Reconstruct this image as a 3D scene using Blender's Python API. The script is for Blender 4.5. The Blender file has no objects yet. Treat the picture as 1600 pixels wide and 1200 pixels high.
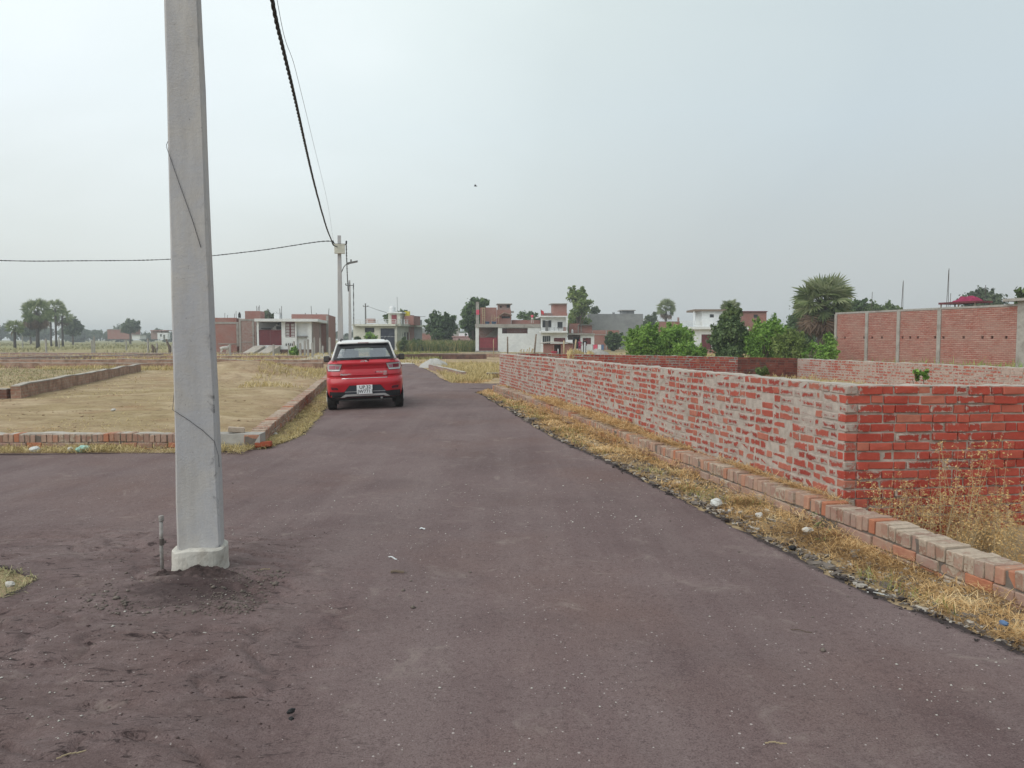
import bpy, bmesh, math, random
import numpy as np
from mathutils import Vector, Matrix
from mathutils.bvhtree import BVHTree
R = math.radians
random.seed(11)
rng = np.random.default_rng(11)
S = bpy.context.scene
COL = S.collection

# ------------------------------------------------------------------ camera numbers
F = 1200.0
EYE = 1.6
TH = math.atan(71 / 1200.0)
CT, ST = math.cos(TH), math.sin(TH)

def ray(px, py):
    dx, dy = (px - 800) / F, (600 - py) / F
    return dx, CT + dy * ST, -ST + dy * CT

def at(px, py, Y):
    r = ray(px, py); t = Y / r[1]
    return r[0] * t, Y, EYE + r[2] * t

def gp(px, py, z=0.0):
    r = ray(px, py); t = (z - EYE) / r[2]
    return r[0] * t, r[1] * t

# ------------------------------------------------------------------ object helpers
def link(o, parent=None):
    COL.objects.link(o)
    if parent is not None:
        o.parent = parent
    return o

def tag(o, label=None, cat=None, group=None, kind=None):
    if label: o['label'] = label
    if cat: o['category'] = cat
    if group: o['group'] = group
    if kind: o['kind'] = kind
    return o

def thing(name, label, cat, loc=(0, 0, 0), rotz=0.0, group=None):
    o = bpy.data.objects.new(name, None)
    o.empty_display_size = 0.2
    link(o)
    o.location = loc
    o.rotation_euler = (0, 0, rotz)
    return tag(o, label, cat, group, 'thing' if label else None)

def dup(root, loc=None, rotz=None, label=None, group=None, scale=None):
    def cp(o, parent):
        c = o.copy(); link(c, parent)
        for ch in list(o.children):
            cp(ch, c)
        return c
    r = cp(root, None)
    if loc is not None: r.location = loc
    if rotz is not None: r.rotation_euler = (0, 0, rotz)
    if scale is not None: r.scale = scale
    if label: r['label'] = label
    if group: r['group'] = group
    return r

class MB:
    def __init__(s):
        s.v, s.f, s.uv, s.t = [], [], [], []
    def face(s, pts, uv=None, tint=0.0):
        n = len(s.v)
        s.v += [tuple(p) for p in pts]
        s.f.append(tuple(range(n, n + len(pts))))
        s.uv.append(uv if uv else [(0, 0)] * len(pts))
        s.t.append(tint)
    def box(s, x0, y0, z0, x1, y1, z1, xf=None, tint=0.0, jit=0.0, skip=''):
        c = [[x0, y0, z0], [x1, y0, z0], [x1, y1, z0], [x0, y1, z0], [x0, y0, z1], [x1, y0, z1], [x1, y1, z1], [x0, y1, z1]]
        uvs = [(p[0], p[1], p[2]) for p in c]
        if jit:
            c = [[p[0] + random.uniform(-jit, jit), p[1] + random.uniform(-jit, jit), p[2] + random.uniform(-jit, jit)] for p in c]
        if xf: c = [xf(*p) for p in c]
        n = len(s.v)
        s.v += [tuple(p) for p in c]
        for k, q in (('b', (0, 3, 2, 1)), ('t', (4, 5, 6, 7)), ('f', (0, 1, 5, 4)), ('r', (1, 2, 6, 5)), ('k', (2, 3, 7, 6)), ('l', (3, 0, 4, 7))):
            if k in skip: continue
            s.f.append(tuple(n + i for i in q))
            ax = {'b': (0, 1), 't': (0, 1), 'f': (0, 2), 'k': (0, 2), 'r': (1, 2), 'l': (1, 2)}[k]
            s.uv.append([(uvs[i][ax[0]], uvs[i][ax[1]]) for i in q])
            s.t.append(tint)
        return s
    def tube(s, pts, rad, n=6, cap=True, tint=0.0):
        pts = [Vector(p) for p in pts]
        if not isinstance(rad, (list, tuple)): rad = [rad] * len(pts)
        base = len(s.v)
        ref = None
        for i, p in enumerate(pts):
            d = (pts[min(i + 1, len(pts) - 1)] - pts[max(i - 1, 0)])
            if d.length < 1e-9: d = Vector((0, 0, 1))
            d.normalize()
            if ref is None:
                ref = d.orthogonal().normalized()
            e1 = ref - d * ref.dot(d)
            if e1.length < 1e-6: e1 = d.orthogonal()
            e1.normalize(); ref = e1
            e2 = d.cross(e1)
            for k in range(n):
                a = 2 * math.pi * k / n
                s.v.append(tuple(p + (e1 * math.cos(a) + e2 * math.sin(a)) * rad[i]))
        L = 0.0
        for i in range(len(pts) - 1):
            L2 = L + (pts[i + 1] - pts[i]).length
            for k in range(n):
                a, b = base + i * n + k, base + i * n + (k + 1) % n
                s.f.append((a, b, b + n, a + n))
                u0, u1 = k / n, (k + 1) / n
                s.uv.append([(u0, L), (u1, L), (u1, L2), (u0, L2)]); s.t.append(tint)
            L = L2
        if cap:
            s.f.append(tuple(base + k for k in range(n))[::-1]); s.uv.append([(0, 0)] * n); s.t.append(tint)
            e = base + (len(pts) - 1) * n
            s.f.append(tuple(e + k for k in range(n))); s.uv.append([(0, 0)] * n); s.t.append(tint)
        return s
    def lathe(s, prof, n=16, c=(0, 0, 0), axis='z', tint=0.0, sq=1.0):
        base = len(s.v)
        for r, h in prof:
            for k in range(n):
                a = 2 * math.pi * k / n
                x, y = r * math.cos(a), r * math.sin(a) * sq
                p = (x, y, h) if axis == 'z' else ((h, x, y) if axis == 'x' else (x, h, y))
                s.v.append((p[0] + c[0], p[1] + c[1], p[2] + c[2]))
        for i in range(len(prof) - 1):
            for k in range(n):
                a, b = base + i * n + k, base + i * n + (k + 1) % n
                s.f.append((a, b, b + n, a + n))
                s.uv.append([(k / n, prof[i][1]), ((k + 1) / n, prof[i][1]), ((k + 1) / n, prof[i + 1][1]), (k / n, prof[i + 1][1])]); s.t.append(tint)
        s.f.append(tuple(base + k for k in range(n))[::-1]); s.uv.append([(0, 0)] * n); s.t.append(tint)
        e = base + (len(prof) - 1) * n
        s.f.append(tuple(e + k for k in range(n))); s.uv.append([(0, 0)] * n); s.t.append(tint)
        return s
    def panel(s, u0, u1, v0, v1, t, ops, xf):
        us = sorted({u0, u1, *[min(max(o[i], u0), u1) for o in ops for i in (0, 1)]})
        vs = sorted({v0, v1, *[min(max(o[i], v0), v1) for o in ops for i in (2, 3)]})
        nu, nv = len(us) - 1, len(vs) - 1
        def solid(i, j):
            if i < 0 or j < 0 or i >= nu or j >= nv: return False
            cu, cv = (us[i] + us[i + 1]) / 2, (vs[j] + vs[j + 1]) / 2
            return not any(o[0] < cu < o[1] and o[2] < cv < o[3] for o in ops)
        for i in range(nu):
            for j in range(nv):
                if not solid(i, j): continue
                a, b, c, d = us[i], us[i + 1], vs[j], vs[j + 1]
                q = [(a, c), (b, c), (b, d), (a, d)]
                s.face([xf(p[0], p[1], 0) for p in q], q)
                s.face([xf(p[0], p[1], t) for p in q[::-1]], q[::-1])
                for (di, dj, p, r) in ((-1, 0, (a, d), (a, c)), (1, 0, (b, c), (b, d)), (0, -1, (a, c), (b, c)), (0, 1, (b, d), (a, d))):
                    if not solid(i + di, j + dj):
                        s.face([xf(p[0], p[1], 0), xf(p[0], p[1], t), xf(r[0], r[1], t), xf(r[0], r[1], 0)],
                               [(p[0], p[1]), (p[0] + t, p[1]), (r[0] + t, r[1]), (r[0], r[1])])
        return s
    def build(s, name, mat, parent=None, smooth=False, loc=None):
        me = bpy.data.meshes.new(name)
        me.from_pydata(s.v, [], s.f)
        uvl = me.uv_layers.new(name='UVMap')
        flat = np.array([c for q in s.uv for p in q for c in p], dtype=np.float32)
        uvl.data.foreach_set('uv', flat)
        if any(s.t):
            at_ = me.attributes.new('tint', 'FLOAT', 'FACE')
            at_.data.foreach_set('value', np.array(s.t, dtype=np.float32))
        if mat is not None: me.materials.append(mat)
        if smooth: me.polygons.foreach_set('use_smooth', [True] * len(me.polygons))
        o = bpy.data.objects.new(name, me)
        link(o, parent)
        if loc is not None: o.location = loc
        return o

def raw_mesh(name, V, Fq, mat, parent=None, tint=None, smooth=False):
    """V (n,3) array, Fq (m,k) array of equal-sized polygons"""
    me = bpy.data.meshes.new(name)
    V = np.asarray(V, dtype=np.float32); Fq = np.asarray(Fq, dtype=np.int32)
    m, k = Fq.shape
    me.vertices.add(len(V)); me.vertices.foreach_set('co', V.ravel())
    me.loops.add(m * k); me.loops.foreach_set('vertex_index', Fq.ravel())
    me.polygons.add(m)
    me.polygons.foreach_set('loop_start', np.arange(0, m * k, k, dtype=np.int32))
    me.update(calc_edges=True)
    if tint is not None:
        a = me.attributes.new('tint', 'FLOAT', 'FACE')
        a.data.foreach_set('value', np.asarray(tint, dtype=np.float32))
    if smooth: me.polygons.foreach_set('use_smooth', np.ones(m, dtype=bool))
    me.materials.append(mat)
    me.validate()
    o = bpy.data.objects.new(name, me)
    return link(o, parent)

# ------------------------------------------------------------------ numpy noise
def _h(i, j, s):
    i = i.astype(np.int64); j = j.astype(np.int64)
    n = (i * 374761393 + j * 668265263 + s * 1442695041) & 0xffffffff
    n = ((n ^ (n >> 13)) * 1274126177) & 0xffffffff
    n = n ^ (n >> 16)
    return (n & 0xffff) / 65535.0

def vn(x, y, s=0):
    x = np.asarray(x, dtype=float); y = np.asarray(y, dtype=float)
    i, j = np.floor(x), np.floor(y)
    fx, fy = x - i, y - j
    fx = fx * fx * (3 - 2 * fx); fy = fy * fy * (3 - 2 * fy)
    a, b, c, d = _h(i, j, s), _h(i + 1, j, s), _h(i, j + 1, s), _h(i + 1, j + 1, s)
    return (a * (1 - fx) + b * fx) * (1 - fy) + (c * (1 - fx) + d * fx) * fy - 0.5

def fbm(x, y, s=0, o=4):
    r, a, t = 0, 1.0, 0
    for k in range(o):
        r = r + a * vn(x * 2 ** k + 17 * k, y * 2 ** k - 9 * k, s + k); t += a; a *= 0.5
    return r / t * 2

def sst(a, b, x):
    t = np.clip((x - a) / (b - a), 0, 1)
    return t * t * (3 - 2 * t)
# ------------------------------------------------------------------ materials
class NT:
    def __init__(s, name):
        s.m = bpy.data.materials.new(name); s.m.use_nodes = True
        s.nt = s.m.node_tree
        s.bsdf = s.nt.nodes['Principled BSDF']; s.out = s.nt.nodes['Material Output']
    def n(s, t, **k):
        o = s.nt.nodes.new(t)
        for a, b in k.items():
            if a in o.inputs: s.set(o.inputs[a], b)
            else: setattr(o, a, b)
        return o
    def set(s, inp, v):
        if hasattr(v, 'is_output') or isinstance(v, bpy.types.NodeSocket): s.nt.links.new(v, inp)
        elif isinstance(v, (tuple, list)) and len(v) == 3 and inp.type == 'RGBA': inp.default_value = (*v, 1)
        else: inp.default_value = v
    def co(s, which='Object', scale=None):
        o = s.n('ShaderNodeTexCoord').outputs[which]
        if scale is not None:
            mp = s.n('ShaderNodeMapping'); s.set(mp.inputs['Vector'], o)
            mp.inputs['Scale'].default_value = scale if isinstance(scale, tuple) else (scale,) * 3
            o = mp.outputs[0]
        return o
    def noise(s, scale, detail=4, rough=0.55, vec=None, dist=0.0):
        o = s.n('ShaderNodeTexNoise', Scale=scale, Detail=detail, Roughness=rough, Distortion=dist)
        s.set(o.inputs['Vector'], vec if vec is not None else s.co())
        return o.outputs['Fac']
    def ramp(s, fac, stops, interp='LINEAR'):
        o = s.n('ShaderNodeValToRGB'); s.set(o.inputs['Fac'], fac)
        o.color_ramp.interpolation = interp
        e = o.color_ramp.elements
        while len(e) < len(stops): e.new(0.5)
        for i, (p, c) in enumerate(stops):
            e[i].position = p
            e[i].color = (*c, 1) if isinstance(c, (tuple, list)) else (c, c, c, 1)
        return o.outputs['Color']
    def mix(s, fac, a, b, mode='MIX'):
        o = s.n('ShaderNodeMix', data_type='RGBA', blend_type=mode)
        s.set(o.inputs[0], fac); s.set(o.inputs[6], a); s.set(o.inputs[7], b)
        return o.outputs[2]
    def math(s, op, a, b=0.0, c=None):
        o = s.n('ShaderNodeMath', operation=op); s.set(o.inputs[0], a); s.set(o.inputs[1], b)
        if c is not None: s.set(o.inputs[2], c)
        return o.outputs[0]
    def attr(s, name='tint'):
        return s.n('ShaderNodeAttribute', attribute_name=name).outputs['Fac']
    def bump(s, h, strength=0.3, dist=0.01):
        o = s.n('ShaderNodeBump', Strength=strength, Distance=dist); s.set(o.inputs['Height'], h)
        s.set(s.bsdf.inputs['Normal'], o.outputs[0])
    def base(s, c): s.set(s.bsdf.inputs['Base Color'], c)
    def p(s, **k):
        for a, b in k.items(): s.set(s.bsdf.inputs[a.replace('_', ' ')], b)
        return s

def sep_xyz(m, vec):
    o = m.n('ShaderNodeSeparateXYZ'); m.set(o.inputs[0], vec); return o.outputs

def simple(name, c, rough=0.8, var=0.25, scale=6.0, bump=0.15, spec=0.3, metal=0.0, stain=None, stainscale=1.3):
    m = NT(name)
    n1 = m.noise(scale, 5, 0.6)
    lo = tuple(x * (1 - var) for x in c); hi = tuple(min(x * (1 + var), 1) for x in c)
    col = m.ramp(n1, [(0.3, lo), (0.7, hi)])
    if stain is not None:
        f = m.ramp(m.noise(stainscale, 6, 0.65, dist=0.6), [(0.48, 0.0), (0.66, 0.85)])
        col = m.mix(f, col, stain)
    m.base(col); m.p(Roughness=rough, Metallic=metal)
    m.bsdf.inputs['Specular IOR Level'].default_value = spec
    if bump: m.bump(m.noise(scale * 6, 4, 0.6), bump, 0.01)
    return m.m

def brick_tex(name, c1, c2, mortar, bw=0.24, rh=0.083, ms=0.012, smear=(0.55, 0.75), smear_amt=0.6, squash=1.0, dark=None, rows=False):
    m = NT(name)
    uv = m.co('UV')
    b = m.n('ShaderNodeTexBrick', offset=0.5, squash=squash)
    m.set(b.inputs['Vector'], uv)
    for k, v in (('Scale', 1.0), ('Mortar Size', ms), ('Mortar Smooth', 0.3), ('Bias', 0.0), ('Brick Width', bw), ('Row Height', rh)):
        b.inputs[k].default_value = v
    m.set(b.inputs['Color1'], c1); m.set(b.inputs['Color2'], c2); m.set(b.inputs['Mortar'], mortar)
    big = m.noise(0.9, 6, 0.65, vec=uv)
    col = m.mix(m.ramp(m.noise(7, 5, 0.6, vec=uv), [(0.3, 0.0), (0.7, 0.55)]), b.outputs['Color'], tuple(x * 0.62 for x in c1))
    f = m.ramp(m.noise(5.5, 8, 0.75, vec=uv), [(smear[0], 0.0), (smear[1], smear_amt)])
    col = m.mix(f, col, mortar)
    col = m.mix(m.ramp(big, [(0.35, 0.0), (0.75, 0.5)]), col, tuple(x * 0.9 for x in mortar))
    if dark is not None:
        col = m.mix(m.ramp(m.noise(2.2, 6, 0.7, vec=uv), [(0.42, 0.0), (0.6, 0.85)]), col, dark)
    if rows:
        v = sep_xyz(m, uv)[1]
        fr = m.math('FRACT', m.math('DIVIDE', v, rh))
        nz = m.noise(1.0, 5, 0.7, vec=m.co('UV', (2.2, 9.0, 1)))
        col = m.mix(m.math('MULTIPLY', m.math('LESS_THAN', fr, 0.20), m.ramp(nz, [(0.40, 0.9), (0.56, 0.0)])), col, (0.13, 0.055, 0.045))  # dark line low in each course: row shadow put into the colour
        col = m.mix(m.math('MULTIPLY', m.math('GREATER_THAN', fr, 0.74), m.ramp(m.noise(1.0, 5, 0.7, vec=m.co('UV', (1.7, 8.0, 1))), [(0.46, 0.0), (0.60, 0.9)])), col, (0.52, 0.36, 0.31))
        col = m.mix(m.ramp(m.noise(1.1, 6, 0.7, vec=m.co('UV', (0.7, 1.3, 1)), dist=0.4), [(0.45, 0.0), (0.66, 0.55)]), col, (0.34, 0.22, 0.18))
    m.base(col); m.p(Roughness=0.93)
    m.bsdf.inputs['Specular IOR Level'].default_value = 0.15
    m.bump(m.math('ADD', m.math('MULTIPLY', b.outputs['Fac'], -0.6), m.noise(40, 3, 0.6, vec=uv)), 0.5, 0.012)
    return m.m

def brick_geo(name, mortar_amt, bricks=None, mortar=(0.30, 0.262, 0.238)):
    """per-brick tint + mortar smeared over the faces"""
    m = NT(name)
    bricks = bricks or [(0.0, (0.26, 0.045, 0.036)), (0.35, (0.345, 0.068, 0.050)), (0.7, (0.41, 0.105, 0.075)), (1.0, (0.43, 0.18, 0.125))]
    col = m.ramp(m.attr(), bricks)
    g = m.noise(14, 6, 0.65)
    col = m.mix(m.ramp(g, [(0.3, 0.0), (0.75, 0.45)]), col, (0.24, 0.05, 0.04))
    col = m.mix(m.ramp(m.noise(60, 4, 0.6), [(0.55, 0.0), (0.75, 0.35)]), col, (0.42, 0.2, 0.15))
    if mortar_amt > 0:
        big = m.noise(1.3, 4, 0.6)
        s = m.n('ShaderNodeSeparateXYZ'); m.set(s.inputs[0], m.co('UV')); u, v = s.outputs[0], s.outputs[1]
        du = m.math('MULTIPLY', m.math('MINIMUM', u, m.math('SUBTRACT', 1.0, u)), 2.3)
        d = m.math('MINIMUM', du, m.math('MINIMUM', v, m.math('SUBTRACT', 1.0, v)))
        f = m.math('ADD', d, m.math('MULTIPLY', m.math('SUBTRACT', m.noise(15, 10, 0.78, dist=0.5), 0.5), 2.1))
        f = m.math('ADD', f, m.math('MULTIPLY', m.math('SUBTRACT', big, 0.5), 1.1))
        f = m.math('ADD', f, m.math('MULTIPLY', m.math('SUBTRACT', m.attr(), 0.5), 0.42))
        lo = -0.16 + mortar_amt * 0.62
        fr = m.ramp(m.math('ADD', f, 0.5), [(lo + 0.42, 1.0), (lo + 0.50, 0.72), (lo + 0.60, 0.0)])
        mc = m.ramp(m.noise(25, 5, 0.7), [(0.3, tuple(x * 0.78 for x in mortar)), (0.7, tuple(x * 1.12 for x in mortar))])
        col = m.mix(fr, col, mc)
        m.bump(m.math('ADD', m.math('MULTIPLY', fr, 0.6), m.noise(70, 5, 0.65)), 0.55, 0.008)
    else:
        m.bump(m.noise(60, 6, 0.7), 0.5, 0.006)
    m.base(col); m.p(Roughness=0.94)
    m.bsdf.inputs['Specular IOR Level'].default_value = 0.15
    return m.m

def leaf_mat(name, dark, mid, light, trans=0.35):
    m = NT(name)
    col = m.ramp(m.attr(), [(0.0, dark), (0.5, mid), (1.0, light)])
    m.base(col); m.p(Roughness=0.6)
    m.bsdf.inputs['Specular IOR Level'].default_value = 0.25
    tr = m.n('ShaderNodeBsdfTranslucent'); m.set(tr.inputs['Color'], col)
    mx = m.n('ShaderNodeMixShader'); mx.inputs[0].default_value = trans
    m.nt.links.new(m.bsdf.outputs[0], mx.inputs[1]); m.nt.links.new(tr.outputs[0], mx.inputs[2])
    m.nt.links.new(mx.outputs[0], m.out.inputs['Surface'])
    return m.m

M = {}
M['white'] = simple('white_plaster', (0.70, 0.72, 0.72), 0.9, 0.10, 3, 0.1, stain=(0.60, 0.62, 0.63), stainscale=0.7)
M['cream'] = simple('cream_plaster', (0.60, 0.60, 0.52), 0.9, 0.10, 3, 0.1, stain=(0.46, 0.46, 0.40), stainscale=0.7)
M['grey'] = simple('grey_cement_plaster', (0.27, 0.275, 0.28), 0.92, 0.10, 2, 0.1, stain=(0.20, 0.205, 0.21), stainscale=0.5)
M['concrete'] = simple('raw_concrete', (0.34, 0.325, 0.30), 0.93, 0.14, 7, 0.25, stain=(0.22, 0.20, 0.18), stainscale=1.5)
M['kerbtop'] = simple('pale_mortar', (0.43, 0.395, 0.35), 0.95, 0.16, 9, 0.5, stain=(0.30, 0.27, 0.23), stainscale=2.5)
M['mortar'] = simple('grey_mortar', (0.43, 0.375, 0.33), 0.95, 0.18, 16, 0.6, stain=(0.30, 0.25, 0.21), stainscale=4)
M['mortar_dark'] = simple('dirty_mortar', (0.17, 0.145, 0.125), 0.95, 0.2, 16, 0.6, stain=(0.10, 0.08, 0.07), stainscale=4)
M['brick'] = brick_tex('far_brick', (0.37, 0.12, 0.09), (0.30, 0.09, 0.068), (0.37, 0.30, 0.27), smear_amt=0.45)
M['brick_grey'] = brick_tex('far_brick_smeared', (0.34, 0.15, 0.12), (0.27, 0.11, 0.09), (0.36, 0.315, 0.29), smear=(0.45, 0.62), smear_amt=0.85)
M['brick_dark'] = brick_tex('old_dark_brick', (0.22, 0.09, 0.06), (0.15, 0.06, 0.045), (0.20, 0.155, 0.13), smear_amt=0.4, dark=(0.07, 0.045, 0.04))
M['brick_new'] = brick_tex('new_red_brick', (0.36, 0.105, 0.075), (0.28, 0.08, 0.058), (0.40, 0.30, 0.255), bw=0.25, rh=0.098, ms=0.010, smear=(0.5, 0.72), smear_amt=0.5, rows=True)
M['brick_low'] = brick_tex('dusty_low_brick', (0.42, 0.185, 0.12), (0.33, 0.15, 0.105), (0.42, 0.34, 0.27), smear=(0.42, 0.62), smear_amt=0.75, dark=(0.19, 0.12, 0.085))
M['wallL'] = brick_geo('brick_mortar_smeared', 0.54, mortar=(0.40, 0.335, 0.295))
M['wallF'] = brick_geo('brick_raw_face', 0.03, mortar=(0.46, 0.40, 0.35), bricks=[(0.0, (0.36, 0.055, 0.040)), (0.5, (0.44, 0.080, 0.055)), (0.85, (0.48, 0.11, 0.075)), (1.0, (0.47, 0.19, 0.13))])
M['wallB'] = brick_geo('brick_back_wall', 0.25)
M['wallR'] = brick_geo('brick_side_wall', 0.78, mortar=(0.46, 0.36, 0.315))
dusty = [(0.0, (0.28, 0.185, 0.14)), (0.3, (0.38, 0.265, 0.20)), (0.55, (0.34, 0.265, 0.22)), (0.8, (0.43, 0.32, 0.245)), (1.0, (0.46, 0.20, 0.115))]
M['kerb'] = brick_geo('dusty_kerb_brick', 0.42, bricks=dusty, mortar=(0.45, 0.37, 0.295))
M['loose'] = brick_geo('loose_brick', 0.0, bricks=[(0.0, (0.36, 0.10, 0.05)), (1.0, (0.42, 0.13, 0.065))])
M['red_gate'] = simple('red_gate_paint', (0.21, 0.035, 0.045), 0.5, 0.15, 4, 0.05)
M['maroon'] = simple('maroon_paint', (0.13, 0.03, 0.035), 0.55, 0.15, 4, 0.05)
M['dark'] = simple('window_and_room_shade', (0.030, 0.034, 0.040), 0.25, 0.2, 3, 0.0, spec=0.5)  # dark panes; on inner walls the room's shade is put into the colour
M['navy'] = simple('dark_blue_gate', (0.028, 0.034, 0.055), 0.45, 0.2, 3, 0.0)
M['steel'] = simple('weathered_steel', (0.16, 0.155, 0.15), 0.55, 0.2, 12, 0.1, metal=0.4)
M['rust'] = simple('rusty_rod', (0.09, 0.075, 0.07), 0.8, 0.25, 20, 0.1)
M['tank'] = simple('white_plastic', (0.68, 0.70, 0.71), 0.45, 0.05, 3, 0.0)
M['yellow'] = simple('yellow_plastic', (0.62, 0.52, 0.04), 0.45, 0.05, 3, 0.0)
M['pink'] = simple('pink_plaster', (0.50, 0.31, 0.33), 0.9, 0.1, 2, 0.05)
M['wood'] = simple('weathered_wood', (0.19, 0.145, 0.11), 0.9, 0.3, 9, 0.3)
M['bamboo'] = simple('pale_bamboo', (0.40, 0.32, 0.20), 0.75, 0.25, 9, 0.1)
M['bluecloth'] = simple('blue_tarp', (0.10, 0.17, 0.30), 0.7, 0.2, 5, 0.1)
M['black'] = simple('black_plastic', (0.012, 0.012, 0.013), 0.5, 0.2, 9, 0.05)
M['cable'] = simple('black_cable', (0.018, 0.018, 0.02), 0.6, 0.2, 30, 0.0)
M['wire'] = simple('thin_grey_wire', (0.10, 0.10, 0.11), 0.5, 0.2, 30, 0.0)
M['bark'] = simple('bark', (0.12, 0.09, 0.07), 0.95, 0.35, 9, 0.6)
M['palmbark'] = simple('palm_bark', (0.075, 0.062, 0.055), 0.95, 0.35, 9, 0.6)
M['plastic_bag'] = simple('white_plastic_bag', (0.55, 0.56, 0.54), 0.5, 0.15, 9, 0.2)
M['teal_bag'] = simple('teal_plastic_bag', (0.30, 0.52, 0.45), 0.45, 0.15, 9, 0.2)
M['stone'] = simple('pale_stone', (0.50, 0.48, 0.44), 0.9, 0.2, 9, 0.4)
M['gravel'] = simple('pale_gravel', (0.42, 0.41, 0.39), 0.95, 0.2, 30, 0.8)
M['skin'] = simple('skin', (0.16, 0.085, 0.055), 0.6, 0.1, 5, 0.0)
M['hair'] = simple('hair', (0.01, 0.009, 0.008), 0.7, 0.2, 20, 0.1)
M['pinkcloth'] = simple('pink_cloth', (0.62, 0.10, 0.16), 0.9, 0.15, 8, 0.1)
M['palecloth'] = simple('pale_cloth', (0.55, 0.52, 0.48), 0.9, 0.12, 8, 0.1)
M['blackcloth'] = simple('black_cloth', (0.016, 0.015, 0.02), 0.9, 0.2, 8, 0.1)
M['magenta'] = simple('magenta_cloth', (0.26, 0.025, 0.075), 0.9, 0.2, 8, 0.1)
M['redcloth'] = simple('red_cloth', (0.50, 0.04, 0.05), 0.9, 0.2, 8, 0.1)
M['goat'] = simple('white_goat_hair', (0.55, 0.53, 0.49), 0.95, 0.15, 12, 0.4)
M['bush_light'] = leaf_mat('bright_leaf', (0.075, 0.15, 0.025), (0.21, 0.37, 0.065), (0.38, 0.56, 0.14))
M['bush_olive'] = leaf_mat('olive_leaf', (0.08, 0.13, 0.03), (0.20, 0.27, 0.075), (0.36, 0.42, 0.15))
M['tree_dark'] = leaf_mat('dark_leaf', (0.040, 0.075, 0.030), (0.105, 0.165, 0.066), (0.22, 0.30, 0.125))
M['tree_mid'] = leaf_mat('mid_leaf', (0.05, 0.085, 0.026), (0.12, 0.175, 0.055), (0.24, 0.30, 0.11))
M['palm_leaf'] = leaf_mat('palm_leaf', (0.06, 0.095, 0.035), (0.17, 0.22, 0.085), (0.40, 0.43, 0.25))
M['palm_dead'] = leaf_mat('dead_palm_leaf', (0.07, 0.046, 0.032), (0.17, 0.115, 0.078), (0.29, 0.20, 0.135), 0.1)
M['far_leaf'] = leaf_mat('far_leaf', (0.055, 0.08, 0.045), (0.11, 0.145, 0.075), (0.18, 0.215, 0.115))
M['straw'] = leaf_mat('straw', (0.24, 0.14, 0.06), (0.70, 0.46, 0.21), (0.90, 0.72, 0.42), 0.35)
M['drygrass'] = leaf_mat('dry_grass', (0.24, 0.19, 0.075), (0.54, 0.43, 0.20), (0.74, 0.62, 0.34), 0.3)
M['weedleaf'] = leaf_mat('dry_weed', (0.36, 0.22, 0.09), (0.66, 0.45, 0.20), (0.84, 0.64, 0.33), 0.35)
M['greengrass'] = leaf_mat('green_grass', (0.10, 0.12, 0.03), (0.28, 0.29, 0.09), (0.50, 0.47, 0.20), 0.3)
M['scrub'] = leaf_mat('dry_scrub', (0.13, 0.13, 0.06), (0.33, 0.305, 0.155), (0.52, 0.47, 0.27), 0.25)
M['crop'] = leaf_mat('crop_leaf', (0.06, 0.11, 0.03), (0.16, 0.20, 0.065), (0.46, 0.36, 0.18), 0.25)

def ground_mat():
    m = NT('dry_earth')
    o = m.co('Object')
    a = m.noise(0.16, 6, 0.6, vec=o); b = m.noise(1.4, 7, 0.65, vec=o, dist=0.4); c = m.noise(26, 5, 0.7, vec=o)
    col = m.ramp(b, [(0.28, (0.25, 0.175, 0.108)), (0.5, (0.40, 0.295, 0.188)), (0.72, (0.54, 0.43, 0.29))])
    col = m.mix(m.ramp(a, [(0.42, 0.0), (0.62, 0.6)]), col, (0.33, 0.265, 0.13))
    col = m.mix(m.ramp(m.noise(0.5, 6, 0.65, vec=o), [(0.55, 0.0), (0.72, 0.6)]), col, (0.33, 0.18, 0.105))
    clod = m.ramp(m.noise(5.0, 7, 0.72, vec=o, dist=0.8), [(0.36, 0.75), (0.47, 0.0)])
    col = m.mix(clod, col, (0.17, 0.115, 0.07))
    col = m.mix(m.ramp(m.noise(0.75, 6, 0.7, vec=m.co('Object', (0.6, 1, 1)), dist=0.5), [(0.5, 0.0), (0.66, 0.7)]), col, (0.56, 0.45, 0.30))
    # the far fields are greener
    y = sep_xyz(m, o)[1]
    far = m.n('ShaderNodeMapRange'); m.set(far.inputs[0], y); far.inputs[1].default_value = 60; far.inputs[2].default_value = 130
    fcol = m.ramp(m.noise(0.22, 6, 0.7, vec=m.co('Object', (0.35, 1.0, 1.0))), [(0.35, (0.21, 0.22, 0.095)), (0.55, (0.30, 0.285, 0.135)), (0.7, (0.40, 0.34, 0.18))])
    col = m.mix(far.outputs[0], col, fcol)
    col = m.mix(m.ramp(c, [(0.35, 0.0), (0.7, 0.35)]), col, (0.20, 0.14, 0.085))
    m.base(col); m.p(Roughness=0.97); m.bsdf.inputs['Specular IOR Level'].default_value = 0.1
    m.bump(m.math('ADD', m.math('MULTIPLY', b, 2.0), c), 0.7, 0.03)
    return m.m
M['ground'] = ground_mat()

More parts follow.
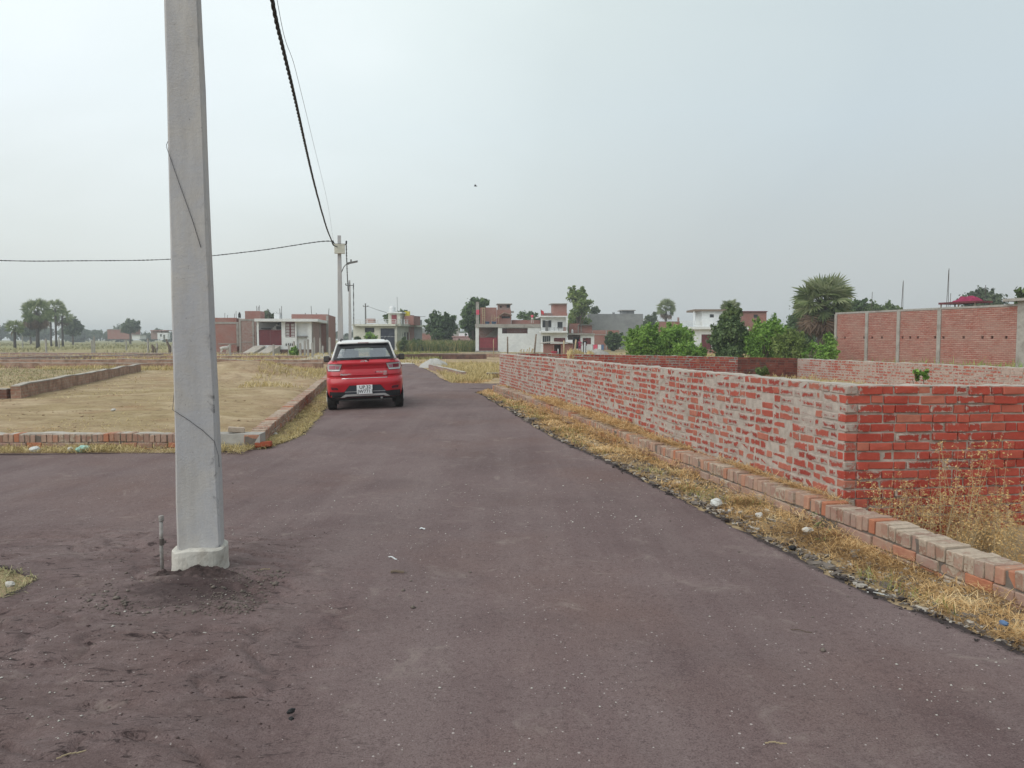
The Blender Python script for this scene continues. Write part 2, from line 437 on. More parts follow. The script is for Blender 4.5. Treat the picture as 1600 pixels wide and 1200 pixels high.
def road_mat():
    m = NT('dusty_bitumen')
    o = m.co('Object')
    base = m.ramp(m.noise(0.55, 7, 0.62, vec=o, dist=0.5), [(0.3, (0.112, 0.074, 0.074)), (0.5, (0.155, 0.107, 0.106)), (0.72, (0.208, 0.152, 0.147))])
    # streaks along the lane
    mp = m.n('ShaderNodeMapping'); m.set(mp.inputs[0], o)
    mp.inputs['Rotation'].default_value = (0, 0, R(-10)); mp.inputs['Scale'].default_value = (2.6, 0.16, 1)
    st = m.noise(1.0, 6, 0.6, vec=mp.outputs[0])
    base = m.mix(m.ramp(st, [(0.35, 0.0), (0.7, 0.6)]), base, (0.225, 0.175, 0.168))
    base = m.mix(m.ramp(m.noise(0.32, 4, 0.6, vec=o), [(0.50, 0.0), (0.72, 0.7)]), base, (0.175, 0.105, 0.088))
    fine = m.noise(130, 4, 0.75, vec=o)
    base = m.mix(m.ramp(fine, [(0.32, 0.85), (0.5, 0.0)]), base, (0.052, 0.036, 0.036))
    base = m.mix(m.ramp(fine, [(0.56, 0.0), (0.72, 0.6)]), base, (0.27, 0.235, 0.225))
    # pale grit: small specks gathered in patches
    vo = m.n('ShaderNodeTexVoronoi', Scale=58.0, feature='F1'); m.set(vo.inputs['Vector'], o); vo.inputs['Randomness'].default_value = 1.0
    rs = sep_xyz(m, vo.outputs['Color'])
    patch = m.ramp(m.noise(1.7, 7, 0.74, vec=o, dist=0.8), [(0.46, 0.0), (0.68, 1.0)])
    thr = m.math('MULTIPLY_ADD', patch, 0.24, 0.008)
    dot = m.math('LESS_THAN', vo.outputs['Distance'], m.math('MULTIPLY_ADD', m.math('POWER', rs[1], 1.6), 0.32, 0.04))
    pick = m.math('LESS_THAN', rs[0], thr)
    base = m.mix(m.math('MULTIPLY', m.math('MULTIPLY', dot, pick), 0.9), base, (0.47, 0.42, 0.40))
    # black bitumen showing along the raw edges
    ed = m.ramp(m.math('ADD', m.attr('tint'), m.math('MULTIPLY', m.math('SUBTRACT', m.noise(9, 5, 0.7, vec=o), 0.5), 0.9)), [(0.55, 0.0), (0.80, 0.9)])
    base = m.mix(ed, base, (0.030, 0.024, 0.024))
    # loose dirt round the pole and the corner: its own dark crumbly patch
    xyz = sep_xyz(m, o)
    dx = m.math('ADD', xyz[0], m.math('MULTIPLY', m.math('SUBTRACT', xyz[1], 4.0), 0.25))
    dx = m.math('ADD', dx, m.math('MULTIPLY', m.math('SUBTRACT', m.noise(1.6, 5, 0.6, vec=o), 0.5), 1.6))
    mr = m.n('ShaderNodeMapRange', interpolation_type='SMOOTHSTEP'); m.set(mr.inputs[0], dx); mr.inputs[1].default_value = -0.5; mr.inputs[2].default_value = -1.7
    my = m.n('ShaderNodeMapRange', interpolation_type='SMOOTHSTEP'); m.set(my.inputs[0], xyz[1]); my.inputs[1].default_value = 7.0; my.inputs[2].default_value = 5.4
    dirt = m.math('MULTIPLY', mr.outputs[0], my.outputs[0])
    base = m.mix(m.math('MULTIPLY', dirt, m.ramp(m.noise(3.5, 7, 0.68, vec=m.co('Object', (1, 2.0, 1)), dist=1.0), [(0.38, 0.0), (0.62, 0.65)])), base, (0.098, 0.064, 0.060))
    base = m.mix(m.math('MULTIPLY', dirt, m.ramp(m.noise(7, 7, 0.7, vec=m.co('Object', (1, 2.6, 1)), dist=1.4), [(0.57, 0.0), (0.63, 0.95)])), base, (0.030, 0.019, 0.019))
    px = m.math('ADD', xyz[0], 2.0); py = m.math('MULTIPLY', m.math('SUBTRACT', xyz[1], 4.72), 1.5)
    pr = m.math('SQRT', m.math('ADD', m.math('MULTIPLY', px, px), m.math('MULTIPLY', py, py)))
    pr = m.math('ADD', pr, m.math('MULTIPLY', m.math('SUBTRACT', m.noise(8, 7, 0.75, vec=o), 0.5), 1.0))
    base = m.mix(m.ramp(pr, [(0.20, 0.8), (0.50, 0.0)]), base, (0.045, 0.030, 0.030))
    # coarse aggregate showing through
    agg = m.noise(34, 5, 0.75, vec=o)
    base = m.mix(m.ramp(agg, [(0.34, 0.7), (0.46, 0.0)]), base, (0.085, 0.058, 0.057))
    base = m.mix(m.ramp(agg, [(0.58, 0.0), (0.72, 0.5)]), base, (0.26, 0.20, 0.19))
    # soft dusty smudges and dark pits
    base = m.mix(m.ramp(m.noise(2.6, 7, 0.72, vec=o, dist=1.0), [(0.57, 0.0), (0.76, 0.65)]), base, (0.29, 0.24, 0.215))
    base = m.mix(m.ramp(m.noise(5.5, 6, 0.75, vec=o, dist=0.8), [(0.24, 0.6), (0.34, 0.0)]), base, (0.055, 0.038, 0.038))
    m.base(base); m.p(Roughness=0.88); m.bsdf.inputs['Specular IOR Level'].default_value = 0.22
    h = m.math('ADD', m.math('MULTIPLY', m.noise(6, 6, 0.65, vec=o), 1.6), m.math('MULTIPLY', fine, 0.5))
    m.bump(h, 0.55, 0.018)
    return m.m
M['road'] = road_mat()

def pole_mat():
    m = NT('pole_concrete')
    o = m.co('Object')
    mp = m.n('ShaderNodeMapping'); m.set(mp.inputs[0], o); mp.inputs['Scale'].default_value = (6, 6, 0.9)
    col = m.ramp(m.noise(1.0, 7, 0.65, vec=mp.outputs[0]), [(0.3, (0.36, 0.345, 0.335)), (0.5, (0.44, 0.425, 0.41)), (0.72, (0.52, 0.51, 0.50))])
    col = m.mix(m.ramp(m.noise(2.2, 6, 0.7, vec=o, dist=0.7), [(0.40, 0.0), (0.66, 0.75)]), col, (0.385, 0.40, 0.445))
    # chipped and stained right edge
    x = sep_xyz(m, o)[0]
    e = m.n('ShaderNodeMapRange'); m.set(e.inputs[0], m.math('ADD', x, m.math('MULTIPLY', m.noise(4, 6, 0.7, vec=o), 0.05))); e.inputs[1].default_value = 0.105; e.inputs[2].default_value = 0.15
    nf = m.n('ShaderNodeMath', operation='LESS_THAN'); m.set(nf.inputs[0], sep_xyz(m, m.co('Normal'))[1]); nf.inputs[1].default_value = -0.6
    f = m.math('MULTIPLY', m.math('MULTIPLY', e.outputs[0], nf.outputs[0]), m.ramp(m.noise(8, 7, 0.75, vec=m.co('Object', (1, 1, 0.6)), dist=1.2), [(0.53, 0.0), (0.62, 0.75)]))
    col = m.mix(f, col, (0.10, 0.098, 0.105))
    col = m.mix(m.ramp(m.noise(22, 4, 0.7, vec=o), [(0.70, 0.0), (0.76, 0.8)]), col, (0.07, 0.068, 0.07))
    m.base(col); m.p(Roughness=0.9); m.bsdf.inputs['Specular IOR Level'].default_value = 0.25
    bands = m.noise(1.0, 6, 0.7, vec=m.co('Object', (0.6, 0.6, 16)))
    col = m.mix(m.ramp(bands, [(0.34, 0.16), (0.46, 0.0)]), col, (0.28, 0.275, 0.28))
    pit = m.ramp(m.noise(48, 3, 0.6, vec=o), [(0.68, 0.0), (0.73, 1.0)])
    col = m.mix(m.math('MULTIPLY', pit, m.ramp(m.noise(3, 4, 0.6, vec=o), [(0.45, 0.0), (0.6, 0.8)])), col, (0.12, 0.118, 0.12))
    m.base(col)
    m.bump(m.math('ADD', m.noise(60, 5, 0.7, vec=o), m.math('ADD', m.noise(9, 4, 0.6, vec=o), m.math('MULTIPLY', bands, 0.3))), 0.5, 0.007)
    return m.m
M['pole'] = pole_mat()
# ------------------------------------------------------------------ ground, road, verges
LY = [-9, 3.0, 4.3, 4.5, 4.75, 5.05, 5.3, 5.42, 5.5, 5.7, 10.40, 10.44, 10.52, 10.64, 10.95, 11.6, 12.7, 17.3, 33.0, 48.4]
LX = [-4.6, -3.6, -3.45, -3.28, -3.14, -3.22, -3.6, -4.2, -7.0, -34., -34., -7.6, -5.6, -4.1, -3.62, -3.48, -3.5, -4.28, -7.0, -9.7]
RY = [-9, 2.0, 3.87, 4.6, 5.71, 7.1, 8.9, 12.1, 16.5, 21.0, 22.6, 23.6, 24.4, 24.6, 26.9, 27.05, 27.6, 29.0, 35.0, 40.8, 46.0, 48.4]
RX = [4.6, 2.92, 2.58, 2.30, 2.05, 1.77, 1.44, 0.74, 0.0, -0.72, -1.08, -0.62, -0.1, 34., 34., -0.4, -2.0, -2.5, -3.55, -4.62, -5.75, -6.2]
def Ledge(y): return np.interp(y, LY, LX)
def Redge(y): return np.interp(y, RY, RX)
def wallX(y): return 2.84 - 0.182 * (np.asarray(y, float) - 6.5)        # street face of the boundary wall
def kerbX(y): return np.interp(y, [0, 4.5, 10.9, 23.0], [3.93, 3.0, 1.70, -0.62])  # street face of its edging
def kerbL(y): return -3.64 - 0.178 * (np.asarray(y, float) - 11.0)

def gz(x, y):
    x = np.asarray(x, float); y = np.asarray(y, float)
    d = np.hypot(x, y)
    z = 0.035 * fbm(x * 0.7, y * 0.7, 3) * sst(0, 3, d)
    near = 1 - sst(40, 90, y)
    # strip between edging and wall is filled, the plot beside it lies lower
    strip = sst(kerbX(y) + 0.02, kerbX(y) + 0.16, x) * (1 - sst(wallX(y) - 0.02, wallX(y) + 0.05, x)) * sst(6.1, 6.5, y) * (1 - sst(22.5, 23.5, y))
    z = z * (1 - strip) + 0.15 * strip
    low = sst(kerbX(y) + 0.12, kerbX(y) + 0.5, x) * (1 - sst(6.3, 7.2, y)) * sst(-4, 0, y)
    z = z - 0.25 * low
    inner = sst(wallX(y), wallX(y) + 0.3, x) * sst(7.0, 7.6, y) * (1 - sst(24.2, 24.6, y))
    z = z + inner * (-0.1 + 0.40 * sst(9, 25, y))
    # plots on the other side
    pl = sst(0, 0.5, kerbL(y) - 0.2 - x) * sst(11.2, 11.6, y) * near
    z = z + pl * (0.07 + 0.05 * fbm(x * 0.35, y * 0.35, 8) + 0.035 * np.clip(fbm(x * 2.2, y * 2.2, 9, 5), -0.1, 1))
    z = z + 0.55 * np.exp(-(((x + 11.7) / 2.3) ** 2 + ((y - 33.0) / 2.4) ** 2) ** 1.2)
    z = z + 0.10 * np.exp(-(((x + 7.6) / 1.0) ** 2 + ((y - 28.0) / 0.8) ** 2))
    z = z - 0.05 * np.clip(1 - (x - Ledge(y)) / 1.5, 0, 1.2) * sst(13, 16, y) * (1 - sst(40, 48, y)) * (1 - sst(0.5, 2.5, Ledge(y) - x))
    return z

def road_extra(x, y):
    a = (1 - sst(-1.6, -0.4, x + 0.25 * (y - 4))) * (1 - sst(5.6, 7.2, y))
    lump = 0.042 * fbm(x * 2.0, y * 3.0, 21, 6) - 0.05 * np.clip(0.10 - np.abs(fbm(x * 1.9 + y, y * 2.6, 33, 4)), 0, 0.1) / 0.1 * 0.55
    pile = 0.035 * np.exp(-(((x + 2.05) / 0.42) ** 2 + ((y - 4.75) / 0.32) ** 2))
    left = 0.02 * (1 - sst(-8, -4, x)) * fbm(x * 1.3, y * 2.0, 41, 4)
    return a * lump + pile + left + 0.008 * fbm(x * 0.9, y * 0.9, 51, 4) + 0.0035 * fbm(x * 7, y * 7, 61, 3)

def build_ground():
    ang = np.concatenate([np.linspace(-52, 52, 420), np.linspace(54, 306, 90)])
    ang = np.radians(ang)
    rad = np.concatenate([np.linspace(0.4, 30, 190), np.geomspace(30.4, 900, 90)])
    A, Rr = np.meshgrid(ang, rad)
    X = Rr * np.sin(A); Y = Rr * np.cos(A)
    Z = gz(X, Y)
    ins = (X > Ledge(Y) + 0.1) & (X < Redge(Y) - 0.1) & (Y < 48.2) & (Y > -8)
    Z = Z - 0.06 * ins
    n, k = X.shape
    V = np.stack([X.ravel(), Y.ravel(), Z.ravel()], 1)
    V = np.vstack([V, [[0, 0, -0.06]]])
    i, j = np.meshgrid(np.arange(n - 1), np.arange(k), indexing='ij')
    j2 = (j + 1) % k
    Fq = np.stack([i * k + j, i * k + j2, (i + 1) * k + j2, (i + 1) * k + j], -1).reshape(-1, 4)
    o = raw_mesh('ground', V, Fq, M['ground'], smooth=True)
    # centre fan
    bm = bmesh.new(); bm.from_mesh(o.data); bm.verts.ensure_lookup_table()
    c = bm.verts[n * k]
    for q in range(k):
        bm.faces.new((c, bm.verts[(q + 1) % k], bm.verts[q]))
    bm.to_mesh(o.data); bm.free()
    tag(o, kind='structure')

def road_z(x, y): return gz(x, y) + 0.012 + road_extra(x, y)

def build_road():
    ys = np.unique(np.concatenate([np.linspace(-8, 1.2, 24), np.arange(1.2, 6.4, 0.02), np.arange(6.4, 12.0, 0.05), np.arange(12, 30, 0.12), np.arange(30, 48.31, 0.35),
                                   np.array([5.5, 5.56, 5.62, 5.7, 10.38, 10.42, 24.4, 24.5, 24.6, 26.9, 26.98, 27.05])]))
    nc = 340
    rows = []
    for y in ys:
        a, b = Ledge(y), Redge(y)
        jl = 0.10 * fbm(np.array([y * 1.7]), np.array([0.0]), 71, 5)[0] + 0.05 * fbm(np.array([y * 9]), np.array([3.0]), 72, 3)[0]
        jr = 0.09 * fbm(np.array([y * 1.5]), np.array([5.0]), 73, 5)[0] + 0.05 * fbm(np.array([y * 9]), np.array([8.0]), 74, 3)[0]
        a, b = a + jl, b + jr
        # dense columns in the part close to the camera
        lo, hi = max(a, min(-3.4, b - 1)), min(b, max(3.2, a + 1))
        t = np.concatenate([np.linspace(a, lo, 31)[:-1], np.linspace(lo, hi, nc - 60), np.linspace(hi, b, 31)[1:]])
        rows.append(t)
    X = np.array(rows); Y = np.repeat(ys[:, None], X.shape[1], 1)
    yj = 0.10 * fbm(X * 0.9, Y * 0 + 2.0, 75, 5)
    for k, yy in ((0, 10.42), (1, 5.6), (2, 24.55), (3, 26.95)):
        Y = Y + yj * np.exp(-((Y - yy) / 0.25) ** 2)
    Z = road_z(X, Y)
    edge = np.minimum(np.arange(X.shape[1]), np.arange(X.shape[1])[::-1])
    n, k = X.shape
    V = np.stack([X.ravel(), Y.ravel(), Z.ravel()], 1)
    i, j = np.meshgrid(np.arange(n - 1), np.arange(k - 1), indexing='ij')
    Fq = np.stack([i * k + j, i * k + j + 1, (i + 1) * k + j + 1, (i + 1) * k + j], -1).reshape(-1, 4)
    # skirt
    ring = np.concatenate([np.arange(k), np.arange(1, n) * k + k - 1, (n - 1) * k + np.arange(k - 2, -1, -1), np.arange(n - 2, 0, -1) * k])
    SV = V[ring].copy(); SV[:, 2] -= 0.11
    base = len(V); m = len(ring)
    q = np.arange(m); q2 = (q + 1) % m
    Fs = np.stack([ring[q], base + q, base + q2, ring[q2]], 1)
    cx_ = V[Fq].mean(1)
    de = np.minimum(cx_[:, 0] - Ledge(cx_[:, 1]), Redge(cx_[:, 1]) - cx_[:, 0])
    tn = np.concatenate([np.clip(1 - de / 0.16, 0, 1), np.ones(len(Fs))])
    o = raw_mesh('road', np.vstack([V, SV]), np.vstack([Fq, Fs]), M['road'], tint=tn, smooth=True)
    tag(o, kind='structure')

build_ground()
build_road()

# pale dust and concrete at the end of the lane
def sheet(name, pts, mat, kind='structure', lift=0.02, n=24):
    """bilinear patch over four ground corners"""
    p = [np.array(q, float) for q in pts]
    u, v = np.meshgrid(np.linspace(0, 1, n), np.linspace(0, 1, n))
    X = (p[0][0] * (1 - u) + p[1][0] * u) * (1 - v) + (p[3][0] * (1 - u) + p[2][0] * u) * v
    Y = (p[0][1] * (1 - u) + p[1][1] * u) * (1 - v) + (p[3][1] * (1 - u) + p[2][1] * u) * v
    e = np.minimum(np.minimum(u, 1 - u), np.minimum(v, 1 - v))
    X = X + 0.12 * fbm(X, Y, 81); Y = Y + 0.12 * fbm(X + 9, Y, 82)
    Z = gz(X, Y) + lift * sst(0, 0.08, e) - 0.03 * (e == 0)
    V = np.stack([X.ravel(), Y.ravel(), Z.ravel()], 1)
    i, j = np.meshgrid(np.arange(n - 1), np.arange(n - 1), indexing='ij')
    Fq = np.stack([i * n + j, i * n + j + 1, (i + 1) * n + j + 1, (i + 1) * n + j], -1).reshape(-1, 4)
    return tag(raw_mesh(name, V, Fq, mat, smooth=True), kind=kind)
sheet('path', [(-17, 48.6), (-6.0, 48.2), (-6.0, 49.6), (-17, 50.0)], M['stone'], lift=0.05)
sheet('path', [(-14.8, 52.5), (-13.2, 50.0), (-16.6, 75.0), (-19.0, 77.0)], M['kerbtop'], lift=0.12)

# ------------------------------------------------------------------ blades (straw, grass)
def blades(name, X, Y, Z, length, width, lean, mat, tint=None, kind='stuff', parent=None, az=None, drop=0.35, seed=1):
    r = np.random.default_rng(seed)
    n = len(X)
    az = r.uniform(0, 2 * np.pi, n) if az is None else az
    L = length * r.uniform(0.5, 1.3, n); W = width * r.uniform(0.7, 1.3, n)
    el = np.clip(lean + r.normal(0, 0.25, n), 0.02, 1.5)
    d = np.stack([np.cos(az) * np.cos(el), np.sin(az) * np.cos(el), np.sin(el)], 1)
    s = np.stack([-np.sin(az), np.cos(az), r.uniform(-0.3, 0.3, n)], 1)
    B = np.stack([X, Y, Z], 1)
    mid = B + d * (L * 0.55)[:, None] + s * (L * r.normal(0, 0.07, n))[:, None]
    d2 = d.copy(); d2[:, 2] -= drop + r.uniform(0, 0.3, n)
    tip = mid + d2 * (L * 0.45)[:, None] + s * (L * r.normal(0, 0.12, n))[:, None]
    low = np.minimum(B[:, 2] - 0.01, 0)
    tip[:, 2] = np.maximum(tip[:, 2], B[:, 2] - 0.03)
    h = s * (W / 2)[:, None]
    V = np.stack([B - h, B + h, mid - h * 0.8, mid + h * 0.8, tip - h * 0.15, tip + h * 0.15], 1).reshape(-1, 3)
    b = np.arange(n)[:, None] * 6
    Fq = np.concatenate([b + np.array([0, 1, 3, 2]), b + np.array([2, 3, 5, 4])], 0)
    t = r.uniform(0, 1, n) if tint is None else tint
    return raw_mesh(name, V, Fq, mat, parent=parent, tint=np.concatenate([t, t]))

def mound(x, y): return 0.13 * np.clip(fbm(x * 2.6, y * 2.6, 91, 4) + 0.22, 0, 1)

def verge_samples(n, y0, y1, fa, fb, power=1.0, seed=0):
    r = np.random.default_rng(seed)
    u = r.uniform(0, 1, n)
    if power == 1.0: Y = y0 * (y1 / y0) ** u
    else: Y = y0 + (y1 - y0) * u
    a, b = fa(Y), fb(Y)
    return a + (b - a) * r.uniform(0, 1, n), Y, r

# street verge at the boundary wall
X, Y, r = verge_samples(60000, 2.2, 23.6, lambda y: Redge(y) + 0.02, lambda y: np.where(y < 23, kerbX(y) + 0.02, wallX(y)), seed=1)
den = fbm(X * 2.3, Y * 2.3, 95, 4)
edge = np.clip((X - Redge(Y)) / 0.28, 0, 1)
keep = r.uniform(0, 1, len(X)) < np.clip(0.15 + 0.85 * edge, 0, 1) * np.clip(0.52 + den * 1.7, 0.06, 1)
X, Y, edge = X[keep], Y[keep], edge[keep]
lift_ = r.uniform(0.0, 1.0, len(X))
Z = gz(X, Y) + mound(X, Y) * edge * lift_ + 0.006
t = np.clip(0.22 + 0.42 * lift_ + fbm(X * 4, Y * 4, 97, 4) * 0.75 + r.normal(0, 0.24, len(X)) - 0.3 * (1 - edge), 0.001, 1)  # low-lying blades tinted darker: shade in the gaps put into the colour
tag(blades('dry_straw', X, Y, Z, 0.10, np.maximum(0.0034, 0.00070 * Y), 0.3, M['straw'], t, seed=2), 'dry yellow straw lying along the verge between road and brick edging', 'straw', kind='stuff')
# some green and olive tufts in it
X, Y, r = verge_samples(5200, 3.0, 23.0, lambda y: Redge(y) + 0.12, lambda y: kerbX(y) - 0.02, seed=3)
g = fbm(X * 1.3, Y * 1.3, 99, 3)
k = (g > 0.16) | ((Y > 12) & (Y < 19) & (g > -0.02))
X, Y = X[k], Y[k]
tag(blades('green_grass', X, Y, gz(X, Y) + 0.01, 0.10, np.maximum(0.004, 0.0006 * Y), 0.9, M['greengrass'], seed=4), 'thin green grass tufts growing through the straw verge', 'grass', kind='stuff')
# straw lying on the filled strip behind the edging
X, Y, r = verge_samples(15000, 6.3, 23.0, lambda y: kerbX(y) + 0.14, lambda y: wallX(y) - 0.01, seed=5)
den = fbm(X * 1.1, Y * 1.1, 101, 4)
k = r.uniform(0, 1, len(X)) < np.clip(0.30 + den * 1.4, 0.03, 1) + 0.5 * ((Y > 9.5) & (Y < 16))
X, Y = X[k], Y[k]
heap = np.where((Y > 11) & (Y < 16), 0.14, 0.05)
Z = gz(X, Y) + 0.01 + heap * r.uniform(0, 1, len(X)) * np.clip(0.5 + fbm(X * 1.5, Y * 1.5, 103), 0, 1) + 0.10 * np.exp(-((X - kerbX(Y)) / 0.3) ** 2) * 0.8
tag(blades('dry_straw', X, Y, Z, 0.12, np.maximum(0.0035, 0.0006 * Y), 0.25, M['straw'], seed=6), 'straw heaped on top of the brick edging against the wall', 'straw', kind='stuff')
# straw spilled over the edging
X, Y, r = verge_samples(9000, 9.8, 17.5, lambda y: kerbX(y) - 0.12, lambda y: kerbX(y) + 0.35, power=0, seed=7)
k = r.uniform(0, 1, len(X)) < np.clip(0.2 + 1.6 * fbm(X * 0.9, Y * 0.9, 105, 3), 0.0, 1) + 0.45 * ((Y > 11.3) & (Y < 15.5))
X, Y = X[k], Y[k]
Z = np.where(X > kerbX(Y), 0.25, 0.08) + 0.10 * r.uniform(0, 1, len(X)) * np.clip(0.6 + fbm(X * 2, Y * 2, 106), 0, 1)
tag(blades('straw_heap', X, Y, Z, 0.13, np.maximum(0.004, 0.0006 * Y), 0.2, M['straw'], np.clip(r.normal(0.5, 0.22, len(X)), 0, 1), seed=8), 'orange straw heap spilled over the brick edging half way along the wall', 'straw', kind='stuff')

# straw banked against the foot of the edging
X, Y, r = verge_samples(16000, 2.6, 21.0, lambda y: kerbX(y) - 0.17, lambda y: kerbX(y) + 0.03, seed=17)
k = r.uniform(0, 1, len(X)) < np.clip(0.45 + 1.5 * fbm(X * 1.0, Y * 1.0, 115, 4), 0.0, 1)
X, Y = X[k], Y[k]
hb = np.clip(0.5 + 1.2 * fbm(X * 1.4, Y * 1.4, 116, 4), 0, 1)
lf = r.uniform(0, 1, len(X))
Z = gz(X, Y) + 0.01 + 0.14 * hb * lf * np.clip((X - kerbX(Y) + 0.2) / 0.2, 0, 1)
tag(blades('dry_straw', X, Y, Z, 0.095, np.maximum(0.0034, 0.0007 * Y), 0.35, M['straw'], np.clip(0.2 + 0.5 * lf + r.normal(0, 0.22, len(X)), 0.001, 1), seed=18), 'dry straw banked against the foot of the brick edging', 'straw', kind='stuff')  # blades deep in the bank get a darker tint as painted shade
# dusty litter and soil crumbs between the straw
for (mm_, n_, sz, sd, lb) in (('mortar_dark', 2600, 0.007, 71, 'dark crumbs of soil and bark among the verge straw'), ('kerbtop', 1500, 0.006, 72, 'pale chips and crumbs among the verge straw')):
    rl = np.random.default_rng(sd)
    Yl = 2.4 * (20 / 2.4) ** rl.uniform(0, 1, n_); fl = rl.uniform(0, 1, n_) ** 1.5
    Xl = Redge(Yl) + 0.02 + (kerbX(Yl) - Redge(Yl)) * fl
    mbl = MB()
    for x, y in zip(Xl, Yl):
        s_ = sz * math.exp(random.gauss(0, .5)) * (1 + .04 * y); z = float(gz(x, y)) + .012; a = random.uniform(0, 3.14); c, q = math.cos(a), math.sin(a)
        mbl.box(-s_ * 1.5, -s_ * .6, -s_ * .3, s_ * 1.5, s_ * .6, s_ * .4, xf=lambda p0, p1, p2: (x + c * p0 - q * p1, y + q * p0 + c * p1, z + p2), jit=s_ * .35)
    tag(mbl.build('litter', M[mm_]), lb, 'litter', kind='stuff')

# plot-side verge beside the low kerb
X, Y, r = verge_samples(26000, 10.7, 47.0, lambda y: np.where(y < 11.0, -13 + 0 * y, kerbL(y) + 0.0), lambda y: Ledge(y) + 0.04, seed=9)
den = fbm(X * 1.4, Y * 1.4, 107, 4)
k = r.uniform(0, 1, len(X)) < np.clip(0.55 + den, 0.1, 1)
X, Y = X[k], Y[k]
Z = gz(X, Y) + 0.01 + 0.05 * r.uniform(0, 1, len(X)) * np.clip(0.4 + fbm(X * 2, Y * 2, 108), 0, 1)
t = np.clip(r.normal(0.45, 0.25, len(X)) + 0.3 * fbm(X, Y, 109), 0, 1)
tag(blades('dry_straw', X, Y, Z, 0.11, np.maximum(0.006, 0.0007 * Y), 0.3, M['drygrass'], t, seed=10), 'dry trampled grass between the lane and the low kerb of the bare plot', 'dry grass', kind='stuff')
r = np.random.default_rng(12)
X = r.uniform(-13.5, -3.7, 16000); Y = r.uniform(10.5, 11.0, 16000)
k = r.uniform(0, 1, len(X)) < np.clip(0.6 + 0.9 * fbm(X * 1.2, Y * 1.2, 111, 3), 0.1, 1)
X, Y = X[k], Y[k]
Z = gz(X, Y) + 0.01 + 0.04 * r.uniform(0, 1, len(X))
tag(blades('dry_grass', X, Y, Z, 0.13, 0.007, 0.55, M['drygrass'], seed=13), 'dry grass along the foot of the low brick kerb facing the camera', 'dry grass', kind='stuff')

# plots: sparse dry grass, yellow-green patch, weeds
def field(name, n, x0, x1, y0, y1, mat, length, lean, label, cat, seed, thr=0.0, wk=0.0007, nsc=0.35, edge=None, zk=0.0):
    r = np.random.default_rng(seed)
    Y = y0 * (y1 / y0) ** r.uniform(0, 1, n)
    a = np.interp(Y, x0[0], x0[1]) if isinstance(x0, tuple) else np.full(n, x0)
    b = np.interp(Y, x1[0], x1[1]) if isinstance(x1, tuple) else np.full(n, x1)
    X = a + (b - a) * r.uniform(0, 1, n)
    g = fbm(X * nsc, Y * nsc * 0.7, seed + 200, 4)
    k = g > thr + r.normal(0, 0.08, n)
    X, Y = X[k], Y[k]
    o = blades(name, X, Y, gz(X, Y) + zk, length, np.maximum(0.006, wk * Y), lean, mat, np.clip(r.normal(0.5, 0.25, len(X)), 0, 1), seed=seed)
    return tag(o, label, cat, kind='stuff')
field('yellow_grass', 20000, -34, ([17, 36], [-12.6, -17.4]), 19.5, 39.5, M['scrub'], 0.15, 0.7, 'yellowish green grass in the plot beyond the slanting low wall', 'grass', 31, -0.15, nsc=0.25)
field('dry_grass', 22000, -45, -12.6, 37.0, 41.0, M['drygrass'], 0.26, 1.0, 'dry grass along the foot of the wall that closes the bare plot', 'dry grass', 42, -0.1, nsc=0.4)
field('dry_grass', 9000, ([12, 40], [-14, -26]), ([12, 40], [-4.2, -9.0]), 12, 39, M['drygrass'], 0.10, 0.3, 'sparse dry grass on the bare plot', 'dry grass', 32, 0.14)
field('dry_weeds', 3600, ([24, 40], [-8.6, -12.5]), ([24, 40], [-6.3, -9.0]), 24, 39, M['drygrass'], 0.22, 0.9, 'tan weeds in the corner of the bare plot next to the low kerb', 'weeds', 33, -0.05)
field('dry_grass', 18000, ([27.5, 48], [-2.2, -5.3]), ([27.5, 48], [1.6, 3.0]), 27.6, 47, M['drygrass'], 0.32, 1.0, 'tall tan grass on the plot past the far end of the brick wall', 'dry grass', 34, -0.12, nsc=0.3)
field('straw_litter', 9000, ([27.2, 30], [-1.8, -2.7]), ([27.2, 30], [2.6, 0.5]), 27.2, 30, M['straw'], 0.16, 0.3, 'orange straw scattered at the corner of the side lane', 'straw', 35, -0.1)
field('wild_grass', 30000, -60, 22, 48.5, 76, M['drygrass'], 0.35, 1.0, 'rough dry grass on the vacant land before the houses', 'dry grass', 36, 0.0, nsc=0.12)
field('green_patch', 7000, -14, -5.5, 58, 84, M['greengrass'], 0.35, 1.0, 'green grass patch at the end of the lane', 'grass', 37, -0.12, nsc=0.15)
field('field_grass', 30000, -150, -20, 76, 240, M['scrub'], 0.6, 0.9, 'greenish scrub on the open field', 'grass', 38, 0.0, nsc=0.06, wk=0.0009)
field('dry_grass', 8000, ([14, 26], [3.5, 2.2]), ([14, 26], [10.5, 9.3]), 14, 25.5, M['drygrass'], 0.30, 0.9, 'dry grass inside the walled plot', 'dry grass', 39, -0.1)
field('green_weeds', 6000, 10, 21, 27, 45, M['bush_light'], 0.8, 1.2, 'bright green weeds behind the old dark brick wall', 'weeds', 40, -0.1, nsc=0.2)
field('crop_field', 16000, ([90, 120], [-13.5, -17]), ([90, 120], [-3.0, -4.0]), 92, 118, M['crop'], 1.5, 1.35, 'green crop with tan tops standing in the field between the houses', 'crop', 41, -0.35, nsc=0.2)

# earth/straw patch by the camera's corner of the junction
r = np.random.default_rng(50)
n = 2600
X = r.uniform(-4.2, -3.1, n); Y = r.uniform(4.45, 5.4, n)
k = X < Ledge(Y) + 0.05
X, Y = X[k], Y[k]
tag(blades('dry_grass', X, Y, gz(X, Y), 0.075, 0.0045, 0.4, M['scrub'], seed=51), 'dry grass tuft on the road corner before the concrete pole', 'dry grass', kind='stuff')

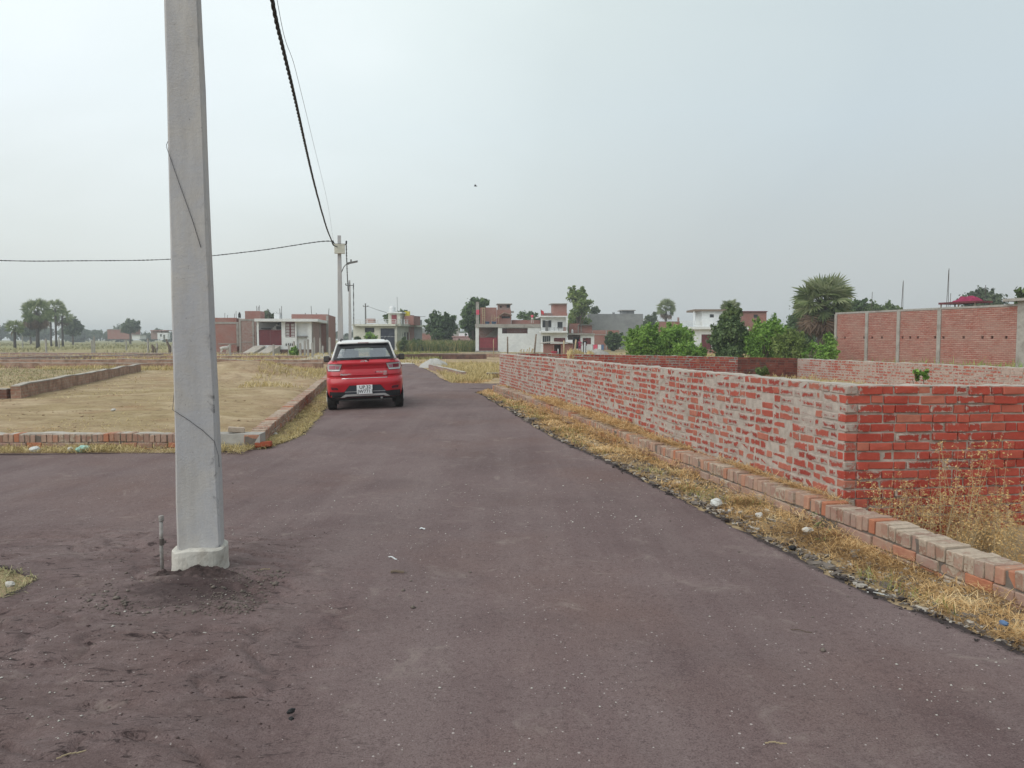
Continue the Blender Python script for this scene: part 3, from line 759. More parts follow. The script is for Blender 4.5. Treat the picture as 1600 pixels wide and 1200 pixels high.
# grit and stone chips lying on the lane
def chips(name, n, xr, yr, size, mat, label, seed, inside=True, zf=None):
    r = np.random.default_rng(seed)
    Y = yr[0] * (yr[1] / yr[0]) ** r.uniform(0, 1, n); X = r.uniform(xr[0], xr[1], n)
    g = fbm(X * 0.9, Y * 0.9, seed + 300, 4)
    k = (g > 0.08 + r.normal(0, 0.12, n))
    if inside: k &= (X > Ledge(Y) + 0.1) & (X < Redge(Y) - 0.05)
    X, Y = X[k], Y[k]; n = len(X)
    Z = (zf or road_z)(X, Y)
    sz = size * np.exp(r.normal(0, 0.5, n))
    octa = np.array([[1, 0, 0], [0, 1, 0], [-1, 0, 0], [0, -1, 0], [0, 0, .55], [0, 0, -.4]])
    a = r.uniform(0, 6.28, n); ca, sa = np.cos(a), np.sin(a)
    P = octa[None] * (sz[:, None, None] * r.uniform(0.6, 1.3, (n, 6, 1)))
    Vx = P[:, :, 0] * ca[:, None] - P[:, :, 1] * sa[:, None]; Vy = P[:, :, 0] * sa[:, None] + P[:, :, 1] * ca[:, None]
    V = np.stack([Vx + X[:, None], Vy + Y[:, None], P[:, :, 2] + Z[:, None] + sz[:, None] * 0.2], -1).reshape(-1, 3)
    t = np.array([[0, 1, 4], [1, 2, 4], [2, 3, 4], [3, 0, 4], [1, 0, 5], [2, 1, 5], [3, 2, 5], [0, 3, 5]])
    Fq = (np.arange(n)[:, None, None] * 6 + t[None]).reshape(-1, 3)
    return tag(raw_mesh(name, V, Fq, mat), label, 'gravel', kind='stuff')
chips('grit', 2600, (-3.6, 3.2), (1.9, 9), 0.0042, M['stone'], 'pale grit and stone chips scattered on the lane', 60)
chips('gravel', 1500, (-3.6, 3.0), (2.2, 14), 0.006, M['mortar_dark'], 'dark crumbs of bitumen scattered on the lane', 61)
chips('soil_crumbs', 2600, (-3.6, -0.9), (2.2, 6.2), 0.0036, simple('dark_soil_crumb', (0.085, 0.058, 0.055), 0.95, 0.4, 40, 0.3), 'dark crumbs of loose soil on the road around the concrete pole', 63)
chips('soil_crumbs', 3000, (-2.6, -1.5), (4.3, 5.1), 0.0055, M['mortar_dark'], 'dark crumbs of soil strewn before the pole collar', 67)
chips('plot_clods', 2600, (-14, -4.4), (11.6, 34), 0.013, simple('earth_clod', (0.33, 0.24, 0.15), 0.95, 0.3, 20, 0.4), 'small earth clods lying about on the bare plot', 64, inside=False, zf=lambda x, y: gz(x, y))
r = np.random.default_rng(62)
n = 1500
Y = 2.3 * (22 / 2.3) ** r.uniform(0, 1, n); X = Redge(Y) + r.normal(0.05, 0.055, n) + 0.07 * fbm(Y * 1.3, Y * 0, 66, 3)
mbx = MB()
for x, y in zip(X, Y):
    s_ = 0.0028 * math.exp(random.gauss(0.3, 0.6)) * (1 + 0.05 * y); z = float(gz(x, y)) + 0.012
    a = random.uniform(0, 3.14); c, q = math.cos(a), math.sin(a)
    mbx.box(-s_, -s_ * .7, -s_ * .4, s_, s_ * .7, s_ * .5, xf=lambda p0, p1, p2: (x + c * p0 - q * p1, y + q * p0 + c * p1, z + p2), jit=s_ * .35, tint=random.random())
tag(mbx.build('rubble', simple('bitumen_crumbs', (0.035, 0.028, 0.027), 0.9, 0.4, 40, 0.3)), 'black bitumen crumbs along the broken road edge by the straw verge', 'rubble', kind='stuff')
# ------------------------------------------------------------------ brick walls built brick by brick
def brick_run(P0, P1, z0, ztop, out, course=0.0815, gap=0.011, stretch=0.225, head=0.108, depth=0.105, jit=0.0022, proud=0.003, u_off=(0.0, 0.0), pattern='flem', seed=0, ends=(0, 0), bev=0.0):
    """bricks of a wall face from P0 to P1 (x, y); out = outward normal; z0, ztop: functions of u in metres"""
    rr = random.Random(seed)
    P0, P1 = Vector(P0).to_2d(), Vector(P1).to_2d()
    L = (P1 - P0).length; e = (P1 - P0) / L; nrm = Vector(out).to_2d().normalized()
    mb = MB()
    zt = [ztop(L * i / 20) for i in range(21)]; zb = [z0(L * i / 20) for i in range(21)]
    k = 0
    zmax, zmin = max(zt), min(zb)
    nk = int((zmax - zmin) / course) + 2
    for k in range(nk):
        u = u_off[k % 2]
        u += 0.0
        idx = rr.randint(0, 1)
        while u < L - 0.03:
            um = min(u + 0.1, L)
            top = ztop(um) - k * course
            if top - course * 0.6 < z0(um) - course: break_low = True
            else: break_low = False
            isst = (idx % 2 == 0) if pattern == 'flem' else (pattern == 'str')
            w = (stretch if isst else head) * rr.uniform(0.94, 1.05)
            idx += 1
            g = gap * rr.uniform(0.6, 1.5)
            u1 = min(u + w, L)
            if not break_low and u1 - u > 0.02:
                hgt = course - gap * rr.uniform(0.75, 1.3)
                pr = rr.gauss(0, proud)
                c = []
                for du, dn, dz in ((u, 0, -hgt), (u1, 0, -hgt), (u1, -depth, -hgt), (u, -depth, -hgt), (u, 0, 0), (u1, 0, 0), (u1, -depth, 0), (u, -depth, 0)):
                    uu = du + rr.uniform(-jit, jit); nn = dn + pr + rr.uniform(-jit, jit) * 1.2
                    zt_ = ztop(min(max(uu, 0), L)) - k * course + dz + rr.uniform(-jit, jit)
                    p = P0 + e * uu + nrm * nn
                    c.append((p.x, p.y, zt_))
                t = rr.random()
                n0 = len(mb.v); mb.v += c
                for qi, q in enumerate(((0, 1, 5, 4), (4, 5, 6, 7), (0, 3, 2, 1), (1, 2, 6, 5), (3, 0, 4, 7), (2, 3, 7, 6))):
                    mb.f.append(tuple(n0 + i for i in q)); mb.uv.append([(0, 0), (1, 0), (1, 1), (0, 1)] if qi == 0 else [(.15, .15)] * 4); mb.t.append(max(t, 0.001))
            u = u1 + g
    return mb

def core(P0, P1, z0, ztop, out, d0, d1, n=40, noise=0.004, cap=0.0):
    """mortar body of the wall between depths d0..d1 behind the face"""
    P0, P1 = Vector(P0).to_2d(), Vector(P1).to_2d()
    L = (P1 - P0).length; e = (P1 - P0) / L; nrm = Vector(out).to_2d().normalized()
    mb = MB()
    rows = []
    for i in range(n + 1):
        u = L * i / n
        a = P0 + e * u - nrm * d0; b = P0 + e * u - nrm * d1
        zt = ztop(u) + cap + random.uniform(-noise, noise); zb = z0(u)
        rows.append([(a.x, a.y, zb), (a.x, a.y, zt), (b.x, b.y, zt + random.uniform(-noise, noise)), (b.x, b.y, zb)])
    for i in range(n):
        A, B = rows[i], rows[i + 1]
        for j in range(3):
            mb.face([A[j], B[j], B[j + 1], A[j + 1]], [(i * L / n, A[j][2]), ((i + 1) * L / n, B[j][2]), ((i + 1) * L / n, B[j + 1][2]), (i * L / n, A[j + 1][2])])
    mb.face(rows[0]); mb.face(rows[-1][::-1])
    return mb

def merge(*mbs):
    o = MB()
    for m in mbs:
        n = len(o.v); o.v += m.v; o.f += [tuple(i + n for i in f) for f in m.f]; o.uv += m.uv; o.t += m.t
    return o

def bevel(o, w=0.004, seg=1):
    m = o.modifiers.new('soft', 'BEVEL'); m.width = w; m.segments = seg; m.limit_method = 'ANGLE'; m.angle_limit = R(40)
    return o

def wob(seed, amp=0.012, f=1.3):
    return lambda u: amp * float(fbm(np.array([u * f]), np.array([seed * 3.1]), seed, 4)[0])

# boundary wall along the lane: street face + near return face
RN = Vector((-1, -0.182)).normalized()                 # outward normal of the street face
e_w = Vector((-0.182, 1.0)).normalized()
C0 = Vector((2.84, 6.5)); C1 = C0 + e_w * 18.1
e_f = Vector((1.0, 0.19)).normalized(); C2 = C0 + e_f * 5.2
FN = Vector((0.19, -1.0)).normalized()
w1, w2 = wob(5), wob(6, 0.006)
top1 = lambda u: 1.205 - 0.0046 * u + w1(u)
top2 = lambda u: 1.205 + w1(0) - 0.016 * u + w2(u) - w2(0)
bot1 = lambda u: 0.02
bot2 = lambda u: -0.42
wall = thing('brick_wall', 'long boundary wall of red brick smeared with grey mortar beside the lane', 'wall', (C0.x, C0.y, 0))
def rel(mb, o):
    mb.v = [(x - o.location.x, y - o.location.y, z - o.location.z) for x, y, z in mb.v]; return mb
s1 = brick_run(C0, C1, bot1, top1, RN, u_off=(0.0, 0.118), seed=1, jit=0.004, proud=0.0025, gap=0.014)
s2 = brick_run(C0, C2, bot2, top2, FN, u_off=(0.118, 0.0), seed=2, jit=0.0045, proud=0.006, gap=0.014)
bevel(rel(s1, wall).build('street_face', M['wallL'], wall), 0.006)
bevel(rel(s2, wall).build('return_face', M['wallF'], wall), 0.006, 2)
m1 = core(C0 + e_w * 0.02, C1, bot1, lambda u: top1(u) - 0.012, RN, 0.003, 0.225, 90)
m2 = core(C0 + e_f * 0.02, C2, bot2, lambda u: top2(u) - 0.012, FN, 0.016, 0.222, 40)
rel(merge(m1, m2), wall).build('mortar', M['mortar'], wall)
cp1 = core(C0 + e_w * 0.03, C1, lambda u: top1(u) - 0.006, lambda u: top1(u) + 0.004, RN, 0.010, 0.21, 160, 0.006)
cp2 = core(C0 + e_f * 0.25, C2, lambda u: top2(u) - 0.006, lambda u: top2(u) + 0.003, FN, 0.012, 0.21, 60, 0.005)
rel(merge(cp1, cp2), wall).build('coping', M['kerbtop'], wall)

# back wall of the same plot (new part, old dark part) and the wall on its far side
B0 = Vector((0.2, 24.6)); eb = Vector((1, 0.182)).normalized(); BN = Vector((0.182, -1)).normalized()
B1 = B0 + eb * 7.55; B2 = B0 + eb * 9.75
w3 = wob(8)
topb = lambda u: 1.13 - 0.021 * u + w3(u) * 0.6
backw = thing('brick_wall', 'bright red brick wall closing the far end of the walled plot', 'wall', (B0.x, B0.y, 0))
bb = brick_run(B0, B1, lambda u: -0.1, topb, BN, seed=4, gap=0.013)
rel(bb, backw).build('brickwork', M['wallB'], backw)
rel(core(B0, B1, lambda u: -0.1, lambda u: topb(u) - 0.012, BN, 0.008, 0.22), backw).build('mortar', M['mortar'], backw)
rel(core(B0, B1, lambda u: topb(u) - 0.006, lambda u: topb(u) + 0.008, BN, 0.006, 0.21, 80, 0.006), backw).build('coping', M['kerbtop'], backw)
topd = lambda u: topb(7.55 + u) + 0.0
oldw = thing('brick_wall', 'old blackened brick wall at the back corner of the walled plot', 'wall', (B1.x, B1.y, 0))
rel(brick_run(B1, B2, lambda u: -0.1, topd, BN, seed=5, gap=0.009), oldw).build('brickwork', brick_geo('old_brick_face', 0.12, bricks=[(0.0, (0.07, 0.035, 0.03)), (0.5, (0.15, 0.055, 0.04)), (1.0, (0.22, 0.085, 0.06))], mortar=(0.14, 0.10, 0.085)), oldw)
rel(core(B1, B2, lambda u: -0.1, lambda u: topd(u) - 0.01, BN, 0.008, 0.22), oldw).build('mortar', M['mortar_dark'], oldw)
es = Vector((0.19, -1)).normalized(); SN = Vector((-1, -0.19)).normalized()
S0 = B2.copy(); S1 = S0 + es * 14.0
w4 = wob(9)
tops = lambda u: 0.905 + 0.003 * u + w4(u) * 0.8
sidew = thing('brick_wall', 'pale pink brick wall between the walled plot and the tall brick building', 'wall', (S0.x, S0.y, 0))
rel(brick_run(S0, S1, lambda u: -0.15, tops, SN, seed=6, gap=0.012), sidew).build('brickwork', M['wallR'], sidew)
rel(core(S0, S1, lambda u: -0.15, lambda u: tops(u) - 0.012, SN, 0.008, 0.22), sidew).build('mortar', M['mortar'], sidew)
rel(core(S0, S1, lambda u: tops(u) - 0.006, lambda u: tops(u) + 0.012, SN, 0.004, 0.21, 80, 0.008), sidew).build('coping', M['kerbtop'], sidew)

# brick edging: a row of bricks on edge over a flat course
def edging(name, label, pts, h_edge=0.115, h_base=0.10, depth=0.215, mat='kerb', seed=0, zb=-0.05, side=1, skip=(), cat='kerb', z_off=0.0, tilt=0.06):
    rr = random.Random(seed)
    o = thing(name, label, cat, (pts[0][0], pts[0][1], 0))
    top, base, mort = MB(), MB(), MB()
    for a, b in zip(pts, pts[1:]):
        A, B = Vector(a).to_2d(), Vector(b).to_2d()
        L = (B - A).length; e = (B - A) / L; n = Vector((e.y, -e.x)) * side        # n points towards the street
        def put(mb, u0, u1, d0, d1, z0, z1, j, t):
            c = []
            for uu, dd, zz in ((u0, d0, z0), (u1, d0, z0), (u1, d1, z0), (u0, d1, z0), (u0, d0, z1), (u1, d0, z1), (u1, d1, z1), (u0, d1, z1)):
                p = A + e * (uu + rr.uniform(-j, j)) - n * (dd + rr.uniform(-j, j))
                c.append((p.x - o.location.x, p.y - o.location.y, zz + rr.uniform(-j, j)))
            k = len(mb.v); mb.v += c
            for qi, q in enumerate(((0, 1, 5, 4), (4, 5, 6, 7), (0, 3, 2, 1), (1, 2, 6, 5), (3, 0, 4, 7), (2, 3, 7, 6))):
                mb.f.append(tuple(k + i for i in q)); mb.uv.append([(.25, .25), (.75, .25), (.75, .75), (.25, .75)] if qi == 0 else [(.3, .12)] * 4); mb.t.append(max(t, .001))
        u = 0.0; sag = rr.uniform(-.01, .01)
        while u < L - 0.02:
            w = rr.uniform(0.066, 0.078)
            pr = rr.gauss(0, 0.006); hz = rr.gauss(0, 0.005)
            sag = sag * 0.9 + rr.gauss(0, 0.003)
            miss = any(s0 < u < s1 for s0, s1 in skip)
            if not miss:
                put(top, u, min(u + w, L), pr, depth + pr, z_off + h_base + 0.006 + sag, z_off + h_base + h_edge + hz + sag, 0.004, rr.random())
            u += w + rr.uniform(0.004, 0.012)
        for k in range(2):
            u = rr.uniform(-0.1, 0.0)
            while u < L - 0.02:
                w = rr.uniform(0.20, 0.23); uu = max(u, 0)
                zt = z_off + h_base - 0.002 - k * 0.082
                pr = rr.gauss(0, 0.008)
                put(base, uu, min(u + w, L), pr - 0.004, depth + pr, zt - 0.074, zt, 0.004, rr.random())
                u += w + rr.uniform(0.008, 0.016)
        N = max(int(L / 0.25), 2)
        for i in range(N):
            u0, u1 = L * i / N, L * (i + 1) / N
            p0, p1 = A + e * u0, A + e * u1
            q = []
            for p in (p0, p1):
                for dd in (0.012, depth - 0.01):
                    v = p - n * dd; q.append((v.x - o.location.x, v.y - o.location.y))
            zt = z_off + h_base + h_edge - 0.022
            c = [(*q[0], zb), (*q[2], zb), (*q[3], zb), (*q[1], zb), (*q[0], zt), (*q[2], zt), (*q[3], zt), (*q[1], zt)]
            for f in ((0, 1, 5, 4), (4, 5, 6, 7), (3, 2, 6, 7)):
                mort.face([c[z] for z in f])
            if i == 0: mort.face([c[z] for z in (0, 3, 7, 4)])
            if i == N - 1: mort.face([c[z] for z in (1, 2, 6, 5)])
    bevel(top.build('edge_bricks', M[mat], o), 0.007, 2)
    bevel(base.build('base_course', M[mat], o), 0.006)
    mort.build('mortar', M['mortar_dark'], o)
    return o
ky = [1.5, 4.5, 10.9, 22.8]
edging('brick_kerb', 'low edging of dusty bricks set on edge at the foot of the boundary wall', [(float(kerbX(y)), y) for y in ky], seed=3, side=-1, skip=((5.55, 5.62),))
edging('brick_kerb', 'low kerb of bricks on edge dividing the lane from the bare plot', [(float(kerbL(y)), y) for y in (11.0, 22, 33, 47.5)], seed=4, side=1, h_edge=0.115, h_base=0.10)
fk = edging('brick_kerb', 'low kerb of loose red and grey bricks along the near end of the bare plot', [(-14.5, 11.02), (-4.35, 11.02)], seed=5, side=1, h_edge=0.12, h_base=0.10)
# cement-covered corner of that kerb
b = MB()
nx = 14
for i in range(nx):
    x0, x1 = -4.35 + 0.72 * i / nx, -4.35 + 0.72 * (i + 1) / nx
    f = [0.008 * random.uniform(-1, 1) for _ in range(2)]
    if i == 0: pf = 0
    b.face([(x0, 11.0, -.04), (x1, 11.0, -.04), (x1, 11.0 - .012, .10), (x0, 11.0 - .012, .10)])
    b.face([(x0, 11.0 - .012, .10), (x1, 11.0 - .012, .10), (x1, 11.0, .225 + .004 * math.sin(i)), (x0, 11.0, .225 + .004 * math.sin(i - 1))])
    b.face([(x0, 11.0, .225 + .004 * math.sin(i - 1)), (x1, 11.0, .225 + .004 * math.sin(i)), (x1, 11.24, .23), (x0, 11.24, .23)])
b.face([(-3.63, 11.0, -.04), (-3.63, 11.24, -.04), (-3.63, 11.24, .23), (-3.63, 11.0, .225), (-3.63, 10.988, .10)])
b.build('cement_corner', M['concrete'], fk, loc=(14.5, -11.02, 0))
b = MB(); b.box(0, 0, 0, 10.15, .2, .012)
o = core(Vector((-14.5, 11.03)), Vector((-4.35, 11.03)), lambda u: .205, lambda u: .226 + .006 * math.sin(u * 5) + .004 * math.sin(u * 13), Vector((0, -1)), 0.012, 0.20, 90, .006)
o.v = [(x + 14.5, y - 11.02, z) for x, y, z in o.v]
o.build('coping', M['kerbtop'], fk)

# low plot walls farther off: rough brick with a pale mortar top
def low_wall(label, pts, h, mat='brick_grey', th=0.23, topmat='kerbtop', amp=0.02, n_per=1.2, z0=-0.1, name='low_wall', capamp=0.008):
    o = thing(name, label, 'wall', (pts[0][0], pts[0][1], 0))
    body, cap = MB(), MB()
    u = 0
    for a, b in zip(pts, pts[1:]):
        A, B = Vector(a[:2]), Vector(b[:2])
        L = (B - A).length; e = (B - A) / L; n = Vector((e.y, -e.x))
        N = max(int(L * n_per), 3)
        zt = [h + amp * float(fbm(np.array([(u + L * i / N) * 0.8]), np.array([pts[0][0]]), 7, 3)[0]) + float(gz(*(A + e * L * i / N))) * 0.6 for i in range(N + 1)]
        for i in range(N):
            P, Q = A + e * (L * i / N) - o.location.to_2d(), A + e * (L * (i + 1) / N) - o.location.to_2d()
            f0, f1, k0, k1 = P, Q, P - n * th, Q - n * th
            ua, ub = u + L * i / N, u + L * (i + 1) / N
            body.face([(*f0, z0), (*f1, z0), (*f1, zt[i + 1]), (*f0, zt[i])], [(ua, z0), (ub, z0), (ub, zt[i + 1]), (ua, zt[i])])
            body.face([(*k1, z0), (*k0, z0), (*k0, zt[i]), (*k1, zt[i + 1])], [(ub, z0), (ua, z0), (ua, zt[i]), (ub, zt[i + 1])])
            for (p, q, s_) in ((f0, k0, i == 0), (f1, k1, i == N - 1)):
                if s_: body.face([(*p, z0), (*q, z0), (*q, zt[i]), (*p, zt[i])], [(0, z0), (th, z0), (th, zt[i]), (0, zt[i])])
            c0, c1 = zt[i] + .002, zt[i + 1] + .002
            t0, t1 = c0 + .025 + capamp * math.sin(ua * 3.1), c1 + .025 + capamp * math.sin(ub * 3.1)
            g0, g1, h0, h1 = f0 - n * .02, f1 - n * .02, k0 + n * .02, k1 + n * .02
            cap.face([(*g0, t0), (*g1, t1), (*h1, t1), (*h0, t0)], [(ua, 0), (ub, 0), (ub, th), (ua, th)])
            cap.face([(*g0, c0), (*g1, c1), (*g1, t1), (*g0, t0)]); cap.face([(*h0, c0), (*h1, c1), (*h1, t1), (*h0, t0)])
            if i == 0: cap.face([(*g0, c0), (*h0, c0), (*h0, t0), (*g0, t0)])
            if i == N - 1: cap.face([(*g1, c1), (*h1, c1), (*h1, t1), (*g1, t1)])
        u += L
    body.build('brickwork', M[mat], o); cap.build('coping', M[topmat], o)
    return o
low_wall('slanting low brick wall with pale top running across the left plot', [(-12.5, 19.5), (-17.4, 36.0)], 0.36, 'brick_low', amp=0.05)
low_wall('short low brick wall end half buried in weeds at the edge of the left plot', [(-17.2, 19.8), (-12.8, 19.4)], 0.26, 'brick_dark')
low_wall('low brick wall with pale top across the back of the bare plot', [(-46, 41.0), (-9.5, 38.4)], 0.30, 'brick_low', amp=0.05)
low_wall('dusty low brick wall running behind the one closing the bare plot', [(-52, 47.2), (-10.6, 45.2)], 0.30, 'brick_low', amp=0.05)
low_wall('long low brick wall with fence posts behind it on the vacant land', [(-62, 58.5), (-15.0, 56.0)], 0.30, 'brick_low', amp=0.05)
low_wall('faint low brick wall far out in the vacant land', [(-70, 73.0), (-24.0, 70.0)], 0.26, 'brick_grey')
low_wall('low wall stub with white top slanting toward the fence posts', [(-33.0, 49.5), (-29.0, 64.0)], 0.30, 'brick_grey')
low_wall('dark excavated brick footing at the end of the lane', [(-9.4, 60.0), (-2.0, 60.5)], 0.35, 'brick_dark', topmat='mortar_dark')
low_wall('low red brick line before the white house with the red gate', [(-8.0, 67.0), (0.5, 66.0)], 0.30, 'brick_low')
low_wall('short pale kerb bordering the plot past the wall end', [(-4.35, 40.0), (-2.05, 31.0)], 0.24, 'brick_grey', capamp=.01)
low_wall('short stub of brick beside the far end of the boundary wall', [(-1.0, 31.4), (0.6, 31.8)], 0.17, 'brick_dark')
low_wall('low mortar topped wall beyond the green patch at the lane end', [(-13.2, 55.5), (-8.9, 52.5)], 0.22, 'brick_dark')
# ------------------------------------------------------------------ the parked car (seen from behind)
def car_paint(name, c, rough=0.28, coat=0.6):
    m = NT(name)
    col = m.mix(m.ramp(m.noise(2.5, 5, 0.6), [(0.4, 0.0), (0.8, 0.25)]), c, tuple(x * 0.75 + 0.03 for x in c))
    m.base(col); m.p(Roughness=m.ramp(m.noise(5, 5, 0.6), [(0.3, rough), (0.8, rough + 0.15)]))
    m.bsdf.inputs['Coat Weight'].default_value = coat; m.bsdf.inputs['Coat Roughness'].default_value = 0.08
    return m.m
M['carred'] = car_paint('red_car_paint', (0.44, 0.005, 0.018), 0.30, 0.4)
M['carwhite'] = car_paint('white_car_paint', (0.66, 0.66, 0.65))
M['carblack'] = simple('black_trim', (0.016, 0.018, 0.022), 0.5, 0.2, 20, 0.05, spec=0.4)
M['carslate'] = simple('slate_trim', (0.045, 0.052, 0.066), 0.45, 0.12, 20, 0.05, spec=0.4)
M['silver'] = simple('silver_trim', (0.58, 0.59, 0.60), 0.4, 0.06, 20, 0.0, metal=0.4)
M['chrome'] = simple('chrome', (0.75, 0.76, 0.78), 0.15, 0.03, 20, 0.0, metal=1.0)
M['tyre'] = simple('tyre_rubber', (0.030, 0.028, 0.027), 0.85, 0.25, 18, 0.2)
M['tyredust'] = M['tyre']
M['interior'] = simple('grey_seat', (0.20, 0.205, 0.21), 0.9, 0.1, 9, 0.1)
M['plate'] = simple('white_plate', (0.72, 0.74, 0.76), 0.5, 0.05, 9, 0.0)
M['ink'] = simple('black_ink', (0.02, 0.02, 0.025), 0.6, 0.1, 9, 0.0)
M['badge'] = simple('badge_silver', (0.78, 0.79, 0.80), 0.25, 0.03, 9, 0.0, metal=0.7)
def glass_mat(name, tint, mixf):
    m = NT(name)
    t = m.n('ShaderNodeBsdfTransparent'); m.set(t.inputs[0], tint)
    g = m.n('ShaderNodeBsdfGlossy'); g.inputs['Roughness'].default_value = 0.04
    g.inputs['Color'].default_value = (0.9, 0.95, 1, 1)
    f = m.n('ShaderNodeFresnel'); f.inputs['IOR'].default_value = 1.5
    mx = m.n('ShaderNodeMixShader'); m.set(mx.inputs[0], m.math('ADD', f.outputs[0], mixf))
    m.nt.links.new(t.outputs[0], mx.inputs[1]); m.nt.links.new(g.outputs[0], mx.inputs[2])
    m.nt.links.new(mx.outputs[0], m.out.inputs['Surface'])
    return m.m
M['glass'] = glass_mat('tinted_glass', (0.55, 0.61, 0.61), 0.26)
M['glassdark'] = simple('mirror_glass', (0.05, 0.055, 0.06), 0.05, 0.1, 3, 0.0, spec=0.8)
M['glassfront'] = glass_mat('windscreen_glass', (0.80, 0.86, 0.83), 0.02)
def lens_mat(name, c, rough=0.12):
    m = NT(name); m.base(c); m.p(Roughness=rough); m.bsdf.inputs['Coat Weight'].default_value = 1.0
    return m.m
M['lens_red'] = lens_mat('red_lens', (0.20, 0.012, 0.04))
M['lens_pink'] = lens_mat('pink_lens', (0.42, 0.16, 0.22))
M['lens_clear'] = lens_mat('clear_lens', (0.42, 0.43, 0.44))

car = thing('parked_car', 'red hatchback with white roof parked on the lane, seen from behind', 'car')

def outline(w, r, f, n_rear=4.6, n_front=3.2, cr=0.75, cf=1.1, k=14):
    pts = []
    for i in range(k + 1):                       # rear centre -> side
        t = math.pi / 2 * i / k
        x = w * math.sin(t) ** (2 / n_rear); y = r + cr * (1 - math.cos(t) ** (2 / n_rear))
        pts.append((x, y))
    for i in range(1, 4):
        pts.append((w, r + cr + (f - cf - r - cr) * i / 4))
    for i in range(k, -1, -1):
        t = math.pi / 2 * i / k
        pts.append((w * math.sin(t) ** (2 / n_front), f - cf * (1 - math.cos(t) ** (2 / n_front))))
    half = pts[1:-1]
    return pts + [(-x, y) for x, y in half[::-1]]

slices = [  # z, half width, rear y, front y
    (0.285, 0.78, 0.16, 3.50), (0.30, 0.825, 0.075, 3.58), (0.36, 0.845, 0.050, 3.62), (0.435, 0.852, 0.035, 3.65), (0.50, 0.855, 0.022, 3.66), (0.56, 0.857, 0.006, 3.66),
    (0.62, 0.858, -0.006, 3.65), (0.68, 0.858, 0.008, 3.63), (0.735, 0.857, 0.045, 3.62), (0.752, 0.856, 0.088, 3.61), (0.775, 0.855, 0.088, 3.60), (0.80, 0.854, 0.062, 3.58), (0.86, 0.852, 0.072, 3.54), (0.93, 0.848, 0.100, 3.46),
    (1.00, 0.842, 0.086, 3.35), (1.05, 0.828, 0.062, 3.20), (1.075, 0.815, 0.062, 3.1), (1.10, 0.795, 0.086, 3.0), (1.135, 0.755, 0.122, 2.85), (1.15, 0.73, 0.15, 2.78)]
def loft(sl, close_top=True, close_bot=True, **k):
    mb = MB(); n = None
    for z, w, r, f in sl:
        o = outline(w, r, f, **k); n = len(o)
        mb.v += [(x, y, z) for x, y in o]
    for i in range(len(sl) - 1):
        for j in range(n):
            a, b = i * n + j, i * n + (j + 1) % n
            mb.f.append((a, b, b + n, a + n)); mb.uv.append([(0, 0)] * 4); mb.t.append(0)
    if close_bot: mb.f.append(tuple(range(n))[::-1]); mb.uv.append([(0, 0)] * n); mb.t.append(0)
    if close_top: mb.f.append(tuple(range((len(sl) - 1) * n, len(sl) * n))); mb.uv.append([(0, 0)] * n); mb.t.append(0)
    return mb
bodymb = loft(slices)
body = bodymb.build('body', M['carred'], car, smooth=False)
# wheel arches cut out of the body
AX = (0.66, 3.04); WR = 0.315
cut = MB()
for y in AX:
    for sx in (-1, 1):
        cut.lathe([(0.37, sx * 0.56), (0.37, sx * 1.0)], 32, (0, y, 0.315), axis='x')
cutter = cut.build('wheel_arch_cutter', None)
bpy.context.view_layer.update()
bmod = body.modifiers.new('b', 'BOOLEAN'); bmod.object = cutter; bmod.operation = 'DIFFERENCE'; bmod.solver = 'EXACT'
dg = bpy.context.evaluated_depsgraph_get()
nm = bpy.data.meshes.new_from_object(body.evaluated_get(dg))
body.modifiers.clear(); body.data = nm
bpy.data.objects.remove(cutter)
nm.polygons.foreach_set('use_smooth', [True] * len(nm.polygons))
if not nm.materials: nm.materials.append(M['carred'])
m_ = body.modifiers.new('es', 'EDGE_SPLIT'); m_.split_angle = R(28)
bvh = BVHTree.FromPolygons(bodymb.v, [f for f in bodymb.f])

def rear_y(x, z):
    h = bvh.ray_cast(Vector((x, -2, z)), Vector((0, 1, 0)))
    return h[0].y if h[0] is not None else 0.2

def decal(name, poly, mat, off=0.006, parent=None, depth=0.03, zc=None, smooth=False):
    """outline in the rear elevation (x, z) wrapped on to the body, with thickness"""
    bm = bmesh.new()
    pts = []
    for (a, b) in zip(poly, poly[1:] + poly[:1]):
        n = max(1, int(math.hypot(b[0] - a[0], b[1] - a[1]) / 0.05))
        pts += [(a[0] + (b[0] - a[0]) * i / n, a[1] + (b[1] - a[1]) * i / n) for i in range(n)]
    f = bm.faces.new([bm.verts.new((x, 0, z)) for x, z in pts])
    xs = [p[0] for p in pts]; zs = [p[1] for p in pts]
    for z in [s[0] for s in slices]:
        if min(zs) < z < max(zs): bmesh.ops.bisect_plane(bm, geom=bm.verts[:] + bm.edges[:] + bm.faces[:], plane_co=(0, 0, z), plane_no=(0, 0, 1), dist=1e-4)
    x = math.ceil(min(xs) / 0.06) * 0.06
    while x < max(xs):
        bmesh.ops.bisect_plane(bm, geom=bm.verts[:] + bm.edges[:] + bm.faces[:], plane_co=(x, 0, 0), plane_no=(1, 0, 0), dist=1e-4); x += 0.06
    ring = bmesh.ops.extrude_face_region(bm, geom=bm.faces[:])
    moved = {v for v in ring['geom'] if isinstance(v, bmesh.types.BMVert)}
    for v in bm.verts:
        y = rear_y(v.co.x, v.co.z)
        v.co.y = y - off if v not in moved else y + depth
    bmesh.ops.recalc_face_normals(bm, faces=bm.faces)
    me = bpy.data.meshes.new(name); bm.to_mesh(me); bm.free()
    me.materials.append(mat)
    return link(bpy.data.objects.new(name, me), parent or car)

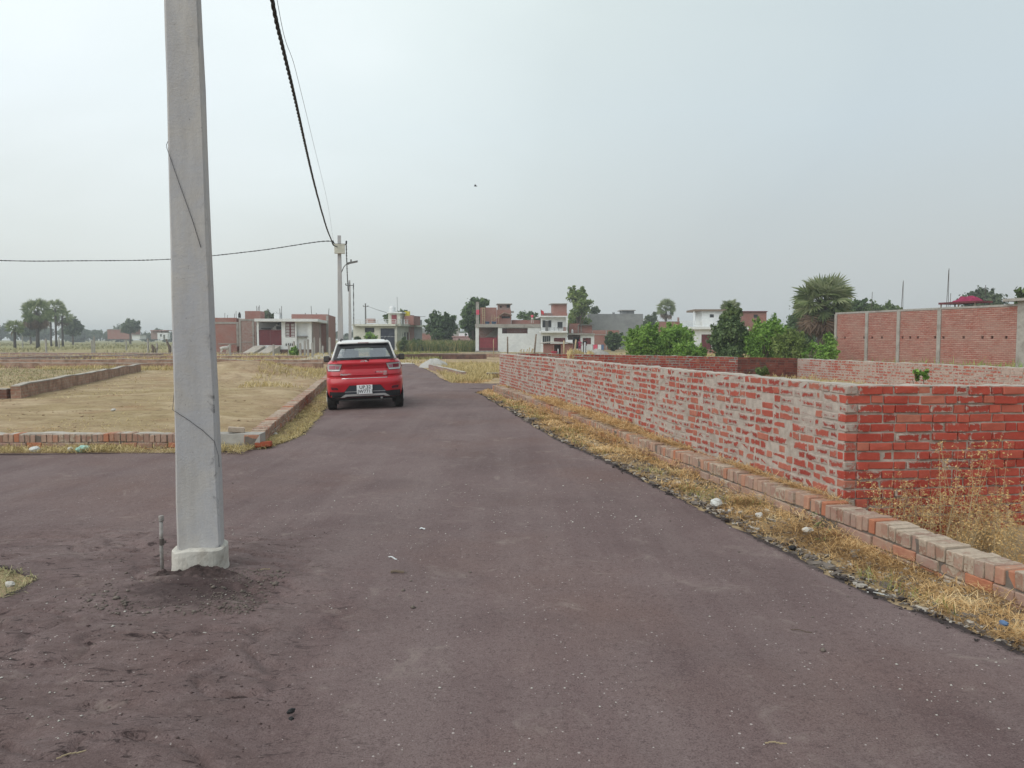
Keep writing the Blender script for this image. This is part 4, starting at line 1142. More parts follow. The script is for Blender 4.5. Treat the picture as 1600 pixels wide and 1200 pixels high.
# lower bumper, insert, skid plate
decal('bumper_trim', [(-0.850, 0.442), (-0.46, 0.432), (-0.34, 0.575), (0.34, 0.575), (0.46, 0.432), (0.850, 0.442), (0.848, 0.30), (-0.848, 0.30)], M['carblack'], 0.008)
decal('plate_recess', [(-0.445, 0.437), (-0.335, 0.567), (0.335, 0.567), (0.445, 0.437), (0.445, 0.385), (-0.445, 0.385)], M['carslate'], 0.011)
decal('trim_strip', [(-0.445, 0.437), (0.445, 0.437), (0.445, 0.428), (-0.445, 0.428)], M['silver'], 0.014)
decal('skid_plate', [(-0.545, 0.308), (-0.44, 0.375), (0.44, 0.375), (0.545, 0.308), (0.46, 0.308), (0.40, 0.330), (-0.40, 0.330), (-0.46, 0.308)], M['silver'], 0.03)
for s in (-1, 1):
    decal('fog_recess', [(s * 0.55, 0.50), (s * 0.58, 0.468), (s * 0.76, 0.475), (s * 0.775, 0.56), (s * 0.62, 0.55)], M['carred'], 0.012)
    fr = decal('reflector_recess', [(s * 0.585, 0.505), (s * 0.60, 0.482), (s * 0.735, 0.486), (s * 0.75, 0.545), (s * 0.62, 0.535)], M['carblack'], 0.016)
    decal('reflector', [(s * 0.61, 0.498), (s * 0.72, 0.503), (s * 0.73, 0.525), (s * 0.625, 0.52)], M['lens_red'], 0.019, parent=fr)
    # raised shoulder line of the bumper over the recess
    decal('bumper_crease', [(s * 0.50, 0.585), (s * 0.62, 0.60), (s * 0.80, 0.635), (s * 0.80, 0.615), (s * 0.63, 0.58)], M['carred'], 0.014)
# tailgate: a panel slightly proud with a dark shut line round it
tg = [(-0.60, 1.10), (-0.52, 1.03), (-0.475, 0.93), (-0.52, 0.80), (-0.50, 0.742), (-0.06, 0.735), (0, 0.728), (0.06, 0.735), (0.50, 0.742), (0.52, 0.80), (0.475, 0.93), (0.52, 1.03), (0.60, 1.10), (0.60, 1.128), (-0.60, 1.128)]
decal('shut_line', [(x * 1.012, z - 0.006 * (1 if z < 1 else -0) ) for x, z in tg], M['carblack'], 0.0025)
gate = decal('tailgate', tg, M['carred'], 0.008)
decal('shut_line', [(-0.50, 0.738), (0.50, 0.738), (0.50, 0.727), (-0.50, 0.727)], M['chrome'], 0.010)
decal('crease', [(-0.42, 1.0), (-0.36, 1.055), (0.36, 1.055), (0.42, 1.0), (0.34, 1.02), (-0.34, 1.02)], M['carred'], 0.020, parent=gate)
# lamps
for s in (-1, 1):
    tl = decal('tail_lamp', [(s * 0.475, 1.055), (s * 0.81, 1.065), (s * 0.835, 0.98), (s * 0.81, 0.895), (s * 0.54, 0.895)], M['carblack'], 0.010)
    decal('lens', [(s * 0.49, 1.045), (s * 0.805, 1.054), (s * 0.822, 0.98), (s * 0.80, 0.905), (s * 0.545, 0.905)], M['lens_clear'], 0.016, parent=tl)
    decal('lens', [(s * 0.535, 1.01), (s * 0.625, 1.012), (s * 0.625, 0.945), (s * 0.56, 0.945)], M['lens_pink'], 0.020, parent=tl)
    decal('lens', [(s * 0.635, 1.022), (s * 0.775, 1.026), (s * 0.775, 0.945), (s * 0.635, 0.945)], M['lens_red'] if s > 0 else M['lens_pink'], 0.020, parent=tl)  # left outer lens is pink: a reflection put into its colour
# writing
def text_mesh(txt, size, mat, name, parent, x, z, y, extrude=0.002, shear=0.0, bold=0.0, align='CENTER'):
    cu = bpy.data.curves.new(name, 'FONT'); cu.body = txt; cu.size = size; cu.extrude = extrude; cu.shear = shear; cu.offset = bold
    cu.align_x = align; cu.align_y = 'CENTER'
    t = bpy.data.objects.new(name + '_curve', cu); COL.objects.link(t)
    bpy.context.view_layer.update()
    me = bpy.data.meshes.new_from_object(t.evaluated_get(bpy.context.evaluated_depsgraph_get()))
    bpy.data.objects.remove(t)
    me.materials.clear(); me.materials.append(mat)
    me.transform(Matrix.Rotation(R(90), 4, 'X'))
    o = bpy.data.objects.new(name, me); link(o, parent); o.location = (x, y, z)
    return o
pl = MB(); pl.box(-0.172, 0, 0.378, 0.172, 0.02, 0.578)
plate = pl.build('number_plate', M['plate'], car, loc=(-0.01, -0.028, 0)); bevel(plate, .004)
text_mesh('UP.32', 0.105, M['ink'], 'lettering', plate, 0.01, 0.528, -0.002, bold=0.001)
text_mesh('JW7711', 0.105, M['ink'], 'lettering', plate, 0.015, 0.432, -0.002, bold=0.001)
text_mesh('Mahindra', 0.066, M['badge'], 'badge', gate, -0.405, 0.820, rear_y(-0.4, 0.82) - 0.010, bold=0.0012)
text_mesh('KUV100', 0.066, M['badge'], 'badge', gate, 0.375, 0.852, rear_y(0.375, 0.85) - 0.010, shear=0.2, bold=0.0012)
text_mesh('NXT', 0.040, M['badge'], 'badge', gate, 0.455, 0.800, rear_y(0.45, 0.80) - 0.010, bold=0.0008)
b = MB(); b.lathe([(0.016, -0.004), (0.016, 0.004)], 12, (0.245, rear_y(0.24, 0.85) - 0.010, 0.852), axis='y'); b.build('badge', M['lens_red'], gate)
# emblem: three swept strips inside an oval
em = MB(); yb = rear_y(0, 1.09) - 0.012
def strip(pts, w, mb, y):
    for (a, b) in zip(pts, pts[1:]):
        mb.face([(a[0] - w, y, a[1]), (a[0] + w, y, a[1]), (b[0] + w, y, b[1]), (b[0] - w, y, b[1])])
        mb.face([(a[0] - w, y + .01, a[1]), (b[0] - w, y + .01, b[1]), (b[0] - w, y, b[1]), (a[0] - w, y, a[1])])
        mb.face([(a[0] + w, y + .01, a[1]), (b[0] + w, y + .01, b[1]), (b[0] + w, y, b[1]), (a[0] + w, y, a[1])])
zc = 1.088
for s in (-1, 1):
    strip([(s * 0.012 - 0.0, zc - 0.036), (s * 0.03, zc - 0.01), (s * 0.022 + 0.01, zc + 0.02), (s * 0.006 + 0.03, zc + 0.040)], 0.009, em, yb)
    strip([(s * 0.042, zc - 0.036), (s * 0.075, zc - 0.008), (s * 0.058, zc + 0.022), (s * 0.03 + 0.01, zc + 0.040)], 0.010, em, yb)
strip([(-0.082, zc - 0.038), (-0.03, zc - 0.043), (0.03, zc - 0.043), (0.082, zc - 0.038)], 0.004, em, yb)
em.build('emblem', M['badge'], gate)
# glasshouse -------------------------------------------------------------
zb, zt = 1.145, 1.50
def pane(name, quad, mat, th=0.006, nu=6, nv=4, bulge=0.0, bdir=(0, -1, 0), parent=None):
    mb = MB(); q = [Vector(p) for p in quad]; bd = Vector(bdir)
    def P(u, v): return (q[0] * (1 - u) + q[1] * u) * (1 - v) + (q[3] * (1 - u) + q[2] * u) * v + bd * bulge * (1 - (2 * u - 1) ** 2)
    for i in range(nu):
        for j in range(nv):
            c = [P(i / nu, j / nv), P((i + 1) / nu, j / nv), P((i + 1) / nu, (j + 1) / nv), P(i / nu, (j + 1) / nv)]
            mb.face(c)
    return mb.build(name, mat, parent or car, smooth=True)
rw = pane('rear_window', [(-0.655, 0.155, zb + 0.02), (0.655, 0.155, zb + 0.02), (0.555, 0.40, zt - 0.01), (-0.555, 0.40, zt - 0.01)], M['glass'], bulge=0.03)
# black border printed on the glass
fb = MB()
def frame_strip(a, b, w_in, y_off=-0.004):
    pass
bq = [Vector((-0.675, 0.148, zb + 0.0)), Vector((0.675, 0.148, zb + 0.0)), Vector((0.565, 0.40, zt)), Vector((-0.565, 0.40, zt))]
iq = [Vector((-0.600, 0.158, zb + 0.045)), Vector((0.600, 0.158, zb + 0.045)), Vector((0.500, 0.325, zt - 0.095)), Vector((-0.500, 0.325, zt - 0.095))]
def onp(p): return Vector((p.x, p.y - 0.03 * (1 - (p.x / 0.6) ** 2) - 0.006 if abs(p.x) < .6 else p.y - 0.006, p.z))
for k in range(4):
    A, B, C, D = bq[k], bq[(k + 1) % 4], iq[(k + 1) % 4], iq[k]
    n = 8
    for i in range(n):
        u0, u1 = i / n, (i + 1) / n
        fb.face([onp(A.lerp(B, u0)), onp(A.lerp(B, u1)), onp(D.lerp(C, u1)), onp(D.lerp(C, u0))])
fb.build('window_border', M['carblack'], rw)
pane('windscreen', [(-0.64, 2.66, zb + 0.02), (0.64, 2.66, zb + 0.02), (0.54, 1.98, zt), (-0.54, 1.98, zt)], M['glassfront'], bulge=0.05, bdir=(0, 1, 0))
for s in (-1, 1):
    pane('side_window', [(s * 0.715, 0.32, zb + 0.01), (s * 0.715, 2.60, zb + 0.01), (s * 0.585, 1.95, zt), (s * 0.585, 0.55, zt)], M['glass'])
    for (p, q, r_) in (((0.70, 0.20, zb - 0.01), (0.582, 0.44, zt + 0.01), 0.021), ((0.70, 2.66, zb - 0.01), (0.575, 1.97, zt + 0.01), 0.03), ((0.722, 1.30, zb - 0.01), (0.59, 1.25, zt + 0.01), 0.025)):
        mb = MB(); A, B = Vector(p), Vector(q); A.x *= s; B.x *= s
        pts = [A.lerp(B, t) for t in (0, .33, .66, 1)]
        mb.tube(pts, [r_ * 1.5, r_ * 1.2, r_ * 1.05, r_], 8)
        mb.build('pillar', M['carwhite'] if r_ != .025 else M['carblack'], car, smooth=True)
# roof with rear spoiler
roof = loft([(1.49, 0.585, 0.36, 2.02), (1.505, 0.60, 0.325, 2.06), (1.53, 0.595, 0.34, 2.05), (1.56, 0.56, 0.43, 1.95), (1.580, 0.48, 0.60, 1.75), (1.588, 0.34, 0.8, 1.5)], cr=0.4, cf=0.5, n_rear=5)
roof.build('roof', M['carwhite'], car, smooth=True)
sp = MB(); sp.box(-0.54, 0.318, 1.478, 0.54, 0.42, 1.494); sp.build('spoiler_lip', M['carblack'], car)
b = MB(); b.box(-0.12, 0.312, 1.512, 0.12, 0.33, 1.524); b.build('brake_lamp', M['lens_red'], car)
for s in (-1, 1):
    mb = MB(); mb.tube([(s * 0.50, 0.50, 1.55), (s * 0.50, 0.56, 1.603), (s * 0.51, 1.2, 1.615), (s * 0.50, 1.75, 1.603), (s * 0.50, 1.82, 1.55)], 0.014, 6); mb.build('roof_rail', M['carblack'], car, smooth=True)
# wiper
mb = MB(); mb.tube([(0.10, 0.085, 1.105), (0.085, 0.10, 1.14), (0.05, 0.095, 1.175), (-0.12, 0.10, 1.185), (-0.33, 0.12, 1.168)], [0.014, 0.014, 0.011, 0.009, 0.006], 6)
mb.build('wiper', M['carblack'], car, smooth=True)
# cabin
fl = MB(); fl.box(-0.66, 0.22, 1.152, 0.66, 2.6, 1.158); fl.build('parcel_shelf', M['carblack'], car)
for y, zz, w in ((0.75, 1.27, 0.12), (1.75, 1.33, 0.20)):
    for s in (-1, 1):
        mb = MB(); mb.box(s * 0.33 - w, y, 1.158, s * 0.33 + w, y + 0.14, zz); h = mb.build('seat', M['interior'], car); bevel(h, .05, 3)
        mb = MB(); mb.box(s * 0.33 - .11, y + .02, zz + .005, s * 0.33 + .11, y + 0.12, zz + .15); h = mb.build('headrest', M['interior'], car); bevel(h, .045, 3)
mb = MB(); mb.box(-0.09, 2.0, 1.40, 0.09, 2.02, 1.45); mb.build('mirror', M['carblack'], car)
# door mirrors
for s in (-1, 1):
    mb = MB(); mb.box(s * 0.845, 2.10, 1.055, s * 0.995, 2.22, 1.205)
    o = mb.build('door_mirror', M['carblack'], car); bevel(o, .035, 3)
    mb = MB(); mb.box(s * 0.865, 2.094, 1.075, s * 0.978, 2.102, 1.188); bevel(mb.build('mirror_glass', M['glassdark'], o), .003)
    mb = MB(); mb.tube([(s * 0.76, 2.26, 1.11), (s * 0.90, 2.24, 1.13)], 0.025, 6); mb.build('mirror_arm', M['carblack'], o)
    # door handles and shut lines on the flanks
    for y in (0.98, 2.02):
        mb = MB(); mb.box(s * 0.852, y, 0.93, s * 0.875, y + 0.19, 0.955); mb.build('door_handle', M['carblack'], car)
    mb = MB(); mb.box(s * 0.80, 1.08, 0.30, s * 0.872, 2.66, 0.40); h = mb.build('sill_cladding', M['carblack'], car); bevel(h, .015, 2)
# wheels
def wheel(x, y, s):
    w = thing('wheel', None, None, (x, y, 0.315)); w.parent = car
    t = MB(); hw = 0.098
    prof = [(0.20, -hw), (0.27, -hw), (0.300, -hw * 0.95), (0.313, -hw * 0.72), (0.315, -hw * .25), (0.308, -hw * .22), (0.308, -hw * .15), (0.315, -hw * .12), (0.315, hw * .12), (0.308, hw * .15), (0.308, hw * .22), (0.315, hw * .25), (0.313, hw * 0.72), (0.300, hw * 0.95), (0.27, hw), (0.20, hw)]
    t.lathe(prof, 40, axis='x'); t.build('tyre', M['tyre'], w)
    r_ = MB(); r_.lathe([(0.205, -hw * .9), (0.205, hw * .9)], 24, axis='x')
    for k in range(5):
        a = 2 * math.pi * k / 5
        r_.tube([(s * hw * .95, 0.02 * math.cos(a), 0.02 * math.sin(a)), (s * hw * .95, 0.2 * math.cos(a), 0.2 * math.sin(a))], [0.03, 0.02], 6)
    r_.build('rim', M['silver'], w)
for y in AX:
    for s in (-1, 1): wheel(s * 0.758, y, s)
# underside
mb = MB(); mb.box(-0.72, 0.22, 0.24, 0.72, 3.4, 0.30); mb.build('underbody', M['black'], car)
mb = MB(); mb.tube([(-0.62, 0.66, 0.255), (0.62, 0.66, 0.255)], 0.035, 8); mb.build('axle', M['steel'], car, smooth=True)
mb = MB(); mb.box(-0.56, 0.30, 0.205, 0.56, 0.34, 0.225); mb.build('tow_bar', M['steel'], car)
mb = MB(); mb.tube([(0.36, 0.10, 0.275), (0.36, 0.5, 0.28)], 0.026, 10); mb.build('exhaust', M['silver'], car, smooth=True)
for s in (-1, 1):
    mb = MB(); mb.box(s * 0.62 - .02 * s, 0.42, 0.14, s * 0.60 + 0.26 * s, 0.425, 0.30); mb.build('mud_flap', M['black'], car)
# put it on the lane, following the camber
CX, CY = -3.265, 17.12
hd = Vector((-0.186, 1.0)).normalized()
ra = (CX + hd.x * 0.66, CY + hd.y * 0.66)
rt = Vector((hd.y, -hd.x))
zl = float(road_z(ra[0] - rt.x * .76, ra[1] - rt.y * .76)); zr = float(road_z(ra[0] + rt.x * .76, ra[1] + rt.y * .76))
car.location = (CX, CY, (zl + zr) / 2 - 0.004)
car.rotation_euler = (0, -math.atan2(zr - zl, 1.52), math.atan2(-hd.x, hd.y))
# ------------------------------------------------------------------ power poles and cables
RA = math.atan2(0.18, 1.0)       # lane direction, turned to the left of the camera axis
def shaft(h, w0, w1, t0, t1, n=24, z0=-0.2, jit=0.003):
    mb = MB(); rr = random.Random(5)
    rows = []
    for i in range(n + 1):
        f = i / n; z = z0 + (h - z0) * f
        w, t = (w0 + (w1 - w0) * f) / 2, (t0 + (t1 - t0) * f) / 2
        c = 0.012
        rows.append([(x + rr.uniform(-jit, jit), y, z) for x, y in ((-w + c, -t), (w - c, -t), (w, -t + c), (w, t - c), (w - c, t), (-w + c, t), (-w, t - c), (-w, -t + c))])
    for r_ in rows: mb.v += r_
    for i in range(n):
        for k in range(8):
            a, b = i * 8 + k, i * 8 + (k + 1) % 8
            mb.f.append((a, b, b + 8, a + 8)); mb.uv.append([(0, 0)] * 4); mb.t.append(0)
    mb.f.append(tuple(n * 8 + k for k in range(8))); mb.uv.append([(0, 0)] * 8); mb.t.append(0)
    return mb

P1 = (-2.115, 5.16)
p1 = thing('power_pole', 'big pale concrete power pole standing on the road, with a cement collar at its foot', 'pole', (P1[0], P1[1], float(road_z(*P1)) - 0.01), RA)
p1.rotation_euler = (0, -0.0085, RA)
shaft(8.0, 0.284, 0.122, 0.17, 0.10).build('shaft', M['pole'], p1)
# cement collar: uneven oval drum
mb = MB(); n = 40; rows = []
for z, f in ((-0.2, 1.03), (0.0, 1.02), (0.06, 1.0), (0.12, 1.0), (0.155, 0.985), (0.165, 0.95), (0.168, 0.6)):
    row = []
    for k in range(n):
        a = 2 * math.pi * k / n
        ca, sa = math.cos(a), math.sin(a)
        rx, ry = 0.176, 0.155
        x = rx * math.copysign(abs(ca) ** 0.62, ca) * f; y = ry * math.copysign(abs(sa) ** 0.75, sa) * f
        q = 0.010 * float(fbm(np.array([ca * 2 + z * 9]), np.array([sa * 2]), 31, 4)[0])
        zz = z * (1 + 0.12 * float(fbm(np.array([ca * 1.5]), np.array([sa * 1.5]), 32, 3)[0])) if z > .1 else z
        row.append((x * (1 + q * 4) - .008, y * (1 + q * 4), zz))
    mb.v += row
for i in range(6):
    for k in range(n):
        a, b = i * n + k, i * n + (k + 1) % n
        mb.f.append((a, b, b + n, a + n)); mb.uv.append([(0, 0)] * 4); mb.t.append(0)
mb.f.append(tuple(6 * n + k for k in range(n))); mb.uv.append([(0, 0)] * n); mb.t.append(0)
collar = mb.build('cement_collar', simple('collar_cement', (0.52, 0.50, 0.455), 0.95, 0.12, 9, 0.5, stain=(0.34, 0.31, 0.27), stainscale=6), p1)
bevel(collar, .012, 2)
# thin earthing wire wound round the shaft (local coordinates of the pole)
def on_pole(px, py, side=-1, off=0.006):
    """point on the front face of the pole seen at a pixel"""
    r = ray(px, py)
    c, s = math.cos(RA), math.sin(RA)
    o = Vector((0 - P1[0], 0 - P1[1], EYE - p1.location.z)); d = Vector(r)
    o = Vector((c * o.x + s * o.y, -s * o.x + c * o.y, o.z)); d = Vector((c * d.x + s * d.y, -s * d.x + c * d.y, d.z))
    t = (-0.085 - o.y) / d.y
    p = o + d * t
    f = (p.z + .2) / 8.2
    y = -(0.17 + (0.10 - 0.17) * f) / 2 - off
    t = (y - o.y) / d.y
    return o + d * t
mb = MB()
a = [on_pole(*q) for q in ((267, 232), (285, 285), (306, 345), (318, 385))]
w = lambda p, dx, dy: (p.x + dx, p.y + dy, p.z)
b_ = [on_pole(*q) for q in ((272, 640), (295, 655), (318, 672), (337, 690), (343, 712), (344, 730))]
z1, z2 = a[-1].z, b_[0].z
back = [(0.105, 0.05, z1 - .08), (0.06, 0.085, z1 - .3), (-0.10, 0.09, z1 - .9), (-0.139, 0.0, z2 + .12)]
mb.tube([(a[0].x - .006, 0.03, a[0].z + .10), (a[0].x - .009, -0.05, a[0].z + .03)] + a + [(a[-1].x + .004, -0.02, a[-1].z - .05)] + back + b_, 0.0021, 5)
mb.build('earthing_wire', M['wire'], p1, smooth=True)

# small rusty pipe beside it
M['pipe'] = simple('grey_pipe', (0.30, 0.29, 0.28), 0.6, 0.3, 30, 0.2, stain=(0.14, 0.10, 0.08), stainscale=9)
px_ = gp(254, 893)
mb = MB(); mb.tube([(0, 0, -.1), (-.004, 0, .2), (0.0, 0, .372)], 0.0125, 8); 
pipe = thing('ground_pipe', 'thin grey pipe stub standing in the road next to the concrete pole', 'pipe', (px_[0], px_[1], float(road_z(*px_)) - 0.02))
mb.build('pipe', M['pipe'], pipe, smooth=True)
mb = MB(); mb.lathe([(0.016, 0.355), (0.018, 0.36), (0.018, 0.392), (0.014, 0.395)], 10); mb.build('cap', M['pipe'], pipe, smooth=True)
mb = MB(); mb.lathe([(0.0155, 0.19), (0.0155, 0.235)], 10); mb.box(0.01, -.006, .205, .03, .004, .222); mb.build('clamp', M['rust'], pipe)

def far_pole(px, Y, top_py, label, box=False, lamp=False, dark=False, group='concrete poles along the lane'):
    x, _, z = at(px, top_py, Y)
    p = thing('power_pole', label, 'pole', (x, Y, 0), RA, group)
    z += 0
    shaft(z, 0.34, 0.18, 0.17, 0.11, 8, jit=0).build('shaft', M['pole'] if not dark else M['steel'], p)
    mb = MB(); mb.box(-.36, -.10, z - .52, .40, -.06, z - .45); mb.build('cross_arm', M['rust'], p)
    for dx in (-.34, .38):
        mb = MB(); mb.lathe([(.03, 0), (.055, .04), (.03, .08), (.055, .12), (.02, .17)], 8, (dx, -.08, z - .45)); mb.build('insulator', M['black'], p, smooth=True)
    if box:
        mb = MB(); mb.box(-.26, -.30, z - 1.00, .30, -.07, z - .47 - .06); o = mb.build('meter_box', M['cream'], p); bevel(o, .01)
        mb = MB(); mb.box(-.28, -.32, z - .51 - .03, .32, -.07, z - .47 - .025); mb.build('box_lid', M['cream'], o)
    if lamp:
        mb = MB(); mb.tube([(.1, 0, z - 2.0), (.22, -.02, z - 1.72), (.34, -.05, z - 1.58), (.52, -.08, z - 1.55)], .025, 6); mb.build('lamp_arm', M['steel'], p, smooth=True)
        mb = MB(); mb.box(.42, -.16, z - 1.57, .98, -.02, z - 1.47, xf=lambda a, b, c: (a, b, c + (a - .42) * .22)); mb.box(.58, -.12, z - 1.44, .66, -.06, z - 1.30); mb.build('lamp_head', M['steel'], p)
    return p, Vector((x, Y, z))
p2, T2 = far_pole(530, 42.5, 368, 'concrete pole with a pale meter box and lamp arm behind the red car', box=True, lamp=True)
p3, T3 = far_pole(546, 74, 438, 'slimmer concrete pole just to the side of the meter box pole, farther along the lane')
p4, T4 = far_pole(571, 118, 474, 'dark stained pole before the cream house at the lane end', dark=True)

def twisted(name, label, pts, rad, strands=3, twist=0.55, mat='cable', cat='cable', group=None, n=220):
    """bundle of strands wound round a spline through pts"""
    P = [Vector(p) for p in pts]
    # Catmull-Rom samples
    S_ = []
    ext = [P[0] * 2 - P[1]] + P + [P[-1] * 2 - P[-2]]
    m = len(P) - 1
    for i in range(n + 1):
        f = i / n * m; k = min(int(f), m - 1); t = f - k
        a, b, c, d = ext[k:k + 4]
        S_.append(0.5 * ((2 * b) + (c - a) * t + (2 * a - 5 * b + 4 * c - d) * t * t + (3 * b - a - 3 * c + d) * t ** 3))
    mb = MB(); L = 0
    ph = [0]
    for i in range(n): ph.append(ph[-1] + (S_[i + 1] - S_[i]).length / twist * 2 * math.pi)
    for s in range(strands):
        line = []
        for i, p in enumerate(S_):
            d = (S_[min(i + 1, n)] - S_[max(i - 1, 0)]).normalized(); e1 = d.cross(Vector((0, 0, 1))).normalized(); e2 = d.cross(e1)
            a = ph[i] + 2 * math.pi * s / strands
            line.append(p + (e1 * math.cos(a) + e2 * math.sin(a)) * (rad if strands > 1 else 0))
        mb.tube(line, rad, 5)
    return tag(mb.build(name, M[mat], smooth=True), label, cat, group)
def cab(px, py, Y): return at(px, py, Y)
main = [(-2.02, 5.10, 7.05), (-2.45, 7.2, 6.35), cab(425, 0, 9.7), cab(443, 80, 11.2), cab(461, 155, 13.1), cab(490, 283, 18.8), cab(509, 352, 26.4), cab(517, 373, 33.0), cab(521, 383, 38.0), (T2.x - .1, 42.38, T2.z - .62)]
twisted('power_cable', 'thick twisted black cable sagging from the big pole to the pole with the meter box', main, 0.0150, 3, 0.55, n=420)
th = [(-2.05, 5.2, 7.7), cab(433, 0, 10.2), cab(462, 110, 13.5), cab(490, 225, 20), cab(512, 318, 31), (T2.x - .3, 42.4, T2.z - .3)]
twisted('thin_wire', 'single thin wire running above the thick twisted cable', th, 0.004, 1, n=60, mat='wire', cat='wire')
lc = [cab(-420, 372, 41.0), cab(-200, 398, 41.3), cab(0, 407, 41.6), cab(120, 407.5, 41.8), cab(265, 405, 42.0), cab(400, 392, 42.2), (*cab(505, 377, 42.3),), (T2.x - .12, 42.4, T2.z - .5)]
twisted('power_cable', 'long cable slung sideways across the sky from the meter box pole', lc, 0.017, 2, 0.5, n=160)
def sag(a, b, s, n=9):
    a, b = Vector(a), Vector(b)
    return [a.lerp(b, i / n) - Vector((0, 0, 4 * s * (i / n) * (1 - i / n))) for i in range(n + 1)]
twisted('power_cable', 'cable sagging from the meter box pole to the slimmer pole behind it', sag((T2.x + .40, 42.4, T2.z - .4), (T3.x - .05, 73.9, T3.z - .2), 1.6), 0.022, 2, 0.6, n=80)
twisted('power_cable', 'cable drooping from the slimmer pole toward the cream house', sag((T3.x + .4, 73.9, T3.z - .5), (T4.x - 1.6, 117, 3.9), 1.5), 0.026, 2, 0.6, n=80)
twisted('power_cable', 'cable from the dark stained pole down to the cream house roof', sag((T4.x + .3, 117.8, T4.z - .4), (-12.6, 112.0, 4.8), 0.5), 0.022, 2, 0.6, n=40)
# a bird far up in the sky
bx = at(743, 291, 60)
mb = MB()
mb.tube([(-.13, 0, 0), (-.07, 0, .012), (0, 0, .02), (.08, 0, .012), (.14, 0, .015)], [.008, .03, .04, .03, .01], 8)
bird = mb.build('bird', M['blackcloth'], smooth=True, loc=bx)
tag(bird, 'tiny dark bird flying in the grey sky', 'bird')
mb = MB()
for s in (-1, 1):
    mb.face([(.06, 0, .02), (-.06, 0, .02), (-.09, s * .16, .09), (.03, s * .17, .10)]); mb.face([(.03, s * .17, .10), (-.09, s * .16, .09), (-.07, s * .33, .05)])
mb.build('wings', M['blackcloth'], bird)
# ------------------------------------------------------------------ houses
class House:
    def __init__(s, name, label, cat, px, Y, deg=0.0, group=None, z0=0.0):
        s.ang = R(deg); s.c, s.s = math.cos(s.ang), math.sin(s.ang)
        s.O = (at(px, 529, Y)[0], Y)
        s.root = thing(name, label, cat, (s.O[0], s.O[1], z0), s.ang, group)
        s.z0 = z0
    def a(s, px, b=0.0):
        t = (px - 800) / F * CT
        return -(s.O[0] - b * s.s - t * (s.O[1] + b * s.c)) / (s.c - t * s.s)
    def b(s, px, a):
        t = (px - 800) / F * CT
        return (s.O[0] + a * s.c - t * (s.O[1] + a * s.s)) / (s.s + t * s.c)
    def z(s, py, a=0.0, b=0.0):
        return at(800, py, s.O[1] + a * s.s + b * s.c)[2] - s.z0
    def front(s, part, mat, x0, x1, y0, y1, b=0.0, t=0.2, ops=(), parent=None):
        """wall parallel to the front, pixel rectangle (top y0, bottom y1); ops likewise"""
        am = (s.a(x0, b) + s.a(x1, b)) / 2
        mb = MB()
        o2 = [(s.a(o[0], b), s.a(o[1], b), s.z(o[3], am, b), s.z(o[2], am, b)) for o in ops]
        mb.panel(s.a(x0, b), s.a(x1, b), s.z(y1, am, b), s.z(y0, am, b), t, o2, lambda u, v, w: (u, b + w, v))
        return mb.build(part, M[mat], parent or s.root)
    def side(s, part, mat, a, b0, b1, z0, z1, t=0.2, ops=(), parent=None):
        mb = MB(); mb.panel(b0, b1, z0, z1, t, ops, lambda u, v, w: (a - w, u, v))
        return mb.build(part, M[mat], parent or s.root)
    def fbox(s, part, mat, x0, x1, y0, y1, b0, b1, parent=None, bev=0.0):
        am = (s.a(x0, b0) + s.a(x1, b0)) / 2
        mb = MB(); mb.box(s.a(x0, b0), b0, s.z(y1, am, b0), s.a(x1, b0), b1, s.z(y0, am, b0))
        o = mb.build(part, M[mat], parent or s.root)
        if bev: bevel(o, bev, 2)
        return o
    def box(s, part, mat, a0, b0, z0, a1, b1, z1, parent=None):
        mb = MB(); mb.box(a0, b0, z0, a1, b1, z1); return mb.build(part, M[mat], parent or s.root)
    def mesh(s, part, mat, mb, parent=None, smooth=False): return mb.build(part, M[mat], parent or s.root, smooth)
    def rods(s, part, mat, lst, r=0.02, parent=None):
        for (x, y0, y1, b) in lst:
            a = s.a(x, b); mb = MB(); mb.tube([(a, b, s.z(y1, a, b)), (a + random.uniform(-.03, .03), b, s.z((y0 + y1) / 2, a, b)), (a + random.uniform(-.06, .06), b, s.z(y0, a, b))], r, 5)
            mb.build(part, M[mat], parent or s.root)
    def rail(s, part, mat, x0, x1, ys, b, r=0.025, posts=(), parent=None, yb=None):
        mb = MB()
        for y in ys:
            a0, a1 = s.a(x0, b), s.a(x1, b); am = (a0 + a1) / 2
            mb.tube([(a0, b, s.z(y, am, b)), (a1, b, s.z(y, am, b))], r, 4)
        for p in posts:
            a = s.a(p, b); mb.box(a - r, b - r, s.z(yb or max(ys), a, b), a + r, b + r, s.z(min(ys), a, b))
        return s.mesh(part, mat, mb, parent)
    def world(s, a, b, z):
        return (s.O[0] + a * s.c - b * s.s, s.O[1] + a * s.s + b * s.c, s.z0 + z)

# A: house with the maroon gate, left of the lane ------------------------------------------------
h = House('brick_house', 'single storey house with maroon gate, white front and long brick side wall', 'house', 401.5, 80, 8.0)
aR = h.a(487); bb = h.b(517, aR)
h.front('wall', 'white', 401.5, 487, 502, 549, ops=[(404.5, 440, 503, 539.5), (446, 461, 503, 527), (463.5, 480, 504, 551)], t=0.25)
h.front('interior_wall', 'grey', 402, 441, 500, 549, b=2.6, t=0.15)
st = MB()                                      # stair inside the gateway, painted white
for k in range(5):
    x0 = h.a(424 + k * 2.4, 2.2); x1 = h.a(438, 2.2)
    st.box(x0, 2.2, h.z(516 - k * 2.3, 2, 2.2), x1, 2.55, h.z(514 - k * 2.3 - .3, 2, 2.2))
h.mesh('stair', 'white', st)
h.fbox('opening_shade', 'dark', 432, 440, 509.5, 514.5, 2.1, 2.18)  # dark plate painted for a shaded opening; no hole is cut
